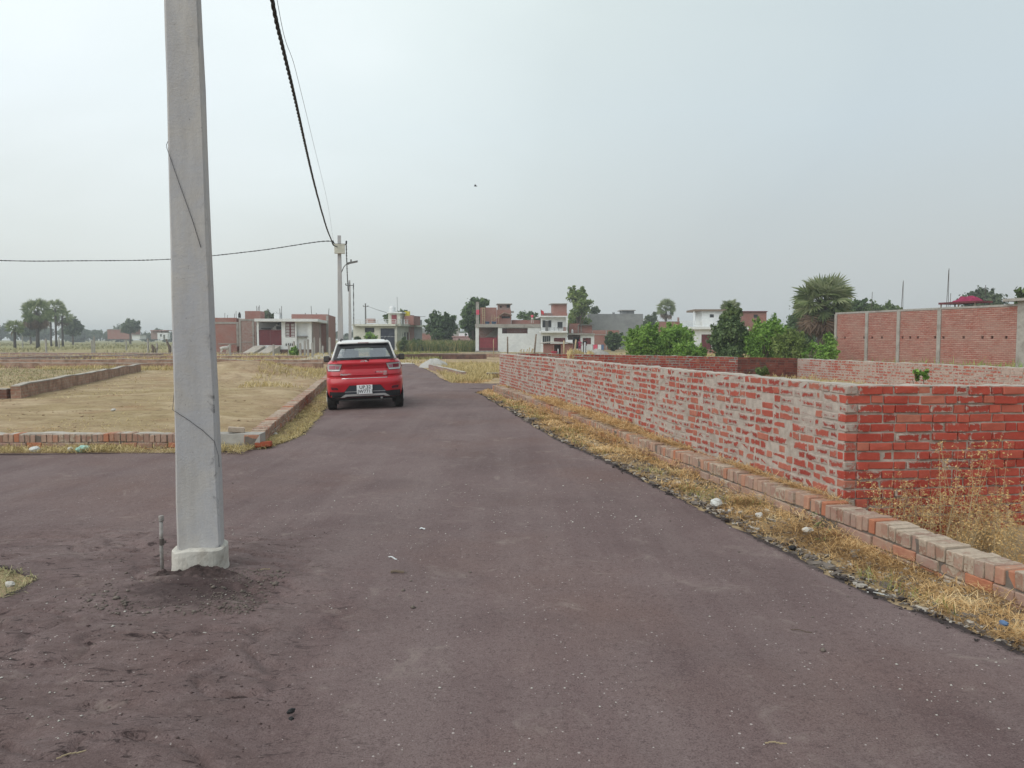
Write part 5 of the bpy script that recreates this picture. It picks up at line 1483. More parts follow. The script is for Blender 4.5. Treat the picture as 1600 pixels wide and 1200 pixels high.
h.fbox('ledge', 'dark', 408, 423, 512.4, 514.2, 1.9, 2.5)
mb = MB(); mb.lathe([(0.13, 0), (0.13, .06)], 14, (h.a(435.5, 2.1), 2.1, h.z(506, 2, 2.1)), axis='y'); h.mesh('vent', 'black', mb)
g = h.fbox('gate', 'maroon', 404.8, 422, 515.5, 539.3, 0.06, 0.12)
g2 = h.fbox('gate', 'maroon', 422.4, 439.8, 515.5, 539.3, 0.06, 0.12)
for gg, x0 in ((g, 405), (g2, 422.6)):
    mb = MB()
    for k in range(8):
        x = x0 + 1 + k * 2.1; a = h.a(x, .05); mb.box(a - .015, .045, h.z(539, 1), a + .015, .058, h.z(515.8, 1))
    h.mesh('rib', 'red_gate', mb, gg)
wf = h.fbox('window', 'maroon', 446, 461, 503.4, 527, 0.12, 0.16)
mb = MB()
for k in range(9):
    for (xa, xb) in ((447, 452.3), (455, 460.3)):
        a0, a1 = h.a(xa, .1), h.a(xb, .1); z = h.z(525.5 - k * 2.35, 4, .1)
        mb.box(a0, .09, z - .03, a1, .115, z + .04)
h.mesh('slat', 'white', mb, wf)
h.fbox('panel', 'white', 463.7, 479.8, 504, 526, 0.30, 0.34); h.fbox('panel', 'white', 463.7, 479.8, 526.6, 549, 0.28, 0.32)
h.fbox('ledge', 'grey', 463.5, 481, 524.6, 526.2, -0.12, 0.24)
slab = MB(); z0_, z1_ = h.z(502.5, 3), h.z(498.2, 3)
slab.box(h.a(398, -.6), -0.6, z0_, aR + .7, bb + .3, z1_)
h.mesh('roof_slab', 'white', slab)
h.side('side_wall', 'brick_grey', aR, 0.26, bb, -0.2, z0_ - .002, 0.23)
for f in (0.02, 0.36, 0.66, 0.97):
    b0 = 0.3 + (bb - .6) * f; h.box('column', 'concrete', aR - .1, b0, -0.2, aR + .05, b0 + .3, z0_ - .002)
h.box('side_wall', 'brick_grey', -0.3, 2.9, -0.2, -0.05, bb, z0_ - .004)
h.box('back_wall', 'brick', -0.04, bb - .2, -.2, aR - .25, bb + .02, z0_ - .004)
rp = MB()                                      # ramp slabs in front of the gate
for x0, x1 in ((398, 414), (421, 438)):
    a0, a1 = h.a(x0), h.a(x1); z = h.z(540, 1)
    v = [(a0, -.02, z), (a1, -.02, z), (a1 - .8, -2.6, .12), (a0 - .8, -2.6, .12)]
    rp.face(v); rp.face([v[3], v[2], (a1 - .8, -2.6, -.1), (a0 - .8, -2.6, -.1)]); rp.face([v[1], v[2], (a1 - .8, -2.6, -.1), (a1, -.02, -.1)]); rp.face([v[0], v[3], (a0 - .8, -2.6, -.1), (a0, -.02, -.1)])
h.mesh('ramp', 'kerbtop', rp)
h.fbox('plinth', 'brick_dark', 401, 487, 546, 553, -0.10, -0.004)
mb = MB()
for x in (447, 450.5, 453.5, 456.5, 459): a = h.a(x); mb.box(a - .05, -.03, h.z(540.5, 4), a + .05, -.004, h.z(536.5, 4))
h.mesh('vent_slot', 'black', mb)
h.rods('rebar', 'rust', [(440.5, 478, 498, 1.0), (438, 482, 498, 1.2), (421, 487, 498, 1.5)], .03)
# things on its roof
def water_tank(x0, x1, y0, y1, H_, b, label, mat='tank', square=False, zbase=None):
    a0, a1 = H_.a(x0, b), H_.a(x1, b); am = (a0 + a1) / 2; z1 = H_.z(y0, am, b); z0 = H_.z(y1, am, b) if zbase is None else zbase
    w = H_.world(am, b, z0); r = (a1 - a0) / 2; hh = z1 - z0
    t = thing('water_tank', label, 'water tank', w)
    mb = MB()
    if square:
        mb.box(-r, -r, 0, r, r, hh * .93); o = mb.build('body', M[mat], t); bevel(o, .05, 2)
        mb = MB(); mb.box(-r * 1.04, -r * 1.04, hh * .935, r * 1.04, r * 1.04, hh); mb.build('lid', M[mat], t)
    else:
        mb.lathe([(r * .95, 0), (r, .05), (r, hh * .2), (r * .96, hh * .23), (r, hh * .26), (r, hh * .5), (r * .96, hh * .53), (r, hh * .56), (r, hh * .72), (r * .7, hh * .86), (r * .4, hh * .9)], 20); mb.build('body', M[mat], t, smooth=True)
        mb = MB(); mb.lathe([(r * .42, hh * .902), (r * .42, hh * .97), (r * .3, hh)], 16); mb.build('lid', M[mat], t, smooth=True)
    return t
water_tank(430, 440.5, 489, 499, h, 2.0, 'pale square tank on the roof above the maroon gate', square=True, zbase=z1_)
# brick upper wall behind on the roof and the neighbouring brick shells
h2 = House('brick_house', 'plain red brick house shell rising behind the white fronted house', 'house', 456, 90, 8.0)
h2.front('wall', 'brick', 456, 513, 491, 552, t=0.23)
a2 = h2.a(513); b2 = h2.b(531, a2)
h2.side('side_wall', 'brick', a2, 0.24, 10, -.2, h2.z(491.5, a2), .23)
h2.front('column', 'concrete', 510, 513.5, 493, 552, b=-.05, t=.045)
h2.rods('rebar', 'rust', [(487.5, 478, 491, .1), (514, 482, 493, .1), (478, 489, 491, .1), (495, 489, 491, .1)], .035)
h2.front('roof_slab', 'concrete', 456.3, 512.8, 503, 505, b=.26, t=9)
h3 = House('brick_house', 'bare brick building with a concrete beam and columns beside the white goat', 'house', 325, 84, 6.0)
h3.front('wall', 'brick', 325, 370, 496.5, 551, t=0.23)
h3.front('beam', 'concrete', 325, 371.5, 503, 506, b=-.05, t=.05)
h3.front('column', 'concrete', 369.5, 373, 503, 541, b=-.06, t=.06)
h3.front('base_beam', 'concrete', 341, 369, 536.8, 538, b=-.05, t=.05)
a3 = h3.a(373)
h3.box('side_wall', 'brick', a3 - .5, .235, -.2, a3 - .27, 9, h3.z(497, a3))
h3.box('roof_slab', 'concrete', .1, .236, 3.0, a3 - .55, 9, 3.2)
h3.rods('rebar', 'rust', [(352, 489, 497, .2), (356, 492, 497, .3), (370, 486, 497, .15), (367, 490, 497, .15)], .025)
h4 = House('brick_house', 'narrow smeared brick house front between the bare brick building and the white fronted house', 'house', 373.5, 82, 6.0)
h4.front('wall', 'brick_grey', 373.5, 400.5, 498, 551, t=.23)
for x in (374, 394.5): h4.front('column', 'concrete', x, x + 2.6, 500, 551, b=-.05, t=.045)
h4.front('beam', 'concrete', 377, 394, 534, 535, b=-.05, t=.046)
h4.front('beam', 'concrete', 373.6, 400, 499, 501, b=-.055, t=.05)
h4.box('roof_slab', 'concrete', .1, .236, 3.2, 1.7, 6, 3.4)
h4.front('stair_tower', 'brick', 383.5, 407.5, 486, 499, b=3.0, t=2.2)
h4.rods('rebar', 'rust', [(402, 478, 486, 3.2), (404, 479, 486, 3.2), (406, 477, 486, 3.4)], .03)
ff = MB(); ff.box(-.12, -.1, 0, .12, .1, .42); ff.lathe([(.1, .42), (.12, .5), (.05, .62)], 8)
w_ = h3.world(h3.a(375, .4), .4, h3.z(496.5, 3))
tag(ff.build('chimney_pot', M['black'], loc=w_), 'small black chimney pot on the bare brick building', 'chimney')

# B: cream house at the end of the lane ----------------------------------------------------------
h = House('cream_house', 'cream single storey house with dark blue gate and roof railing at the lane end', 'house', 552, 110, -12)
aR = h.a(617); bb = h.b(635, aR)
zs0, zs1 = h.z(509.5, 3), h.z(506.2, 3)
h.front('wall', 'cream', 552, 617, 509.4, 549, ops=[(570, 585, 512, 519.5), (594.5, 617.6, 513, 548.5)], t=.25)
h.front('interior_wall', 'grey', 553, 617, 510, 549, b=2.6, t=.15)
fr = h.fbox('window', 'dark', 570, 585, 512, 519.5, .15, .2)
mb = MB()
for k in range(6): a = h.a(571.5 + k * 2.4, .1); mb.box(a - .02, .1, h.z(519.4, 2), a + .02, .13, h.z(512.1, 2))
h.mesh('grille', 'black', mb, fr)
g = h.fbox('gate', 'navy', 594.8, 605.9, 513.2, 547.5, .10, .16); g2 = h.fbox('gate', 'navy', 606.2, 617, 513.2, 547.5, .10, .16)
mb = MB()
for k in range(10): a = h.a(595.8 + k * 2.2, .05); mb.box(a - .03, .06, h.z(526.5, 5), a + .03, .098, h.z(525.2, 5))
h.mesh('ornament', 'white', mb, g)
h.box('column', 'cream', aR, -.06, -.2, aR + .35, .3, zs0 - .002)
h.side('side_wall', 'cream', aR + .35, .31, bb, -.2, zs0 - .002, .25, ops=[(2.2, 5.6, .7, 2.5)])
wn = h.box('window', 'dark', aR + .16, 2.2, .7, aR + .2, 5.6, 2.5)
mb = MB()
for k in range(3): mb.box(aR + .21, 2.2 + k * 1.15 + .45, .7, aR + .345, 2.2 + k * 1.15 + .7, 2.5)
h.mesh('mullion', 'cream', mb, wn)
bb2 = h.b(647, aR + .3); bb3 = h.b(659, aR + .3)
h.side('side_wall', 'brick', aR + .34, bb + .01, bb2, -.2, h.z(492, aR, bb), .25)
h.side('side_wall', 'grey', aR + .36, bb2 + .01, bb3, -.2, h.z(499, aR, bb2), .25)
h.front('roof_slab', 'cream', 550.5, 618, 506.2, 509.4, b=-.7, t=.6)
h.box('roof_slab', 'cream', h.a(551), -.09, zs0, aR + .9, bb + 6, zs1)
h.rail('railing', 'white', 552, 619, (499.5, 502, 504.5), -.6, .04, posts=(552, 563, 574, 590, 603, 619), yb=506.3)
mb = MB()
for z in (zs1 + .15, zs1 + .4, zs1 + .62): mb.tube([(aR + .75, -.6, z), (aR + .75, bb, z)], .04, 4)
for k in range(5): mb.box(aR + .71, -.55 + k * bb / 4, zs1, aR + .79, -.47 + k * bb / 4, zs1 + .68)
h.mesh('railing', 'white', mb)
h.front('stair_tower', 'cream', 607, 625.5, 489.5, 506.2, b=3.2, t=2.6)
h.front('tower_slab', 'white', 604.5, 628, 487.4, 489.4, b=2.8, t=3.4)
h.fbox('door', 'red_gate', 612, 620, 492, 506, 3.12, 3.19)
water_tank(609, 618, 477.5, 487.4, h, 4.2, 'white ribbed tank on the stair tower of the cream house', zbase=h.z(487.3, 4, 2.8))
h.fbox('brick_stack', 'brick', 572, 584, 498, 504.5, 2.5, 3.3)
h.rods('rod', 'rust', [(621.5, 464, 487, 4.4), (552.5, 495, 506, 0)], .025)
h.front('wall', 'brick', 632, 646.5, 493.5, 508, b=bb * .8, t=3)
water_tank(633, 640.5, 486.5, 493.6, h, bb * .8 + 1.2, 'yellow tank on the brick upper wall of the cream house', mat='yellow', square=True, zbase=h.z(493.5, 6, bb * .8))

# far pink and brick buildings behind the crop
f = House('brick_house', 'low far brick building behind the crop beside the round tree', 'house', 658, 150, 0)
f.front('wall', 'brick', 658, 690, 521, 540, t=.3); f.front('parapet', 'concrete', 657.6, 690.4, 519.8, 521, b=-.1, t=6); f.front('wall', 'grey', 661, 671, 513, 519.8, b=1, t=3)
f = House('pink_house', 'far pale pink house behind the crop field', 'house', 704, 150, 0)
f.front('wall', 'pink', 704, 746, 526, 540, t=.3, ops=[(716, 719, 529, 533)]); f.front('roof_slab', 'pink', 703, 746, 525, 526, b=-.3, t=6); f.front('upper_wall', 'white', 717, 735, 520.5, 525, b=1, t=3, ops=[(728, 730, 521.5, 524.3)])
f.front('inner_wall', 'dark', 704.5, 745, 526.2, 540, b=1.0, t=.1)  # near-black wall: the unlit room behind the opening is painted in
f.fbox('window', 'dark', 728, 730, 521.5, 524.3, 1.5, 1.6)
f = House('grey_house', 'small far grey box house beside the pink one', 'house', 707, 165, 0)
f.front('wall', 'concrete', 707, 717, 512.5, 536, t=4, ops=()); f.front('roof_slab', 'concrete', 706, 718, 511.7, 512.5, b=-.3, t=5)

# D: white house with the red gate and a brick upper floor ------------------------------------------
h = House('white_house', 'white walled house with red gate and an unfinished brick floor on top', 'house', 743, 90, 3)
h.front('wall', 'white', 743, 845, 511.5, 551, t=.25, ops=[(748.2, 778, 511.4, 548), (784.5, 824.5, 512.5, 521)])
h.front('beam', 'concrete', 742.4, 845, 506.2, 511.4, b=-.12, t=.9)
h.front('interior_wall', 'brick_grey', 744, 781, 511, 549, b=3.0, t=.15)
h.front('interior_wall', 'brick_grey', 784, 826, 511, 523, b=.75, t=.1)
h.fbox('shutter', 'dark', 784.6, 792, 512.6, 520.8, .5, .55)
mb = MB()
for y in (514.5, 516.8, 519): mb.tube([(h.a(785, .1), .1, h.z(y, 4)), (h.a(824, .1), .1, h.z(y, 4))], .03, 4)
h.mesh('grille', 'maroon', mb)
st = MB()
for k in range(7): st.box(h.a(759 + k * 2.6, 2.2), 2.1, h.z(526.5 - k * 2.0, 2, 2.1), h.a(781, 2.2), 2.9, h.z(524.8 - k * 2.0, 2, 2.1))
h.mesh('stair', 'concrete', st)
g = h.fbox('gate', 'red_gate', 749, 777.5, 527.5, 543.5, .05, .1)
h.fbox('bottom_rail', 'maroon', 749, 777.5, 543.9, 547.9, .06, .1, parent=g)
mb = MB()
for x in (748.4, 777): a = h.a(x, .05); mb.box(a - .05, .03, h.z(548, 1), a + .08, .12, h.z(524, 1))
h.mesh('gate_frame', 'maroon', mb, g)
h.front('plinth', 'concrete', 742, 780, 548, 552.5, b=-.4, t=.39)
h.box('roof_slab', 'concrete', h.a(743.2), .79, h.z(511, 4), h.a(844.5), 9, h.z(506.4, 4))
h.front('column', 'concrete', 743.6, 748.6, 471.5, 506.2, b=.1, t=.35)
h.fbox('cloth', 'pinkcloth', 744.2, 749, 484, 491.5, .02, .09)
h.front('upper_wall', 'brick', 750.5, 776, 480.5, 506.2, b=1.6, t=.23)
h.front('upper_wall', 'brick', 776.3, 798.5, 484, 506.2, b=1.65, t=.23, ops=[(784, 797, 494, 497.5)])
h.front('upper_room', 'brick', 799, 844.6, 500, 506.2, b=2.4, t=.23)
h.front('inner_room', 'dark', 782, 799, 492, 499, b=2.2, t=.1)  # near-black panel, shade of the room painted behind the opening
rf = MB()
for x0, y0, x1, y1 in ((779, 494, 788, 488.5), (788, 488.5, 800, 492.5)):
    a0, a1 = h.a(x0, 1.3), h.a(x1, 1.3); za, zb_ = h.z(y0, 3, 1.3), h.z(y1, 3, 1.3)
    rf.face([(a0, 1.2, za), (a1, 1.2, zb_), (a1, 2.6, zb_ + .2), (a0, 2.6, za + .2)]); rf.face([(a0, 1.2, za - .08), (a1, 1.2, zb_ - .08), (a1, 1.2, zb_), (a0, 1.2, za)])
h.mesh('lean_to_roof', 'wood', rf)
h.front('top_room', 'brick_grey', 777.5, 797.5, 475.5, 493, b=3.5, t=.23, ops=[(781, 784, 478, 481), (791.5, 796.5, 475.8, 481)])
h.front('room_back', 'dark', 777.6, 797, 475.6, 492, b=4.4, t=.2)  # painted near-black so the shade inside the top room is in its colour
h.front('top_slab', 'concrete', 776.5, 800.5, 474.2, 475.4, b=3.2, t=3)
h.front('canopy', 'concrete', 797, 803, 486, 488.5, b=3.2, t=1.5)
def ladder(H_, x0, x1, y0, y1, b, label, n=7):
    a0, a1 = H_.a(x0, b), H_.a(x1, b); z0, z1 = H_.z(y1, a0, b), H_.z(y0, a0, b)
    t = thing('ladder', label, 'ladder', H_.world(a0, b, z0), H_.ang)
    L = z1 - z0; w = a1 - a0
    for x in (0, w):
        mb = MB(); mb.tube([(x, 0, 0), (x, .7, L)], .045, 5); mb.build('rail', M['bamboo'], t)
    mb = MB()
    for k in range(n): f_ = (k + .7) / n; mb.tube([(0, .7 * f_, L * f_), (w, .7 * f_, L * f_)], .035, 5)
    mb.build('rung', M['bamboo'], t); return t
ladder(h, 754, 757.5, 480.5, 505.8, .85, 'wooden ladder leaning on the unfinished brick floor')
def bucket(H_, x0, x1, y0, y1, b, label, mat):
    a0, a1 = H_.a(x0, b), H_.a(x1, b); zz = H_.z(y1, a0, b); hh = H_.z(y0, a0, b) - zz
    mb = MB(); r = (a1 - a0) / 2
    mb.lathe([(r * .8, 0), (r, hh * .9), (r * 1.06, hh * .9), (r * 1.06, hh), (r * .9, hh), (r * .75, .1)], 14)
    return tag(mb.build('tub', M[mat], smooth=True, loc=H_.world((a0 + a1) / 2, b, zz)), label, 'tub')
bucket(h, 758, 765, 502.5, 506.2, .45, 'low blue tub on the roof edge beside the ladder', 'bluecloth')
bucket(h, 768, 775.5, 502.5, 506.2, .45, 'blue tub under the wooden trestle on the roof edge', 'bluecloth')
t = thing('trestle', 'rough wooden trestle standing on the roof of the red gate house', 'trestle', h.world(h.a(768, .9), .9, h.z(506.2, 2, .9)), h.ang)
for x in (0, .45, .85):
    mb = MB(); mb.tube([(x, 0, 0), (x + random.uniform(-.1, .1), .1, random.uniform(.8, 1.1))], .03, 5); mb.build('leg', M['bamboo'], t)
mb = MB(); mb.tube([(-.1, .08, .7), (1.0, .08, .75)], .03, 5); mb.tube([(0, .06, .3), (.9, .08, .9)], .03, 5); mb.build('cross_bar', M['bamboo'], t)
HD = h
# E: two storey white house ---------------------------------------------------------------------------
h = House('white_house', 'two storey white house with balcony and a brick room on its roof', 'house', 845.2, 89, 3)
h.front('upper_wall', 'white', 845.2, 886.5, 495.5, 517, b=.9, t=.2, ops=[(847.5, 861.5, 500.5, 512), (852, 857, 511, 517), (871, 879, 503, 513)])
h.fbox('window', 'dark', 847.5, 852, 500.5, 512, 1.0, 1.05); h.fbox('window', 'dark', 857, 861.5, 500.5, 512, 1.0, 1.05); h.fbox('window', 'dark', 871, 879, 503, 513, 1.0, 1.05)
d = h.fbox('door', 'steel', 852, 857, 501, 517, .98, 1.04)
h.front('roof_slab', 'white', 844.5, 887.2, 493.4, 495.4, b=.0, t=7)
h.front('balcony_slab', 'white', 844.6, 887, 517, 519.8, b=-.35, t=1.24)
h.front('floor_slab', 'white', 845.3, 886.4, 517.2, 519.6, b=.91, t=6)
h.rail('railing', 'grey', 845, 887, (511.5, 513.5, 515.3), -.3, .025, posts=(845, 852, 859, 866, 873, 880, 887), yb=517)
h.fbox('corner_column', 'white', 884.8, 887, 495.4, 517, -.25, .1)
h.fbox('brick_panel', 'brick', 880, 884.6, 511, 517, .6, .7)
h.front('wall', 'white', 845.2, 886.5, 519.8, 553, b=.5, t=.22, ops=[(848, 860, 525, 537.5), (865.5, 883.5, 528, 535)])
wn = h.fbox('window', 'dark', 848, 860, 525, 537.5, .6, .65)
mb = MB()
for x in (851, 854, 857): a = h.a(x, .55); mb.box(a - .03, .53, h.z(537.4, 1), a + .03, .59, h.z(525.1, 1))
h.mesh('grille', 'grey', mb, wn)
h.fbox('shutter', 'maroon', 865.5, 883.5, 528, 535, .6, .65)
h.side('side_wall', 'white', h.a(886.5), .95, 7, -.2, h.z(495.4, 3), .2)
h.front('parapet', 'brick', 845.2, 886.4, 489.5, 493.3, b=.4, t=.2)
h.front('roof_room', 'brick', 864.5, 885.5, 475.2, 493.3, b=2, t=2.6)
h.front('room_slab', 'concrete', 861, 886.3, 473.8, 475.1, b=1.7, t=3.4)
h.rail('roof_railing', 'grey', 847, 862, (489, 491), .3, .02, posts=(848, 855, 862), yb=493.3)
HE = h
# F: small house with the maroon shuttered window ----------------------------------------------------
h = House('white_house', 'small one storey house with dark doorway, maroon shutter and brick parapet', 'house', 887.5, 91, 2)
h.front('wall', 'white', 887.5, 928.5, 523.2, 553, t=.22, ops=[(887.4, 907, 523.1, 545), (910.5, 923.5, 528, 538)])
h.front('interior_wall', 'brick_grey', 887.6, 909, 523, 546, b=2.2, t=.1)
h.fbox('door', 'dark', 896, 905, 527, 545, 2.0, 2.1)
h.fbox('shutter', 'maroon', 910.5, 923.5, 528, 538, .08, .12)
h.front('roof_slab', 'concrete', 886.8, 929.4, 520.8, 523, b=-.35, t=5)
h.front('parapet', 'brick', 889, 905, 505.5, 520.7, b=1.0, t=.2); h.front('parapet', 'brick', 905.2, 925, 507.8, 520.7, b=1.02, t=.2)
for x in (903, 907.5): h.fbox('column', 'concrete', x, x + 1, 507, 520.7, .85, .98)
h.front('awning', 'steel', 904, 928.5, 507, 508.4, b=.6, t=2.5)
h.side('side_wall', 'brick', h.a(925), 1.25, 5, h.z(520.7, 3), h.z(507.8, 3), .2)
water_tank(892.5, 895.8, 514.2, 520.8, h, .1, 'small white drum on the ledge above the dark doorway', zbase=h.z(520.8, 1, .1))
# G: tall grey plastered building -----------------------------------------------------------------------
h = House('grey_building', 'tall plain grey plastered building with a small room on its roof', 'building', 918.5, 118, 0)
h.front('wall', 'grey', 918.5, 1004.5, 490.5, 553, t=.25)
h.box('side_wall', 'grey', h.a(1004.5) - .25, .26, -.2, h.a(1004.5), 9, h.z(490.5)); h.box('side_wall', 'grey', 0, .26, -.2, .25, 9, h.z(490.5))
h.box('roof_slab', 'grey', .26, .26, h.z(492), h.a(1004.5) - .26, 9, h.z(491))
h.front('roof_room', 'grey', 972, 990.5, 485.5, 491, b=2, t=3); h.front('room_slab', 'concrete', 969.5, 993, 484.2, 485.4, b=1.6, t=4)
h.fbox('chimney', 'grey', 957, 960.3, 488, 490.5, .4, .9)
h.fbox('water_spout', 'concrete', 1003, 1009, 499, 500, -.1, .2)
h2 = House('brick_building', 'single storey brick wall building in front of the tall grey one', 'building', 926, 106, 0)
h2.front('wall', 'brick', 926, 968.5, 516, 553, t=.23)
for x in (946.5, 967): h2.front('column', 'concrete', x, x + 1.6, 516, 553, b=-.05, t=.045)
h2.front('beam', 'concrete', 926.5, 966.6, 522.5, 523.5, b=-.04, t=.038)
h2.box('roof_slab', 'concrete', .1, .235, 2.55, h2.a(968), 7, 2.7)
# J: white house with balcony behind the dark tree ----------------------------------------------------
h = House('white_house', 'white house with roof railing and a maroon door behind the dark leafy tree', 'house', 1060, 84, -2)
h.front('wall', 'white', 1060, 1168, 514.5, 556, t=.22, ops=[(1076, 1084, 517, 522.5), (1096, 1112, 522.5, 546)])
h.fbox('window', 'dark', 1076, 1084, 517, 522.5, .12, .16); h.fbox('door', 'maroon', 1096, 1112, 522.5, 546, .08, .14)
h.front('roof_slab', 'white', 1066, 1170, 510.5, 514.4, b=-.5, t=8)
h.rail('railing', 'white', 1064, 1116, (502, 504.5, 507), -.4, .03, posts=(1064, 1094, 1096, 1116), yb=510.5)
h.front('upper_room', 'white', 1096, 1150, 486.5, 510.4, b=2.4, t=.2, ops=[(1108.5, 1115, 491, 496)])
h.fbox('window', 'dark', 1108.5, 1115, 491, 496, 2.48, 2.52)
h.side('side_wall', 'white', h.a(1096, 2.4) + .2, 2.62, 6, h.z(510.4), h.z(486.5, 0, 2.4), .2)
h.front('room_slab', 'wood', 1084, 1152, 483.2, 486.3, b=2.0, t=4.5)
h.fbox('post', 'white', 1083.5, 1085, 486.3, 510.4, 2.2, 2.4)
h.front('step_wall', 'brick', 1104, 1120, 546, 556, b=-.8, t=.2)
h.front('back_wall', 'grey', 1061, 1167, 515, 556, b=3, t=.2)
h5 = House('brick_house', 'small square brick room with a dark window above the bushes', 'house', 1157, 92, -4)
h5.front('wall', 'brick', 1157, 1197, 487.5, 520, t=.23, ops=[(1177, 1183.5, 491.5, 496.5)]); h5.front('roof_slab', 'maroon', 1156.5, 1198.5, 486, 487.4, b=-.25, t=4.5)
h5.fbox('window', 'dark', 1177, 1183.5, 491.5, 496.5, .1, .15)
h5.front('lower_wall', 'brick_grey', 1157, 1197, 520.1, 556, b=.01, t=3)
h6 = House('brick_house', 'thin strip of orange brick house between the bright bush and the railing house', 'house', 1027, 96, 0)
h6.front('wall', 'brick', 1027, 1062, 503, 553, t=.23); h6.front('column', 'concrete', 1026, 1028.5, 500, 553, b=-.06, t=.05); h6.front('coping', 'concrete', 1028.6, 1062, 502, 502.9, b=-.03, t=.3)
h6.fbox('stub_column', 'brick_grey', 1058.5, 1061, 496, 502, .05, .3)

# K: big unfinished brick building on the right ------------------------------------------------------------
xa, ya = at(1305, 529, 47)[0], 47.0
xb, yb = at(1592, 529, 35)[0], 35.0
L = math.hypot(xb - xa, yb - ya); ang = math.atan2(yb - ya, xb - xa)
big = thing('brick_building', 'large unfinished red brick building with concrete columns and rods on its roof', 'building', (xa, ya, 0), ang)
def bu(px):
    t = (px - 800) / F * CT
    ex, ey = math.cos(ang), math.sin(ang)
    return -(xa - t * ya) / (ex - t * ey)
def bz(py, u): return at(800, py, ya + math.sin(ang) * u)[2]
zT0, zT1 = bz(488.5, 0), bz(474.5, L)
zT = (zT0 + zT1) / 2
ops = []
for px in (1308, 1320, 1350, 1362.5, 1378, 1410, 1422, 1434, 1461, 1474, 1505.5, 1535, 1550, 1572):
    u = bu(px); ops.append((u - .07, u + .07, bz(529.3, u), bz(529.3, u) + .13))
z_h = sum(o[2] for o in ops) / len(ops); ops = [(o[0], o[1], z_h, z_h + .13) for o in ops]
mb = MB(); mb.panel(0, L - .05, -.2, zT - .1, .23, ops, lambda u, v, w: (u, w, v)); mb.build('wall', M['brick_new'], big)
mb = MB(); mb.box(-.02, -.02, zT - .098, L - .05, .26, zT); mb.build('ring_beam', M['concrete'], big)
for px in (1304.5, 1354, 1403.5, 1467): 
    u = bu(px); mb = MB(); mb.box(u - .02 if px < 1310 else u - .1, -.05, -.2, u + .18 if px < 1310 else u + .12, -.003 if px > 1310 else .25, zT - .1); mb.build('column', M['concrete'], big)
mb = MB(); mb.box(L - .05, -.09, -.2, L + .38, .32, zT + .12); mb.build('corner_column', M['concrete'], big)
mb = MB(); mb.box(-.0, .24, -.2, .22, 9, zT - .1); mb.build('side_wall', M['brick_new'], big)
mb = MB(); mb.panel(.3, 6, -.2, zT - .1, .23, [], lambda u, v, w: (L + .28 - w, u + .03, v)); mb.build('side_wall', M['brick_new'], big)
mb = MB(); mb.box(L + .39, .0, -.2, L + 9, .23, zT - .35); mb.build('wall', M['brick_new'], big)
mb = MB(); mb.box(L - .6, -.35, zT - .02 + .14, L + 9, .9, zT + .24); mb.build('canopy_slab', M['concrete'], big)
mb = MB(); mb.box(.23, .27, zT - .3, L - .1, 9, zT - .12); mb.build('roof_slab', M['concrete'], big)
mb = MB()
for px, y0, b in ((1405, 438, .12), (1474.5, 419, .15), (1486.5, 440, 2.0), (1434.5, 455, 2.0), (1551, 440, 2.0), (1358, 455, .1)):
    u = bu(px); 
    for d in ((-.03, .03) if px in (1405, 1474.5) else (0,)):
        mb = MB(); z1 = bz(y0, u) * random.uniform(.97, 1.0)
        mb.tube([(u + d, b + d, zT - .2), (u + d + .02, b, zT + (z1 - zT) * .5), (u - .02 + d * .3, b + .05, z1)], .014, 5); mb.build('rebar', M['rust'], big)
# cot with bedding on its roof
def big_w(u, b, z): return (xa + math.cos(ang) * u - math.sin(ang) * b, ya + math.sin(ang) * u + math.cos(ang) * b, z)
u0, u1 = bu(1443), bu(1498); Lc = (u1 - u0)
cz = bz(472.5, u0) - zT + .05
cot = thing('wooden_cot', 'dark wooden cot standing on the roof of the large brick building', 'cot', big_w(u0, 1.0, zT - .12), ang)
cl = bz(471.0, (u0 + u1) / 2) - zT + .12
for x in (.06, Lc * .52, Lc - .06):
    for y in (0, .9):
        mb = MB(); mb.lathe([(.03, 0), (.04, .1), (.03, .2), (.045, cl)], 8, (x, y, 0)); mb.build('leg', M['wood'], cot)
mb = MB(); mb.box(-.06, -.06, cl - .10, Lc + .06, .0, cl); mb.box(-.06, .9, cl - .10, Lc + .06, .96, cl); mb.box(-.06, .0, cl - .1, .0, .9, cl); mb.box(Lc, .0, cl - .1, Lc + .06, .9, cl); mb.build('frame', M['maroon'], cot)
mb = MB(); mb.box(0.002, .002, cl - .04, Lc - .002, .898, cl - .015); mb.build('webbing', M['wood'], cot)
mb = MB(); n = 18
for i in range(n):
    for j in range(n):
        def q(i, j):
            x, y = i / n, j / n
            e = min(x, 1 - x, y, 1 - y)
            z = .24 * min(1, e * 4) ** .8 * (1 - .5 * abs(x - .4)) + .16 * min(1, e * 4) * float(fbm(np.array([x * 6]), np.array([y * 6]), 3, 4)[0])
            return (x * Lc * .55, y * .8, max(z, 0))
        mb.face([q(i, j), q(i + 1, j), q(i + 1, j + 1), q(i, j + 1)])
qd = mb.build('quilt', M['magenta'], smooth=True, loc=big_w(u0 + Lc * .30, 1.05, zT - .12 + cl + .004)); qd.rotation_euler = (0, 0, ang)
tag(qd, 'crumpled magenta quilt heaped on the wooden cot', 'quilt')

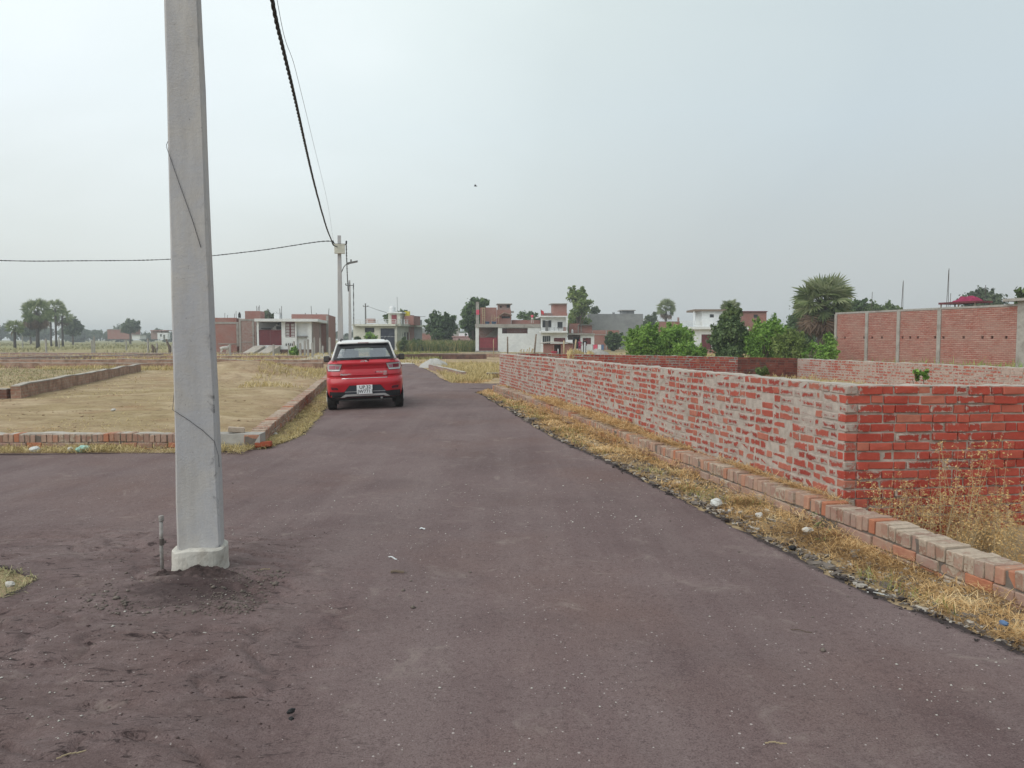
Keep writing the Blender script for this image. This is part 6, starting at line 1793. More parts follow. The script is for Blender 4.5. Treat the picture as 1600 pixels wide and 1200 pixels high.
# far-off houses on the left horizon
f = House('brick_building', 'long low brick building far off by the horizon under the round tree', 'building', 168, 240, 0)
f.front('wall', 'brick', 168, 205, 515, 530, t=6); f.front('coping', 'concrete', 167, 206, 514.2, 515, b=-.2, t=6.4)
f = House('village_house', 'pinkish far house with white front on the horizon beside the big pole', 'house', 236, 230, 0)
f.front('wall', 'brick_grey', 236, 252, 517, 530, t=5); f.front('wall', 'white', 246, 262, 520, 530, b=-2, t=1.8, ops=[(250, 253, 522, 526), (255, 258, 523, 530)]); f.front('roof_slab', 'brick', 235, 259, 515.8, 517, b=-1, t=7)
f.front('inner_wall', 'dark', 247, 261, 520.2, 530, b=-.9 + .75, t=.1)  # near-black wall, indoor shade put into its colour
f = House('village_house', 'tiny white house far off below the horizon trees', 'house', 206, 235, 0)
f.front('wall', 'white', 206, 219, 523.5, 530, t=4, ops=()); f.front('roof_slab', 'grey', 205, 220, 522.6, 523.4, b=-.3, t=5)
# ------------------------------------------------------------------ trees
def leaves(name, C, n, size, mat, parent, seed, up=0.3, elong=1.7, clump=0.0, tbias=None):
    """C: list of (x, y, z, r, squash). leaf-sized faces through the volume of the clumps"""
    r = np.random.default_rng(seed)
    C = np.array(C, float)
    w = C[:, 3] ** 1.9; w = w / w.sum()
    k = r.choice(len(C), n, p=w)
    d = r.normal(0, 1, (n, 3)); d /= np.linalg.norm(d, axis=1)[:, None]
    rad = r.uniform(0.25, 1.0, n) ** 0.45
    rad *= 1 + 0.28 * r.normal(0, 1, n) * (rad > .8)
    P = C[k, :3] + d * (rad * C[k, 3])[:, None] * np.stack([np.ones(n), np.ones(n), C[k, 4]], 1)
    # leaf plane
    nrm = d * 0.7 + r.normal(0, 0.6, (n, 3)) + np.array([0, 0, up]); nrm /= np.linalg.norm(nrm, axis=1)[:, None]
    a = np.cross(nrm, r.normal(0, 1, (n, 3))); a /= np.linalg.norm(a, axis=1)[:, None]
    b = np.cross(nrm, a)
    s = size * r.uniform(0.55, 1.35, n)
    a = a * (s * elong / 2)[:, None]; b = b * (s / 2)[:, None]
    nn = nrm * (s * 0.18)[:, None]
    V = np.stack([P - a, P - b * 1.0 + nn, P + a, P + b + nn], 1).reshape(-1, 3)
    Fq = np.arange(n)[:, None] * 4 + np.array([0, 1, 2, 3])
    ct = r.normal(0, .16, len(C))
    t = np.clip(0.46 + ct[k] + r.normal(0, 0.17, n), 0.001, 1)
    return raw_mesh(name, V, Fq, mat, parent=parent, tint=t)

def blob_crown(rx, ry, z0, z1, nb, rr, seed, shape='round', rough=0.35):
    """clump centres spread through an ellipsoid from z0 to z1"""
    r = random.Random(seed); out = []
    cz, rz = (z0 + z1) / 2, (z1 - z0) / 2
    tries = 0
    while len(out) < nb and tries < 9000:
        tries += 1
        x, y, z = r.uniform(-1, 1), r.uniform(-1, 1), r.uniform(-1, 1)
        q = x * x + y * y + z * z
        if q > 1 or q < 0.12: continue
        if shape == 'cone' and math.hypot(x, y) > 0.25 + 0.75 * (1 - (z + 1) / 2): continue
        if shape == 'vase' and math.hypot(x, y) > 0.45 + 0.55 * (z + 1) / 2: continue
        k = rr * r.uniform(1 - rough, 1 + rough)
        out.append((x * (rx - k * .6), y * (ry - k * .6), cz + z * (rz - k * .55), k, r.uniform(.7, .95)))
    return out

def tree(name, label, loc, crown, n, size, mat, tr=0.16, th=None, group=None, cat='tree', limbs=9, seed=1, elong=1.7, stems=1):
    o = thing(name, label, cat, loc, 0, group)
    leaves('crown', crown, n, size, M[mat], o, seed, elong=elong)
    r = random.Random(seed)
    zb = min(c[2] for c in crown); th = th if th is not None else max(zb, .3)
    mb = MB()
    for s in range(stems):
        bx, by = (r.uniform(-.3, .3), r.uniform(-.3, .3)) if stems > 1 else (0, 0)
        mb.tube([(bx, by, -.15), (bx + r.uniform(-.05, .05), by, th * .5), (bx * 2 + r.uniform(-.1, .1), by * 2 + r.uniform(-.1, .1), th)], [tr * 1.25, tr, tr * .8], 7)
        for c in r.sample(crown, min(limbs, len(crown))):
            m = (bx * 2 + (c[0] - bx) * .45 + r.uniform(-.1, .1), by * 2 + (c[1] - by) * .45, th + (c[2] - th) * .55 + .1)
            mb.tube([(bx * 2, by * 2, th * .93), m, (c[0] * .95, c[1] * .95, c[2])], [tr * .55, tr * .32, tr * .12], 5)
    mb.build('trunk', M['bark'], o, smooth=True)
    return o

def px_tree(name, label, x0, x1, y0, y1, Y, n, size, mat, nb=28, rr=None, shape='round', seed=1, base=None, group=None, cat='tree', depth=1.0, **k):
    cx = (x0 + x1) / 2
    spr = k.pop('sprigs', nb)
    X = at(cx, 529, Y)[0]; rx = (x1 - x0) / 2 / F * Y
    z1 = at(cx, y0, Y)[2]; z0 = max(at(cx, y1, Y)[2], .1)
    rr = rr or min(rx, (z1 - z0) / 2) * .42
    crown = blob_crown(rx, rx * depth, z0, z1, nb, rr, seed, shape)
    q = random.Random(seed + 500); zc = (z0 + z1) / 2
    for c in [q.choice(crown) for _ in range(spr)]:      # ragged twigs standing out of the crown
        d = Vector((c[0] + q.gauss(0, .3) * rx, c[1] + q.gauss(0, .3) * rx, (c[2] - zc) + .35 * (z1 - z0) * q.uniform(0, 1)))
        if d.length < 1e-3: continue
        d.normalize()
        for s in (0.75, 1.1, 1.4): out_ = Vector(c[:3]) + d * c[3] * s; crown.append((out_.x, out_.y, out_.z, c[3] * (.42 - .16 * s), .9))
    n = int(n * 1.12)
    return tree(name, label, (X, Y, base or 0), crown, n, size, mat, seed=seed, group=group, cat=cat, **k)

def fan_leaf_mesh(rad, segs, r, droop=0.25, spread=R(125)):
    """verts, quads of a pleated fan in its own frame: x forward, z up"""
    V, Q, T = [], [], []
    for s in range(segs):
        a = -spread + 2 * spread * (s + .5) / segs
        da = spread / segs * .95
        L = rad * (0.82 + 0.18 * math.cos(a * .6)) * r.uniform(.9, 1.08)
        k = len(V)
        m = L * .58
        lift = .06 * rad * (1 if s % 2 else -1) * .5
        def P(l, ang, z): return (l * math.cos(ang), l * math.sin(ang), z - droop * rad * (l / rad) ** 2 + .18 * l * abs(math.sin(ang)) * .5)
        V += [(0, 0, 0), P(m, a - da, lift), P(L, a, -.05 * rad * r.random()), P(m, a + da, -lift)]
        Q.append((k, k + 1, k + 2, k + 3)); T.append(r.uniform(.25, .75))
    return V, Q, T

def fan_palm(label, loc, th, cr, nf, leafr, segs=16, tr=0.22, dead=0, seed=1, group=None, low=-0.6, skirt=None, sqz=1.0):
    """th: trunk height to the crown centre; cr: petiole length"""
    r = random.Random(seed)
    o = thing('fan_palm', label, 'palm tree', loc, 0, group)
    def fronds(n, el0, el1, mat, name, pl, lr, droop, petm, zc):
        V, Q, T = [], [], []; pet = MB()
        for i in range(n):
            az = 2 * math.pi * (i * 0.618034 + r.uniform(-.03, .03))
            el = el0 + (el1 - el0) * ((i + .5) / n) + r.uniform(-.12, .12)
            L = pl * r.uniform(.8, 1.1)
            d = Vector((math.cos(az) * math.cos(el), math.sin(az) * math.cos(el), math.sin(el)))
            p0 = Vector((0, 0, zc)) + Vector((math.cos(az), math.sin(az), 0)) * tr * .7
            p1 = p0 + d * L * .55; p2 = p0 + d * L - Vector((0, 0, L * .10))
            pet.tube([p0, p1, p2], [.05 * cr / 1.6, .035 * cr / 1.6, .02 * cr / 1.6], 4)
            x = (p2 - p1).normalized(); y = Vector((-math.sin(az), math.cos(az), 0)); z = x.cross(y)
            if z.z < 0: z = -z
            roll = Matrix.Rotation(r.uniform(-1.25, 1.25), 3, x); y, z = roll @ y, roll @ z
            v, q, t = fan_leaf_mesh(lr * r.uniform(.85, 1.1), segs, r, droop)
            k = len(V); tb = r.uniform(-.2, .2) + .25 * math.sin(el)
            V += [tuple(p2 + x * a + y * b + z * c) for a, b, c in v]; Q += [tuple(k + i_ for i_ in f) for f in q]; T += [min(max(a + tb, .001), 1) for a in t]
        raw_mesh(name, V, Q, M[mat], parent=o, tint=T)
        pet.build('petioles' if name == 'crown' else 'dead_stalks', M[petm], o, smooth=True)
    fronds(nf, 1.45, low, 'palm_leaf', 'crown', cr, leafr, .22, 'tree_stalk', th)
    if dead:
        fronds(dead, -0.75, -1.35, 'palm_dead', 'dead_skirt', (skirt or cr) , leafr * .95, .5, 'bark', th - .15)
    mb = MB(); pts = [(0, 0, -.2)] + [(r.uniform(-.04, .04), r.uniform(-.04, .04), th * f) for f in (.2, .4, .6, .8, 1.0)]
    mb.tube(pts, [tr * 1.3, tr * 1.05, tr * .95, tr * .95, tr, tr * .8], 10); mb.build('trunk', M['palmbark'], o, smooth=True)
    return o
M['tree_stalk'] = simple('palm_stalk', (0.12, 0.13, 0.06), 0.7, 0.2, 9, 0.1)

def G(px, Y): return (at(px, 529, Y)[0], Y, 0)
# big palm before the tall brick building
Yp = 58
zt_ = at(1282, 470, Yp)[2]
fan_palm('large fan palm with a shaggy brown skirt of dead leaves beside the large brick building', G(1283, Yp), zt_, 1.2, 46, 1.2, 20, .30, 40, 7, skirt=1.45, low=-.85)
# palms behind houses and on the left horizon
fan_palm('fan palm rising behind the thin strip of orange brick house', G(1040, 150), at(1040, 482, 150)[2], 1.2, 30, 1.05, 14, .22, 6, 8)
fan_palm('fan palm top showing just over the dark leafy tree', G(1141, 110), at(1141, 480, 110)[2], .75, 24, .8, 14, .2, 0, 9)
fan_palm('tall fan palm with drooping pale leaves and brown skirt, biggest on the open field', G(59, 130), at(59, 487, 130)[2], 1.5, 34, 1.15, 16, .28, 22, 10, skirt=1.9, low=-.95)
fan_palm('slim fan palm standing close beside the biggest field palm', G(88, 150), at(89, 482, 150)[2], 1.2, 26, 1.0, 14, .2, 0, 11, low=-.7)
fan_palm('slim fan palm at the outer side of the field palm group', G(98, 155), at(99, 494, 155)[2], 1.2, 24, 1.0, 14, .2, 3, 12, low=-.9)
fan_palm('slender palm half hidden behind the biggest field palm', G(80, 160), at(79, 494, 160)[2], 1.2, 20, 1.0, 14, .17, 0, 13, low=-.8)
fan_palm('small squat fan palm alone on the field near the picture edge', G(23, 120), at(23, 512, 120)[2], .75, 22, .8, 14, .2, 2, 14, low=-.5)
px_tree('tree', 'hazy leafy tree behind the field palms', 100, 128, 499, 527, 190, 1600, .55, 'far_leaf', seed=3, tr=.2)
px_tree('tree', 'bluish bushy tree behind the small squat palm', 36, 60, 500, 528, 190, 1400, .55, 'far_leaf', seed=4, tr=.2)
px_tree('tree', 'round isolated tree on the far left horizon', 190, 217, 500, 521, 215, 1800, .55, 'far_leaf', seed=5, tr=.25)
# trees among the houses
px_tree('tree', 'round bluish green tree standing in the crop field', 667, 711, 489, 534, 112, 5200, .30, 'tree_dark', nb=34, seed=6, tr=.2, depth=.9)
px_tree('tree', 'tall ragged tree behind the unfinished brick floor', 717, 762, 470, 530, 104, 4600, .30, 'tree_dark', nb=36, rr=.85, seed=7, tr=.22)
px_tree('tree', 'thin upper branches of leaves by the concrete columns', 741, 764, 459, 482, 106, 700, .28, 'tree_mid', nb=9, rr=.42, seed=8, tr=.1, th=3)
px_tree('tree', 'low dark trees seen over the brick parapet', 808, 848, 485, 512, 125, 2400, .32, 'tree_dark', nb=22, seed=9)
px_tree('tree', 'tall light leafed tree with open branches behind the two storey house', 884, 925, 451, 500, 112, 2300, .28, 'bush_olive', nb=22, rr=.72, seed=10, tr=.22, th=2.5, limbs=16)
px_tree('tree', 'broad green trees below the tall light leafed one', 882, 922, 483, 525, 116, 3600, .30, 'bush_olive', nb=28, seed=11)
px_tree('tree', 'small tree top peeping over the grey building', 922, 938, 481, 492, 132, 700, .32, 'far_leaf', seed=12)
px_tree('tree', 'small dark tree hugging the brick wall before the grey building', 947, 973, 517, 556, 98, 2600, .22, 'tree_dark', nb=24, seed=13, tr=.08)
px_tree('tree', 'dull green trees between grey building and palm', 1003, 1034, 491, 540, 140, 2800, .34, 'far_leaf', nb=24, seed=14)
px_tree('bush', 'bright green bush behind the brick wall, nearest the dark small tree', 978, 1034, 509, 566, 46, 15000, .078, 'bush_light', nb=46, rr=.42, seed=15, cat='bush', tr=.05, stems=4, elong=2.2)
px_tree('bush', 'taller feathery bright bush before the orange brick strip', 1024, 1082, 502, 566, 49, 14000, .078, 'bush_light', nb=46, rr=.42, seed=16, cat='bush', tr=.05, stems=4, elong=2.4)
px_tree('bush', 'low spreading bright bush before the railing house', 1046, 1106, 536, 568, 44, 7600, .075, 'bush_light', nb=26, rr=.3, seed=17, cat='bush', tr=.04, stems=4, elong=2.2)
px_tree('tree', 'dense dark leafy tree before the maroon door', 1112, 1168, 497, 566, 44, 8500, .12, 'tree_dark', nb=48, rr=.42, seed=18, tr=.09)
px_tree('tree', 'lighter pointed top of the dense dark tree', 1126, 1160, 475, 512, 44.3, 2600, .12, 'tree_mid', nb=16, rr=.33, shape='cone', seed=19, tr=.06)
px_tree('bush', 'wide fine leaved green bush under the small square brick room', 1164, 1232, 501, 570, 43, 18000, .075, 'bush_light', nb=56, rr=.42, seed=20, cat='bush', tr=.06, stems=5, elong=2.4)
px_tree('bush', 'olive green scrub at the foot of the large fan palm', 1208, 1262, 517, 572, 41, 9000, .08, 'bush_olive', nb=36, rr=.36, seed=21, cat='bush', tr=.05, stems=5, elong=2.2)
px_tree('bush', 'yellowish green bush between palm trunk and brick building', 1256, 1306, 540, 574, 40, 6800, .08, 'bush_light', nb=30, rr=.30, seed=22, cat='bush', tr=.05, stems=5, elong=2.2)
px_tree('bush', 'green bush beside the palm skirt at the building corner', 1289, 1305, 517, 556, 45, 2400, .09, 'bush_light', nb=20, rr=.22, sprigs=6, seed=23, cat='bush', tr=.05, stems=3)
px_tree('tree', 'dark tree mass leaning out from behind the large fan palm', 1228, 1272, 470, 545, 72, 6000, .20, 'tree_dark', nb=44, rr=.7, seed=24, tr=.2)
px_tree('tree', 'dark tree top over the near end of the large brick building', 1318, 1350, 464, 500, 80, 2200, .24, 'tree_dark', nb=20, seed=25, tr=.15)
px_tree('tree', 'low tree tops behind the brick building roof line', 1345, 1410, 477, 500, 95, 2200, .3, 'tree_mid', nb=26, rr=.7, seed=26, tr=.15)
px_tree('tree', 'rounded grey green tree behind the roof cot', 1506, 1564, 452, 500, 100, 5200, .3, 'far_leaf', nb=40, rr=.95, seed=27, tr=.25)
px_tree('tree', 'leafy branch tips over the right end of the brick building', 1572, 1625, 446, 500, 48, 1100, .2, 'tree_mid', nb=20, rr=.34, seed=28, tr=.08)
px_tree('tree', 'dark trees peeping over the white fronted house', 408, 432, 487, 505, 120, 1800, .34, 'far_leaf', nb=18, seed=29)
px_tree('tree', 'leafy tree behind the stair tower of the cream house', 598, 644, 485, 510, 135, 3000, .34, 'tree_mid', nb=26, seed=30)
px_tree('bush', 'green shrub before the cream house window', 570, 589, 518, 548, 100, 1500, .2, 'bush_light', nb=14, seed=31, cat='bush', tr=.05)
px_tree('bush', 'small shrub at the corner of the cream house', 553, 563, 523, 545, 101, 600, .2, 'tree_mid', nb=8, seed=32, cat='bush', tr=.04)
px_tree('bush', 'young tree by the grilled windows of the cream house', 625, 636, 524, 551, 92, 800, .18, 'tree_mid', nb=10, seed=33, cat='bush', tr=.05)
px_tree('bush', 'dark garden shrubs at the grey end of the cream house', 640, 660, 531, 550, 95, 1200, .18, 'tree_dark', nb=14, seed=34, cat='bush', tr=.04)
px_tree('bush', 'green garden plants before the white fronted house', 452, 466, 543, 560, 66, 1100, .13, 'bush_light', nb=12, seed=35, cat='bush', tr=.03)
px_tree('plant', 'small leafy plant growing inside the walled plot', 1181, 1201, 571, 590, 22.5, 340, .055, 'tree_mid', nb=10, seed=36, cat='plant', tr=.012, stems=2)
for k, (px, lab) in enumerate(((1434, 'pale green twin-stemmed seedling before the pale pink wall, the smaller one'), (1447, 'pale green seedling before the pale pink wall, the taller one'))):
    px_tree('plant', lab, px - 5, px + 6, 586 - k, 606, 15.5, 90, .05, 'bush_light', nb=6, seed=37 + k, cat='plant', tr=.008, base=.15)

# far tree line, hazy
def treeline(name, label, x0, x1, Y, h, seed, n):
    r = random.Random(seed); C = []
    X = x0
    while X < x1:
        hh = h * r.uniform(.45, 1.0)
        for k in range(4): C.append((X + r.uniform(-4, 4), Y + r.uniform(-8, 8), hh * r.uniform(.25, .78), hh * r.uniform(.22, .36), .85))
        X += r.uniform(3.5, 7)
    o = leaves(name, C, n, .95, M['far_leaf'], None, seed)
    return tag(o, label, 'trees', kind='stuff')
treeline('distant_trees', 'hazy bluish line of trees along the far left horizon', -330, -110, 340, 9.0, 71, 26000)
treeline('distant_trees', 'faint far tree line seen between and behind the houses', -110, 330, 330, 7.5, 72, 26000)

# ------------------------------------------------------------------ dry weeds at the wall
def weed_mesh(h, spread, nst, seed, leaf=.012, density=26, mat='weedleaf'):
    r = random.Random(seed); st = MB(); V, Q, T = [], [], []
    def leafq(p, s, t):
        d = Vector((r.gauss(0, 1), r.gauss(0, 1), r.gauss(0, .7))).normalized(); e = d.orthogonal().normalized()
        e = Matrix.Rotation(r.uniform(0, 6.28), 3, d) @ e
        k = len(V); s = s * r.uniform(.5, 1.4)
        V.extend([tuple(p - d * s), tuple(p + e * s * .45), tuple(p + d * s), tuple(p - e * s * .45)]); Q.append((k, k + 1, k + 2, k + 3)); T.append(min(max(t + r.gauss(0, .2), .001), 1))
    for i in range(nst):
        az = r.uniform(0, 6.28); q = r.uniform(.2, 1) * spread; hh = h * r.uniform(.45, 1.0)
        tip = Vector((math.cos(az) * q, math.sin(az) * q, hh)); p0 = Vector((r.uniform(-.03, .03), r.uniform(-.03, .03), -.02))
        mid = p0.lerp(tip, .5) + Vector((r.uniform(-.04, .04), r.uniform(-.04, .04), hh * .08))
        st.tube([p0, mid, tip], [.0028, .002, .0008], 3, cap=False)
        for k in range(int(density * hh / .5)):
            f = r.uniform(.2, 1.0)
            b = p0.lerp(mid, f * 2) if f < .5 else mid.lerp(tip, f * 2 - 1)
            tw = Vector((r.gauss(0, 1), r.gauss(0, 1), r.uniform(-.2, 1))).normalized() * r.uniform(.02, .09) * (1.2 - .4 * f)
            e = b + tw; st.tube([b, e], [.0011, .0006], 3, cap=False)
            for _ in range(3): leafq(b.lerp(e, r.uniform(.4, 1.1)) + Vector((r.gauss(0, .008), r.gauss(0, .008), r.gauss(0, .008))), leaf, .55)
    return st, V, Q, T
wl = 'fine branching dry weed before the raw red end of the boundary wall'
protos = []
for i in range(4):
    st, V, Q, T = weed_mesh(.74, .22, 9, 300 + i, density=17, leaf=.0105)
    o = thing('dry_weed', wl, 'weed', (0, 0, 0), 0, 'dry weeds against the brick wall')
    raw_mesh('foliage', V, Q, M['weedleaf'], parent=o, tint=T); st.build('stems', M['bamboo'], o)
    protos.append(o)
spots = []
r = random.Random(9)
for i in range(14):
    px = r.uniform(1395, 1640); d = r.uniform(5.5, 6.6)
    x = (px - 800) / 1200 * d
    if x < float(kerbX(d)) + .28 or (x - C0.x) * .19 - (d - C0.y) < 0.08: continue
    spots.append((x, d))
spots += [(3.12, 6.35), (3.42, 6.40), (3.75, 6.45), (4.05, 6.5), (4.35, 6.55), (3.3, 6.1), (3.6, 6.0), (3.9, 5.9), (4.2, 5.95), (3.45, 5.75), (4.45, 6.3), (4.0, 6.25), (3.7, 6.2)]
for i, (x, y) in enumerate(spots):
    o = protos[i] if i < 4 else dup(protos[i % 4])
    o.location = (x, y, float(gz(x, y)) - .01); o.rotation_euler = (0, 0, r.uniform(0, 6.28)); s_ = r.uniform(.62, 1.12); o.scale = (s_, s_, s_)
for i, (x, y) in enumerate(((3.35, 6.42), (3.6, 6.38), (3.85, 6.5), (3.5, 6.2), (4.15, 6.45), (3.75, 6.3))):
    st, V, Q, T = weed_mesh(1.02, .30, 4, 340 + i, density=15, leaf=.010)
    o = thing('dry_weed', wl, 'weed', (x, y, float(gz(x, y)) - .01), 0, 'dry weeds against the brick wall'); raw_mesh('foliage', V, Q, M['weedleaf'], parent=o, tint=T); st.build('stems', M['bamboo'], o)
# taller sparse one at the wall corner, and a few by the plot kerb
for i, (x, y, h_, lab) in enumerate(((2.98, 6.15, .62, 'tall sparse dry weed with a greenish stem at the wall corner'), (-6.9, 11.3, .30, 'thin dark-headed weed standing behind the near kerb, nearest its middle'), (-7.5, 11.4, .24, 'thin weed standing behind the near kerb close to the picture edge'), (-4.9, 11.45, .2, 'small upright weed behind the near kerb next to the pole'), (2.42, 5.95, .26, 'small green weed in the straw against the brick edging'))):
    st, V, Q, T = weed_mesh(h_, h_ * .28, 4 if i == 0 else 3, 400 + i, density=20, leaf=.010)
    o = thing('weed', lab, 'weed', (x, y, float(gz(x, y)) - .01)); raw_mesh('foliage', V, Q, M['weedleaf' if i < 4 else 'tree_mid'], parent=o, tint=T); st.build('stems', M['bark'], o)
# ------------------------------------------------------------------ middle-distance props
def person(label, loc, rotz, top, bottom, pose='stand', tall=1.68, veil=None, lean=0.0):
    """continuous skinned body; clothing as children"""
    k = tall / 1.7
    J = {'pel': (0, 0, .92), 'waist': (0, 0, 1.08), 'chest': (0, -.02, 1.30), 'neck': (0, -.01, 1.46), 'head': (0, -.03, 1.56), 'crown': (0, -.03, 1.66),
         'shl': (-.17, 0, 1.39), 'ell': (-.25, .02, 1.13), 'wrl': (-.22, -.08, .90), 'hal': (-.21, -.10, .81), 'shr': (.17, 0, 1.39), 'elr': (.25, .02, 1.13), 'wrr': (.22, -.08, .90), 'har': (.21, -.10, .81),
         'hil': (-.09, 0, .90), 'knl': (-.12, -.02, .50), 'anl': (-.13, .02, .09), 'tol': (-.14, -.15, .035), 'hir': (.09, 0, .90), 'knr': (.12, -.03, .50), 'anr': (.14, .02, .09), 'tor': (.16, -.15, .035)}
    if pose == 'work':
        J.update(ell=(-.24, -.14, 1.16), wrl=(-.12, -.34, 1.18), hal=(-.10, -.42, 1.19), elr=(.24, -.14, 1.16), wrr=(.12, -.34, 1.12), har=(.10, -.42, 1.12), knl=(-.15, 0, .5), anl=(-.18, .04, .09), tol=(-.19, -.13, .035))
    rad = {'pel': .13, 'waist': .115, 'chest': .145, 'neck': .05, 'head': .088, 'crown': .07, 'shl': .065, 'ell': .042, 'wrl': .03, 'hal': .034, 'shr': .065, 'elr': .042, 'wrr': .03, 'har': .034,
           'hil': .095, 'knl': .06, 'anl': .042, 'tol': .035, 'hir': .095, 'knr': .06, 'anr': .042, 'tor': .035}
    E = [('pel', 'waist'), ('waist', 'chest'), ('chest', 'neck'), ('neck', 'head'), ('head', 'crown'), ('chest', 'shl'), ('shl', 'ell'), ('ell', 'wrl'), ('wrl', 'hal'), ('chest', 'shr'), ('shr', 'elr'), ('elr', 'wrr'), ('wrr', 'har'),
         ('pel', 'hil'), ('hil', 'knl'), ('knl', 'anl'), ('anl', 'tol'), ('pel', 'hir'), ('hir', 'knr'), ('knr', 'anr'), ('anr', 'tor')]
    def skinned(name, names, mat, grow, parent, flare=None):
        ns = [n for n in J if n in names]; ix = {n: i for i, n in enumerate(ns)}
        me = bpy.data.meshes.new(name)
        me.from_pydata([tuple(c * k for c in J[n]) for n in ns], [(ix[a], ix[b]) for a, b in E if a in ix and b in ix], [])
        o = bpy.data.objects.new(name, me); link(o, parent); me.materials.append(M[mat])
        sm = o.modifiers.new('skin', 'SKIN'); sm.use_smooth_shade = True
        for n, sv in zip(ns, me.skin_vertices[0].data):
            q = (rad[n] + grow) * k * ((flare or {}).get(n, 1)); sv.radius = (q, q * .85)
        for i, sv in enumerate(me.skin_vertices[0].data): sv.use_root = (i == 0)
        ss = o.modifiers.new('sub', 'SUBSURF'); ss.levels = 1; ss.render_levels = 1
        return o
    p = skinned('person', list(J), 'skin', 0, None)
    p.location = loc; p.rotation_euler = (lean, 0, rotz); tag(p, label, 'person')
    skinned('shirt', ('waist', 'chest', 'shl', 'ell', 'shr', 'elr', 'pel'), top, .018, p)
    skinned('trousers', ('pel', 'hil', 'knl', 'anl', 'hir', 'knr', 'anr'), bottom, .018, p, {'anl': .9, 'anr': .9})
    hm = MB(); hm.lathe([(.03, 1.48 if veil else 1.60), (.095, 1.55 if veil else 1.615), (.102, 1.62), (.08, 1.68), (.03, 1.705)], 12)
    h = hm.build('veil' if veil else 'hair', M[veil or 'hair'], p, smooth=True); h.location = (0, -.015, -.0); h.scale = (k, k, k)
    return p
w = HD.world(HD.a(831.5, .5), .5, HD.z(506.4, 6, .5))
person('person in pink shirt and pale trousers standing on the roof of the red gate house', w, 2.9, 'pinkcloth', 'palecloth', 'work', 1.25 + .0)
gY = 84
x = at(913.5, 529, gY)[0]
person('person in long black clothes standing by the dark doorway', (x, gY, 0.0), .4, 'blackcloth', 'blackcloth', 'stand', 1.62, veil='blackcloth')
x = at(906, 529, 88)[0]
person('person in magenta clothes at the dark doorway of the small house', (x, 88, .0), -.2, 'magenta', 'magenta', 'stand', 1.5, veil='magenta')
# red cloth hung on the corner of the two-storey house
w = HE.world(HE.a(845.5, .3), .3, HE.z(493.3, 0, .3))
fl = thing('red_flag', 'small red and white flag on the roof corner of the two storey house', 'flag', w)
mb = MB(); mb.tube([(0, 0, 0), (-.05, 0, .75)], .02, 5); mb.build('pole', M['wood'], fl)
mb = MB(); n = 6
for i in range(n):
    for j in range(4):
        def q(i, j): u, v = i / n, j / 4; return (-.04 + .35 * u, .05 * math.sin(u * 6), .70 - .42 * v - .22 * u)
        mb.face([q(i, j), q(i + 1, j), q(i + 1, j + 1), q(i, j + 1)])
mb.build('cloth', M['redcloth'], fl, smooth=True)

# brick shed with a slab roof behind the walled plot
h = House('brick_shed', 'small rough brick shed with flat slab roof and dark doorway behind the walled plot', 'shed', 849, 66, 2)
h.front('wall', 'brick', 849, 896, 537, 558, t=.2, ops=[(866, 876.5, 538.5, 556)])
h.fbox('pillar', 'brick_new', 864, 866, 537, 556, -.06, .1); h.fbox('pillar', 'brick_new', 876.5, 879, 537, 556, -.06, .1)
h.front('back_wall', 'brick_dark', 849, 896, 537.5, 558, b=2, t=.2)
mb = MB()
a0, a1 = h.a(845), h.a(895)
zz = h.z(537, 1); n = 9
for i in range(n):
    u0, u1 = a0 + (a1 - a0) * i / n, a0 + (a1 - a0) * (i + 1) / n
    s0, s1 = zz + .12 * math.sin(i / n * 3.1), zz + .12 * math.sin((i + 1) / n * 3.1)
    mb.face([(u0, -.4, s0), (u1, -.4, s1), (u1, 2.3, s1), (u0, 2.3, s0)]); mb.face([(u0, -.4, s0 + .06), (u1, -.4, s1 + .06), (u1, 2.3, s1 + .06), (u0, 2.3, s0 + .06)])
    mb.face([(u0, -.4, s0), (u1, -.4, s1), (u1, -.4, s1 + .06), (u0, -.4, s0 + .06)])
h.mesh('roof', 'kerbtop', mb)
h.fbox('sheet', 'tank', 884, 894.8, 531, 536, .5, .55)
h.side('side_wall', 'brick', h.a(896), .205, 2, -.2, zz, .2)
# posts, bamboo heap, straw
def post(label, px, y0, Y, r_=.06, mat='wood', tilt=0.0, name='wooden_post', cat='post', group=None, yb=None):
    z1 = at(px, y0, Y)[2]; x = at(px, 529, Y)[0]
    mb = MB(); r_ *= .62; mb.tube([(0, 0, -.1), (tilt * .4 + random.uniform(-.02, .02), 0, z1 * .5), (tilt, 0, z1)], [r_ * 1.1, r_, r_ * .85], 7)
    return tag(mb.build(name, M[mat], smooth=True, loc=(x, Y, float(gz(x, Y)) * 0)), label, cat, group)
post('dark wooden post before the white wall, with a knob near its top', 793, 526, 60, .10)
post('leaning dark wooden post before the white wall close to the two storey house', 834, 522, 58, .11, tilt=.18)
post('thin pale post before the red gate', 771, 530, 64, .05, 'bamboo')
post('pale wooden post by the shed doorway', 881, 532, 62, .11, 'bamboo')
post('pale crooked post beside the straw heap', 898, 530.5, 60, .12, 'bamboo', tilt=.1)
post('pale post in front of the person in black', 914, 535, 62, .07, 'tank')
post('thin white post inside the shed doorway', 872, 545, 64, .06, 'tank')
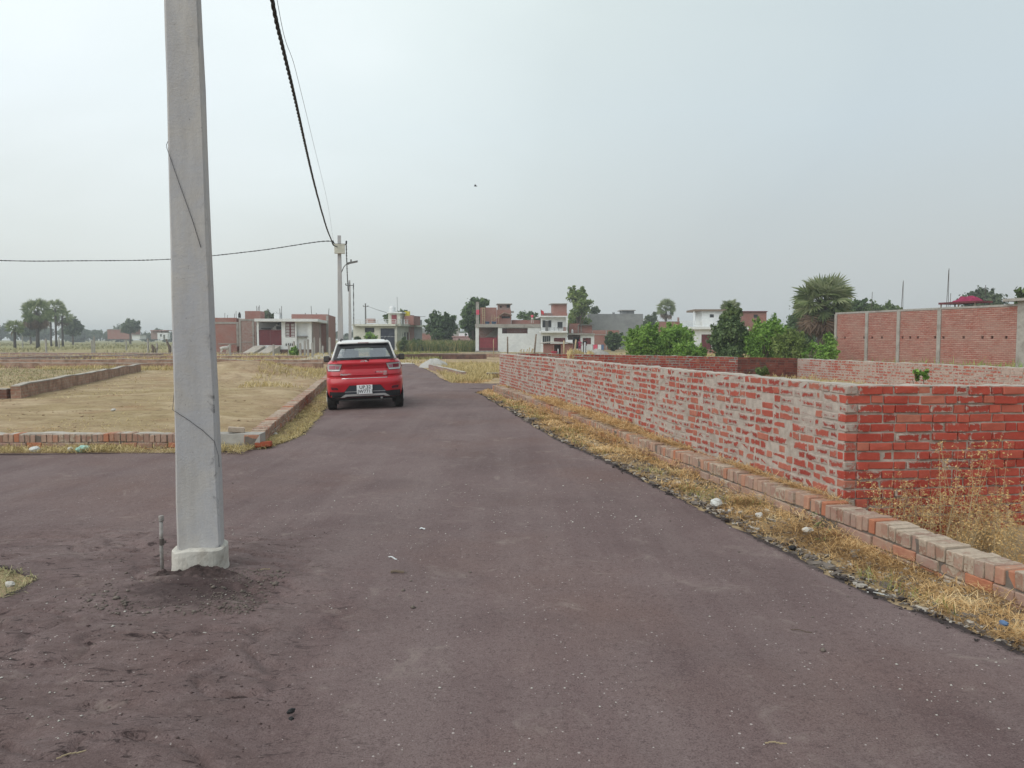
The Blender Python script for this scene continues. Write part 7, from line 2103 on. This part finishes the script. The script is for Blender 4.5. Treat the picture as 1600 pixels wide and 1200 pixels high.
def straw_bundle(label, px0, px1, y0, y1, Y, n, mat='straw', name='straw_bundle', lean=1.1, ln=None, w=.02, seed=1):
    r = np.random.default_rng(seed)
    x0, x1 = at(px0, 529, Y)[0], at(px1, 529, Y)[0]; z1 = at(px0, y0, Y)[2]; z0 = max(at(px0, y1, Y)[2], 0)
    X = r.uniform(x0, x1, n); Yy = Y + r.uniform(-.5, .5, n)
    f = 1 - np.abs((X - (x0 + x1) / 2) / ((x1 - x0) / 2)) ** 2
    Z = z0 + (z1 - z0) * f * r.uniform(0, .75, n)
    o = blades(name, X, Yy, Z, ln or (z1 - z0) * .55, w, lean, M[mat], np.clip(r.normal(.65, .2, n), 0, 1), seed=seed, drop=.2)
    return tag(o, label, 'straw', kind='thing')
straw_bundle('yellow straw heap behind the brick wall beside the shed', 884, 912, 545, 558, 56, 1100, mat='drygrass', seed=3)
straw_bundle('small straw heap next to the person in black', 917, 928, 547, 558, 58, 500, mat='drygrass', seed=4)
straw_bundle('tuft of straw hanging over the top of the red back wall', 886, 897, 546, 563, 24.35, 90, mat='drygrass', seed=5, w=.010, ln=.22)
t = thing('bamboo_stack', 'stack of short pale bamboo poles leaning against the white wall', 'bamboo', at(823, 529, 62))
t.location.z = 0
for i in range(11):
    mb = MB(); x = -.55 + i * .11; mb.tube([(x - .15, -.2, 0), (x + random.uniform(-.05, .15), .15, random.uniform(.55, .95))], .035, 6); mb.build('pole', M['bamboo'], t, smooth=True)
t = thing('bench', 'dark clutter bench beside the leaning post', 'bench', (at(846, 529, 60)[0], 60, 0))
mb = MB(); mb.box(-.5, -.2, .42, .5, .2, .48); mb.build('seat', M['wood'], t)
for x in (-.4, .4):
    mb = MB(); mb.box(x - .04, -.16, 0, x + .04, .16, .42); mb.build('leg', M['wood'], t)
def heap(name, label, x, y, rx, ry, h, mat, cat='heap', seed=1, n=26, flat=1.4, kind=None):
    mb = MB()
    def q(i, j):
        u, v = -1 + 2 * i / n, -1 + 2 * j / n
        d = math.hypot(u, v); f = max(0, 1 - d ** flat)
        nz = float(fbm(np.array([u * 3 + x]), np.array([v * 3 + y]), seed, 5)[0])
        return (u * rx, v * ry, h * f * (1 + .35 * nz) - .03 + float(gz(x + u * rx, y + v * ry)))
    P = [[q(i, j) for j in range(n + 1)] for i in range(n + 1)]
    for i in range(n):
        for j in range(n): mb.face([P[i][j], P[i + 1][j], P[i + 1][j + 1], P[i][j + 1]])
    o = mb.build(name, M[mat], smooth=True, loc=(x, y, 0))
    return tag(o, label, cat, kind=kind)
x, y = gp(678, 575)
heap('gravel_heap', 'pale heap of crushed stone at the lane edge', x - .1, y + 1.2, .9, .75, .52, 'gravel', flat=2.2)
heap('gravel_heap', 'grey low heap of rubble before the low brick building', at(936, 529, 70)[0], 70, 1.2, 1.0, .75, 'concrete', seed=4)
M['soil'] = simple('dark_wet_soil', (0.058, 0.040, 0.038), 0.95, 0.5, 30, 0.9, stain=(0.13, 0.092, 0.09), stainscale=10)
for hx, hy, hrx, hry, hh, lab, sd in ((P1[0] + .10, P1[1] - .20, .25, .13, .038, 'dark crumbly soil banked against the front of the pole collar', 6), (P1[0] - .16, P1[1] - .19, .15, .09, .028, 'small heap of dark soil between the pole collar and the pipe stub', 7)):
    mb = MB(); n = 46
    P = []
    for i in range(n + 1):
        row = []
        for j in range(n + 1):
            u, v = -1 + 2 * i / n, -1 + 2 * j / n
            f = max(0, 1 - math.hypot(u, v) ** 1.6)
            a1 = float(fbm(np.array([u * 4 + hx]), np.array([v * 4 + sd]), 21 + sd, 5)[0])
            row.append((hx + u * hrx, hy + v * hry, float(road_z(hx + u * hrx, hy + v * hry)) - .012 + hh * f * (1 + .9 * a1) + .02 * f * abs(a1)))
        P.append(row)
    for i in range(n):
        for j in range(n): mb.face([P[i][j], P[i + 1][j], P[i + 1][j + 1], P[i][j + 1]])
    tag(mb.build('soil_heap', M['soil'], smooth=True), lab, 'soil heap')
t = thing('plastic_basin', 'red plastic basin lying before the shed doorway', 'basin', (at(866, 529, 64)[0], 64, .25))
mb = MB(); mb.lathe([(.16, 0), (.26, .28), (.29, .30), (.25, .29), (.14, .02)], 14); mb.build('bowl', M['pinkcloth'], t, smooth=True)
mb = MB(); mb.box(-.3, -.25, -.3, .3, .25, -.005); mb.build('stand', M['wood'], t)
t = thing('clothes_line_rack', 'small rack with red and white washing before the brick wall building', 'rack', (at(935, 529, 72)[0], 72, 0))
for x in (-.5, .5):
    mb = MB(); mb.tube([(x, 0, 0), (x, 0, 1.05)], .03, 6); mb.build('post', M['steel'], t)
mb = MB(); mb.tube([(-.6, 0, 1.0), (.6, 0, 1.0)], .02, 5); mb.build('bar', M['steel'], t)
for i, (m_, x0, x1) in enumerate((('pinkcloth', -.45, -.1), ('tank', -.05, .25), ('bluecloth', .28, .5))):
    mb = MB(); mb.box(x0, -.03, .55, x1, .0, 1.03, jit=.01); mb.build('cloth', M[m_], t)
t = thing('parked_motorcycle', 'dark motorcycle parked by the grey end of the cream house', 'motorcycle', (at(655, 529, 93)[0], 93, 0), .6)
for y in (-.6, .6):
    mb = MB(); mb.lathe([(.20, -.05), (.30, -.05), (.32, 0), (.30, .05), (.20, .05), (.20, -.05)], 18, (0, y, .32), axis='x'); mb.build('wheel', M['tyre'], t, smooth=True)
mb = MB(); mb.tube([(0, -.6, .32), (0, -.2, .62), (0, .3, .66), (0, .5, .9), (0, .6, .32)], [.05, .09, .12, .06, .04], 8); mb.build('frame', M['black'], t, smooth=True)
mb = MB(); mb.tube([(0, -.6, .78), (0, -.1, .76)], [.09, .12], 8); mb.build('seat', M['black'], t, smooth=True)
mb = MB(); mb.tube([(0, .02, .78), (0, .35, .82)], [.13, .11], 8); mb.build('fuel_tank', M['navy'], t, smooth=True)
mb = MB(); mb.tube([(-.34, .42, 1.02), (0, .5, .95), (.34, .42, 1.02)], .02, 6); mb.build('handlebar', M['steel'], t, smooth=True)

# fence posts of the vacant plots
def fence_post(px, y0, y1, label=None):
    Y = 1.6 * F / (y1 - 529) if y1 > 541 else 120
    x = at(px, 529, Y)[0]; z1 = at(px, y0, Y)[2]
    o = thing('fence_post', label or 'slim pale concrete fence post standing on the open land', 'fence post', (x, Y, 0), random.uniform(-.3, .3), 'concrete fence posts on the vacant land')
    s = .075
    mb = MB(); mb.box(-s, -s, -.2, s, s, z1 - .06, jit=.006); mb.build('post', M['concrete'], o)
    mb = MB(); mb.box(-s * .72, -s * .72, z1 - .058, s * .72, s * .72, z1); mb.build('cap', M['concrete'], o)
for q in ((35, 525, 543), (71.5, 529, 552), (92, 526, 544), (197, 530, 548), (231, 529, 551), (245, 536, 552), (269, 538, 553),
          (359, 537, 558), (367, 537, 549), (410, 540, 553), (427, 538, 559), (451, 539, 557), (469, 536, 560), (476, 532, 558), (481, 530, 560), (488, 535, 561), (504, 540, 556), (500, 528, 553), (491, 527, 556), (459, 533, 556)):
    fence_post(*q)
fence_post(147, 525, 553, 'thicker fence post pair of pale concrete standing farther left than the big pole')
fence_post(143.5, 532, 552, 'shorter concrete post touching the thicker fence post')
fence_post(515, 527, 562, 'tall thin dark stake before the brick side wall, next to the red car')
# white goat
def goat(label, loc, rotz, k=1.0):
    J = [(0, -.36, .60), (0, 0, .62), (0, .34, .64), (0, .50, .78), (0, .60, .86), (0, .76, .78),
         (-.09, .34, .55), (-.10, .33, .30), (-.10, .34, .04), (.09, .34, .55), (.10, .36, .30), (.10, .38, .04),
         (-.09, -.34, .52), (-.10, -.28, .36), (-.10, -.40, .22), (-.10, -.37, .04), (.09, -.34, .52), (.10, -.26, .36), (.10, -.38, .22), (.10, -.34, .04), (0, -.46, .68), (0, -.54, .60)]
    E = [(0, 1), (1, 2), (2, 3), (3, 4), (4, 5), (2, 6), (6, 7), (7, 8), (2, 9), (9, 10), (10, 11), (0, 12), (12, 13), (13, 14), (14, 15), (0, 16), (16, 17), (17, 18), (18, 19), (0, 20), (20, 21)]
    Rr = [.15, .17, .16, .085, .075, .035, .07, .04, .028, .07, .04, .028, .085, .06, .032, .028, .085, .06, .032, .028, .03, .02]
    me = bpy.data.meshes.new('goat'); me.from_pydata([tuple(c * k for c in j) for j in J], E, [])
    o = bpy.data.objects.new('goat', me); link(o); me.materials.append(M['goat'])
    sm = o.modifiers.new('skin', 'SKIN'); sm.use_smooth_shade = True
    for q, sv in zip(Rr, me.skin_vertices[0].data): sv.radius = (q * k, q * k * 1.1)
    for i, sv in enumerate(me.skin_vertices[0].data): sv.use_root = (i == 1)
    ss = o.modifiers.new('sub', 'SUBSURF'); ss.levels = 1; ss.render_levels = 1
    for s in (-1, 1):
        mb = MB(); mb.tube([(s * .05 * k, .58 * k, .90 * k), (s * .13 * k, .56 * k, .88 * k), (s * .17 * k, .56 * k, .80 * k)], [.02 * k, .03 * k, .01 * k], 6); mb.build('ear', M['goat'], o, smooth=True)
    o.location = loc; o.rotation_euler = (0, 0, rotz); return tag(o, label, 'goat')
goat('white goat grazing on the bare land before the brick building', (at(350, 529, 80)[0], 80, 0), -.75, 1.0)
# uprooted stumps by the fence
def stump(label, px, Y, h, seed):
    r = random.Random(seed); x = at(px, 529, Y)[0]
    o = thing('tree_stump', label, 'stump', (x, Y, 0))
    mb = MB(); mb.tube([(.1, 0, -.05), (0, 0, h * .4), (-.12, 0, h * .75), (-.2, 0, h)], [.22, .2, .15, .08], 8); mb.build('trunk', M['bark'], o, smooth=True)
    mb = MB()
    for i in range(9):
        a = r.uniform(0, 6.28); L = r.uniform(.25, .6) * h
        mb.tube([(0, 0, h * .5), (math.cos(a) * L * .6, .1 * math.sin(a), h * .5 + math.sin(a) * L * .6), (math.cos(a + .5) * L, .1, h * .5 + math.sin(a + .5) * L * .8)], [.09, .06, .02], 5)
    mb.build('roots', M['wood'], o, smooth=True); return o
stump('round uprooted stump with tangled roots by the fence posts', 240, 82, .95, 3)
o = thing('dead_tree', 'bare dead trunk leaning by the fence posts just beside the big pole', 'trunk', (at(264, 529, 84)[0], 84, 0))
mb = MB(); mb.tube([(.15, 0, -.1), (.1, 0, .5), (-.1, 0, 1.0), (-.32, 0, 1.55)], [.26, .2, .12, .07], 8); mb.build('trunk', M['bark'], o, smooth=True)
mb = MB(); mb.tube([(-.05, 0, .9), (-.28, .05, 1.1), (-.35, .1, 1.2)], [.07, .05, .02], 6); mb.build('branch', M['bark'], o, smooth=True)

# loose things close to the camera
def brick(name, label, x, y, z, rot, mat='loose', s=(.115, .055, .036), tilt=(0, 0), cat='brick', broken=0.0):
    bm = bmesh.new(); bmesh.ops.create_cube(bm, size=2)
    for v in bm.verts: v.co = Vector((v.co.x * s[0], v.co.y * s[1], v.co.z * s[2]))
    bmesh.ops.bevel(bm, geom=bm.edges[:], offset=min(s) * .22, segments=2, affect='EDGES')
    bmesh.ops.subdivide_edges(bm, edges=bm.edges[:], cuts=1, use_grid_fill=True)
    for v in bm.verts:
        q = v.co * 14
        v.co += Vector((fbm(np.array([q.x]), np.array([q.y + x * 9]), 5)[0], fbm(np.array([q.y]), np.array([q.z]), 6)[0], fbm(np.array([q.z]), np.array([q.x]), 7)[0])) * (.004 + broken)
    me = bpy.data.meshes.new(name); bm.to_mesh(me); bm.free(); me.materials.append(M[mat])
    o = link(bpy.data.objects.new(name, me)); o.location = (x, y, z); o.rotation_euler = (tilt[0], tilt[1], rot)
    return tag(o, label, cat)
x, y = gp(412, 702); brick('loose_brick', 'orange red brick lying in the dry grass at the kerb corner', x, y, .075, .12, tilt=(0, -.06))
brick('loose_brick', 'grey brown brick lying on top of the kerb corner', -4.02, 11.14, .275, .35, 'kerb', tilt=(.05, .1))
x, y = gp(1205, 790); brick('loose_brick', 'dusty brick sunk in the straw before the edging', x, y + .12, .055, .55, 'kerb')
def lump(name, label, px, py, size, mat, z=.03, seed=1, cat='stone', sq=.6, dy=0.0):
    x, y = gp(px, py); r = random.Random(seed)
    bm = bmesh.new(); bmesh.ops.create_icosphere(bm, subdivisions=3, radius=1)
    for v in bm.verts:
        q = v.co * 1.6 + Vector((seed * 3.3, seed, 0))
        f = 1 + .35 * fbm(np.array([q.x + q.z]), np.array([q.y]), seed, 4)[0] + .25 * fbm(np.array([q.y * 2]), np.array([q.z * 2 + q.x]), seed + 1, 3)[0]
        v.co = Vector((v.co.x * size * f, v.co.y * size * f * .8, v.co.z * size * f * sq))
    me = bpy.data.meshes.new(name); bm.to_mesh(me); bm.free(); me.materials.append(M[mat])
    o = link(bpy.data.objects.new(name, me)); o.location = (x, y + dy, z); o.rotation_euler = (0, 0, r.uniform(0, 6)); return tag(o, label, cat)
lump('crumpled_bag', 'crumpled white plastic bag at the straw edge, the biggest', 1119, 795, .050, 'plastic_bag', .06, 2, 'plastic bag', .8)
lump('white_stone', 'small white stone right beside the crumpled white bag', 1140, 803, .024, 'stone', .03, 3)
lump('white_stone', 'pale stone lying in the straw below the sunken brick', 1186, 812, .042, 'stone', .04, 4)
lump('white_stone', 'flat pale stone in the straw under the brick edging', 1262, 838, .046, 'stone', .05, 5, sq=.45)
lump('clod', 'dark clod of bitumen at the road edge below the flat pale stone', 1238, 862, .032, 'black', .03, 6, 'clod')
lump('crumpled_bag', 'small blue plastic scrap in the straw near the frame edge', 1568, 988, .024, 'bluecloth', .05, 7, 'plastic bag')
lump('crumpled_bag', 'turquoise plastic bag at the foot of the near kerb', 131, 708, .10, 'teal_bag', .06, 8, 'plastic bag', .5)
lump('crumpled_bag', 'greyish white bag beside the turquoise one', 110, 708, .055, 'plastic_bag', .05, 9, 'plastic bag', .7)
lump('crumpled_bag', 'pale torn bag at the kerb foot nearer the picture edge', 55, 708, .07, 'plastic_bag', .05, 10, 'plastic bag', .6)
lump('white_block', 'small white block lying beside the leafy plant in the walled plot', 1204, 584, .11, 'tank', .36, 11, 'block', .8, dy=-2)
lump('white_stone', 'white stone on the grassy road corner', 16, 921, .03, 'stone', .035, 12)
lump('white_stone', 'small stone in the grass beside the kerb corner', 430, 682, .045, 'stone', .04, 13)
lump('white_stone', 'stone lying on the bare plot soil', 177, 648, .05, 'stone', .10, 14)
def scrap(name, label, px, py, L, W, mat, rot, cat='litter', th=.004):
    x, y = gp(px, py); mb = MB(); n = 6
    for i in range(n):
        a0, a1 = -L / 2 + L * i / n, -L / 2 + L * (i + 1) / n
        mb.box(a0, -W / 2 * random.uniform(.6, 1), .002 + .004 * math.sin(i), a1, W / 2 * random.uniform(.6, 1), .002 + th + .004 * math.sin(i))
    o = mb.build(name, M[mat]); o.location = (x, y, float(road_z(x, y)) + .002); o.rotation_euler = (0, 0, rot); return tag(o, label, cat)
scrap('paper_scrap', 'square white paper scrap lying on the lane', 660, 831, .045, .035, 'tank', .1)
scrap('paper_strip', 'thin white strip lying slantwise on the lane', 614, 878, .085, .014, 'tank', -.75)
scrap('dead_leaf', 'curled brown dead leaf on the lane', 621, 900, .09, .02, 'wood', .05, 'leaf', .012)
scrap('twig', 'short straw coloured twig lying near the bottom of the picture', 1212, 1168, .085, .005, 'bamboo', .02, 'twig')
scrap('twig', 'thin bent dark twig on the lane toward the straw verge', 1252, 988, .11, .004, 'bark', -.35, 'twig')
scrap('stick', 'pale stick at the road edge by the straw verge', 1375, 930, .15, .012, 'plastic_bag', -.55, 'stick')
scrap('twig', 'pale thin twig lying on the lane left of the picture middle', 112, 1188, .10, .005, 'bamboo', .7, 'twig')
scrap('twig', 'straw stalk lying near the pole foot', 414, 900, .07, .006, 'bamboo', .6, 'twig')
scrap('twig', 'straw stalk lying before the pole collar', 222, 915, .07, .006, 'bamboo', .5, 'twig')
lump('clod', 'dark clod lying on the lane near the bottom of the picture', 455, 1118, .018, 'black', .02, 21, 'clod')
lump('clod', 'small dark clod beside the larger one on the lane', 455, 1130, .012, 'black', .02, 22, 'clod')
# ------------------------------------------------------------------ sky, sun, air, camera
SUN_EL, SUN_AZ = R(40), R(-128)          # azimuth from +Y, to the left of the view
w = bpy.data.worlds.new('World'); S.world = w; w.use_nodes = True
nt = w.node_tree; nt.nodes.clear()
out = nt.nodes.new('ShaderNodeOutputWorld')
sky = nt.nodes.new('ShaderNodeTexSky'); sky.sky_type = 'NISHITA'; sky.sun_disc = False
sky.sun_elevation = SUN_EL; sky.sun_rotation = SUN_AZ; sky.air_density = 1.5; sky.dust_density = 5
bg1 = nt.nodes.new('ShaderNodeBackground'); bg1.inputs['Strength'].default_value = 0.05
nt.links.new(sky.outputs[0], bg1.inputs['Color'])
tc = nt.nodes.new('ShaderNodeTexCoord')
def vm(op, a, b=None):
    n = nt.nodes.new('ShaderNodeVectorMath'); n.operation = op
    nt.links.new(a, n.inputs[0])
    if b is not None: n.inputs[1].default_value = b
    return n
def mm(op, a, b, c=None):
    n = nt.nodes.new('ShaderNodeMath'); n.operation = op
    for i, q in enumerate((a, b, c)):
        if q is None: continue
        if isinstance(q, (int, float)): n.inputs[i].default_value = q
        else: nt.links.new(q, n.inputs[i])
    return n.outputs[0]
def rampn(f, stops):
    n = nt.nodes.new('ShaderNodeValToRGB'); nt.links.new(f, n.inputs[0]); e = n.color_ramp.elements
    while len(e) < len(stops): e.new(.5)
    for i, (p, c) in enumerate(stops): e[i].position = p; e[i].color = (*c, 1)
    return n.outputs[0]
nd = vm('NORMALIZE', tc.outputs['Generated'])
sx = nt.nodes.new('ShaderNodeSeparateXYZ'); nt.links.new(nd.outputs[0], sx.inputs[0])
# veiled sun makes the cloud sheet brighter up to the left
g = Vector((math.sin(R(-34)) * math.cos(R(34)), math.cos(R(-34)) * math.cos(R(34)), math.sin(R(34))))
dt = vm('DOT_PRODUCT', nd.outputs[0], tuple(g)).outputs['Value']
ns = nt.nodes.new('ShaderNodeTexNoise'); ns.inputs['Scale'].default_value = 1.7; ns.inputs['Detail'].default_value = 4; ns.inputs['Roughness'].default_value = .5; ns.inputs['Distortion'].default_value = .4
mp = nt.nodes.new('ShaderNodeMapping'); nt.links.new(nd.outputs[0], mp.inputs[0]); mp.inputs['Scale'].default_value = (1, 1, 2.4); nt.links.new(mp.outputs[0], ns.inputs['Vector'])
el = mm('ADD', sx.outputs['Z'], mm('MULTIPLY', mm('SUBTRACT', ns.outputs['Fac'], .5), .16))
horizon = rampn(el, [(0.0, (0.585, 0.630, 0.640)), (0.10, (0.610, 0.660, 0.670)), (0.28, (0.645, 0.740, 0.790)), (0.5, (0.68, 0.78, 0.80)), (1.0, (0.74, 0.80, 0.82))])
glow = rampn(mm('ADD', dt, mm('MULTIPLY', mm('SUBTRACT', ns.outputs['Fac'], .5), .17)), [(0.60, (0, 0, 0)), (0.80, (0.105, 0.105, 0.08)), (0.90, (0.225, 0.23, 0.205)), (0.965, (0.33, 0.325, 0.31)), (1.0, (0.42, 0.41, 0.39))])
ad = nt.nodes.new('ShaderNodeMix'); ad.data_type = 'RGBA'; ad.blend_type = 'ADD'; ad.inputs[0].default_value = 1
nt.links.new(horizon, ad.inputs[6]); nt.links.new(glow, ad.inputs[7])
bg2 = nt.nodes.new('ShaderNodeBackground'); bg2.inputs['Strength'].default_value = 0.97
nt.links.new(ad.outputs[2], bg2.inputs['Color'])
mxs = nt.nodes.new('ShaderNodeMixShader'); mxs.inputs[0].default_value = 0.94
nt.links.new(bg1.outputs[0], mxs.inputs[1]); nt.links.new(bg2.outputs[0], mxs.inputs[2])
nt.links.new(mxs.outputs[0], out.inputs['Surface'])

sl = bpy.data.lights.new('sun', 'SUN'); sl.energy = 2.1; sl.angle = R(70); sl.color = (1.0, 0.965, 0.92)
so = bpy.data.objects.new('sun', sl); COL.objects.link(so)
d = Vector((math.sin(SUN_AZ) * math.cos(SUN_EL), math.cos(SUN_AZ) * math.cos(SUN_EL), math.sin(SUN_EL)))
so.rotation_euler = d.to_track_quat('Z', 'Y').to_euler()

HAZE = 0.0011
if HAZE > 0:
    hz = NT('haze_air'); nt2 = hz.nt
    nt2.nodes.remove(hz.bsdf)
    v = nt2.nodes.new('ShaderNodeVolumePrincipled'); v.inputs['Color'].default_value = (0.88, 0.93, 0.97, 1); v.inputs['Density'].default_value = HAZE; v.inputs['Anisotropy'].default_value = 0.2
    nt2.links.new(v.outputs[0], hz.out.inputs['Volume'])
    mb = MB(); mb.box(-960, -960, -2.5, 960, 960, 12.5)
    ho = mb.build('haze', hz.m); tag(ho, kind='stuff')
    ho.display_type = 'WIRE'

cam = bpy.data.cameras.new('camera'); co = bpy.data.objects.new('camera', cam); COL.objects.link(co)
co.location = (0, 0, EYE); co.rotation_euler = (R(90) - TH, 0, 0)
cam.sensor_width = 36; cam.lens = 36 * F / 1600; cam.clip_end = 4000; cam.clip_start = 0.05
S.camera = co
S.view_settings.view_transform = 'Standard'; S.view_settings.look = 'None'; S.view_settings.exposure = 0; S.view_settings.gamma = 1
S.cycles.max_bounces = 8; S.cycles.transparent_max_bounces = 12; S.cycles.volume_bounces = 0
S.cycles.use_denoising = True
S.render.resolution_x, S.render.resolution_y = 1024, 768
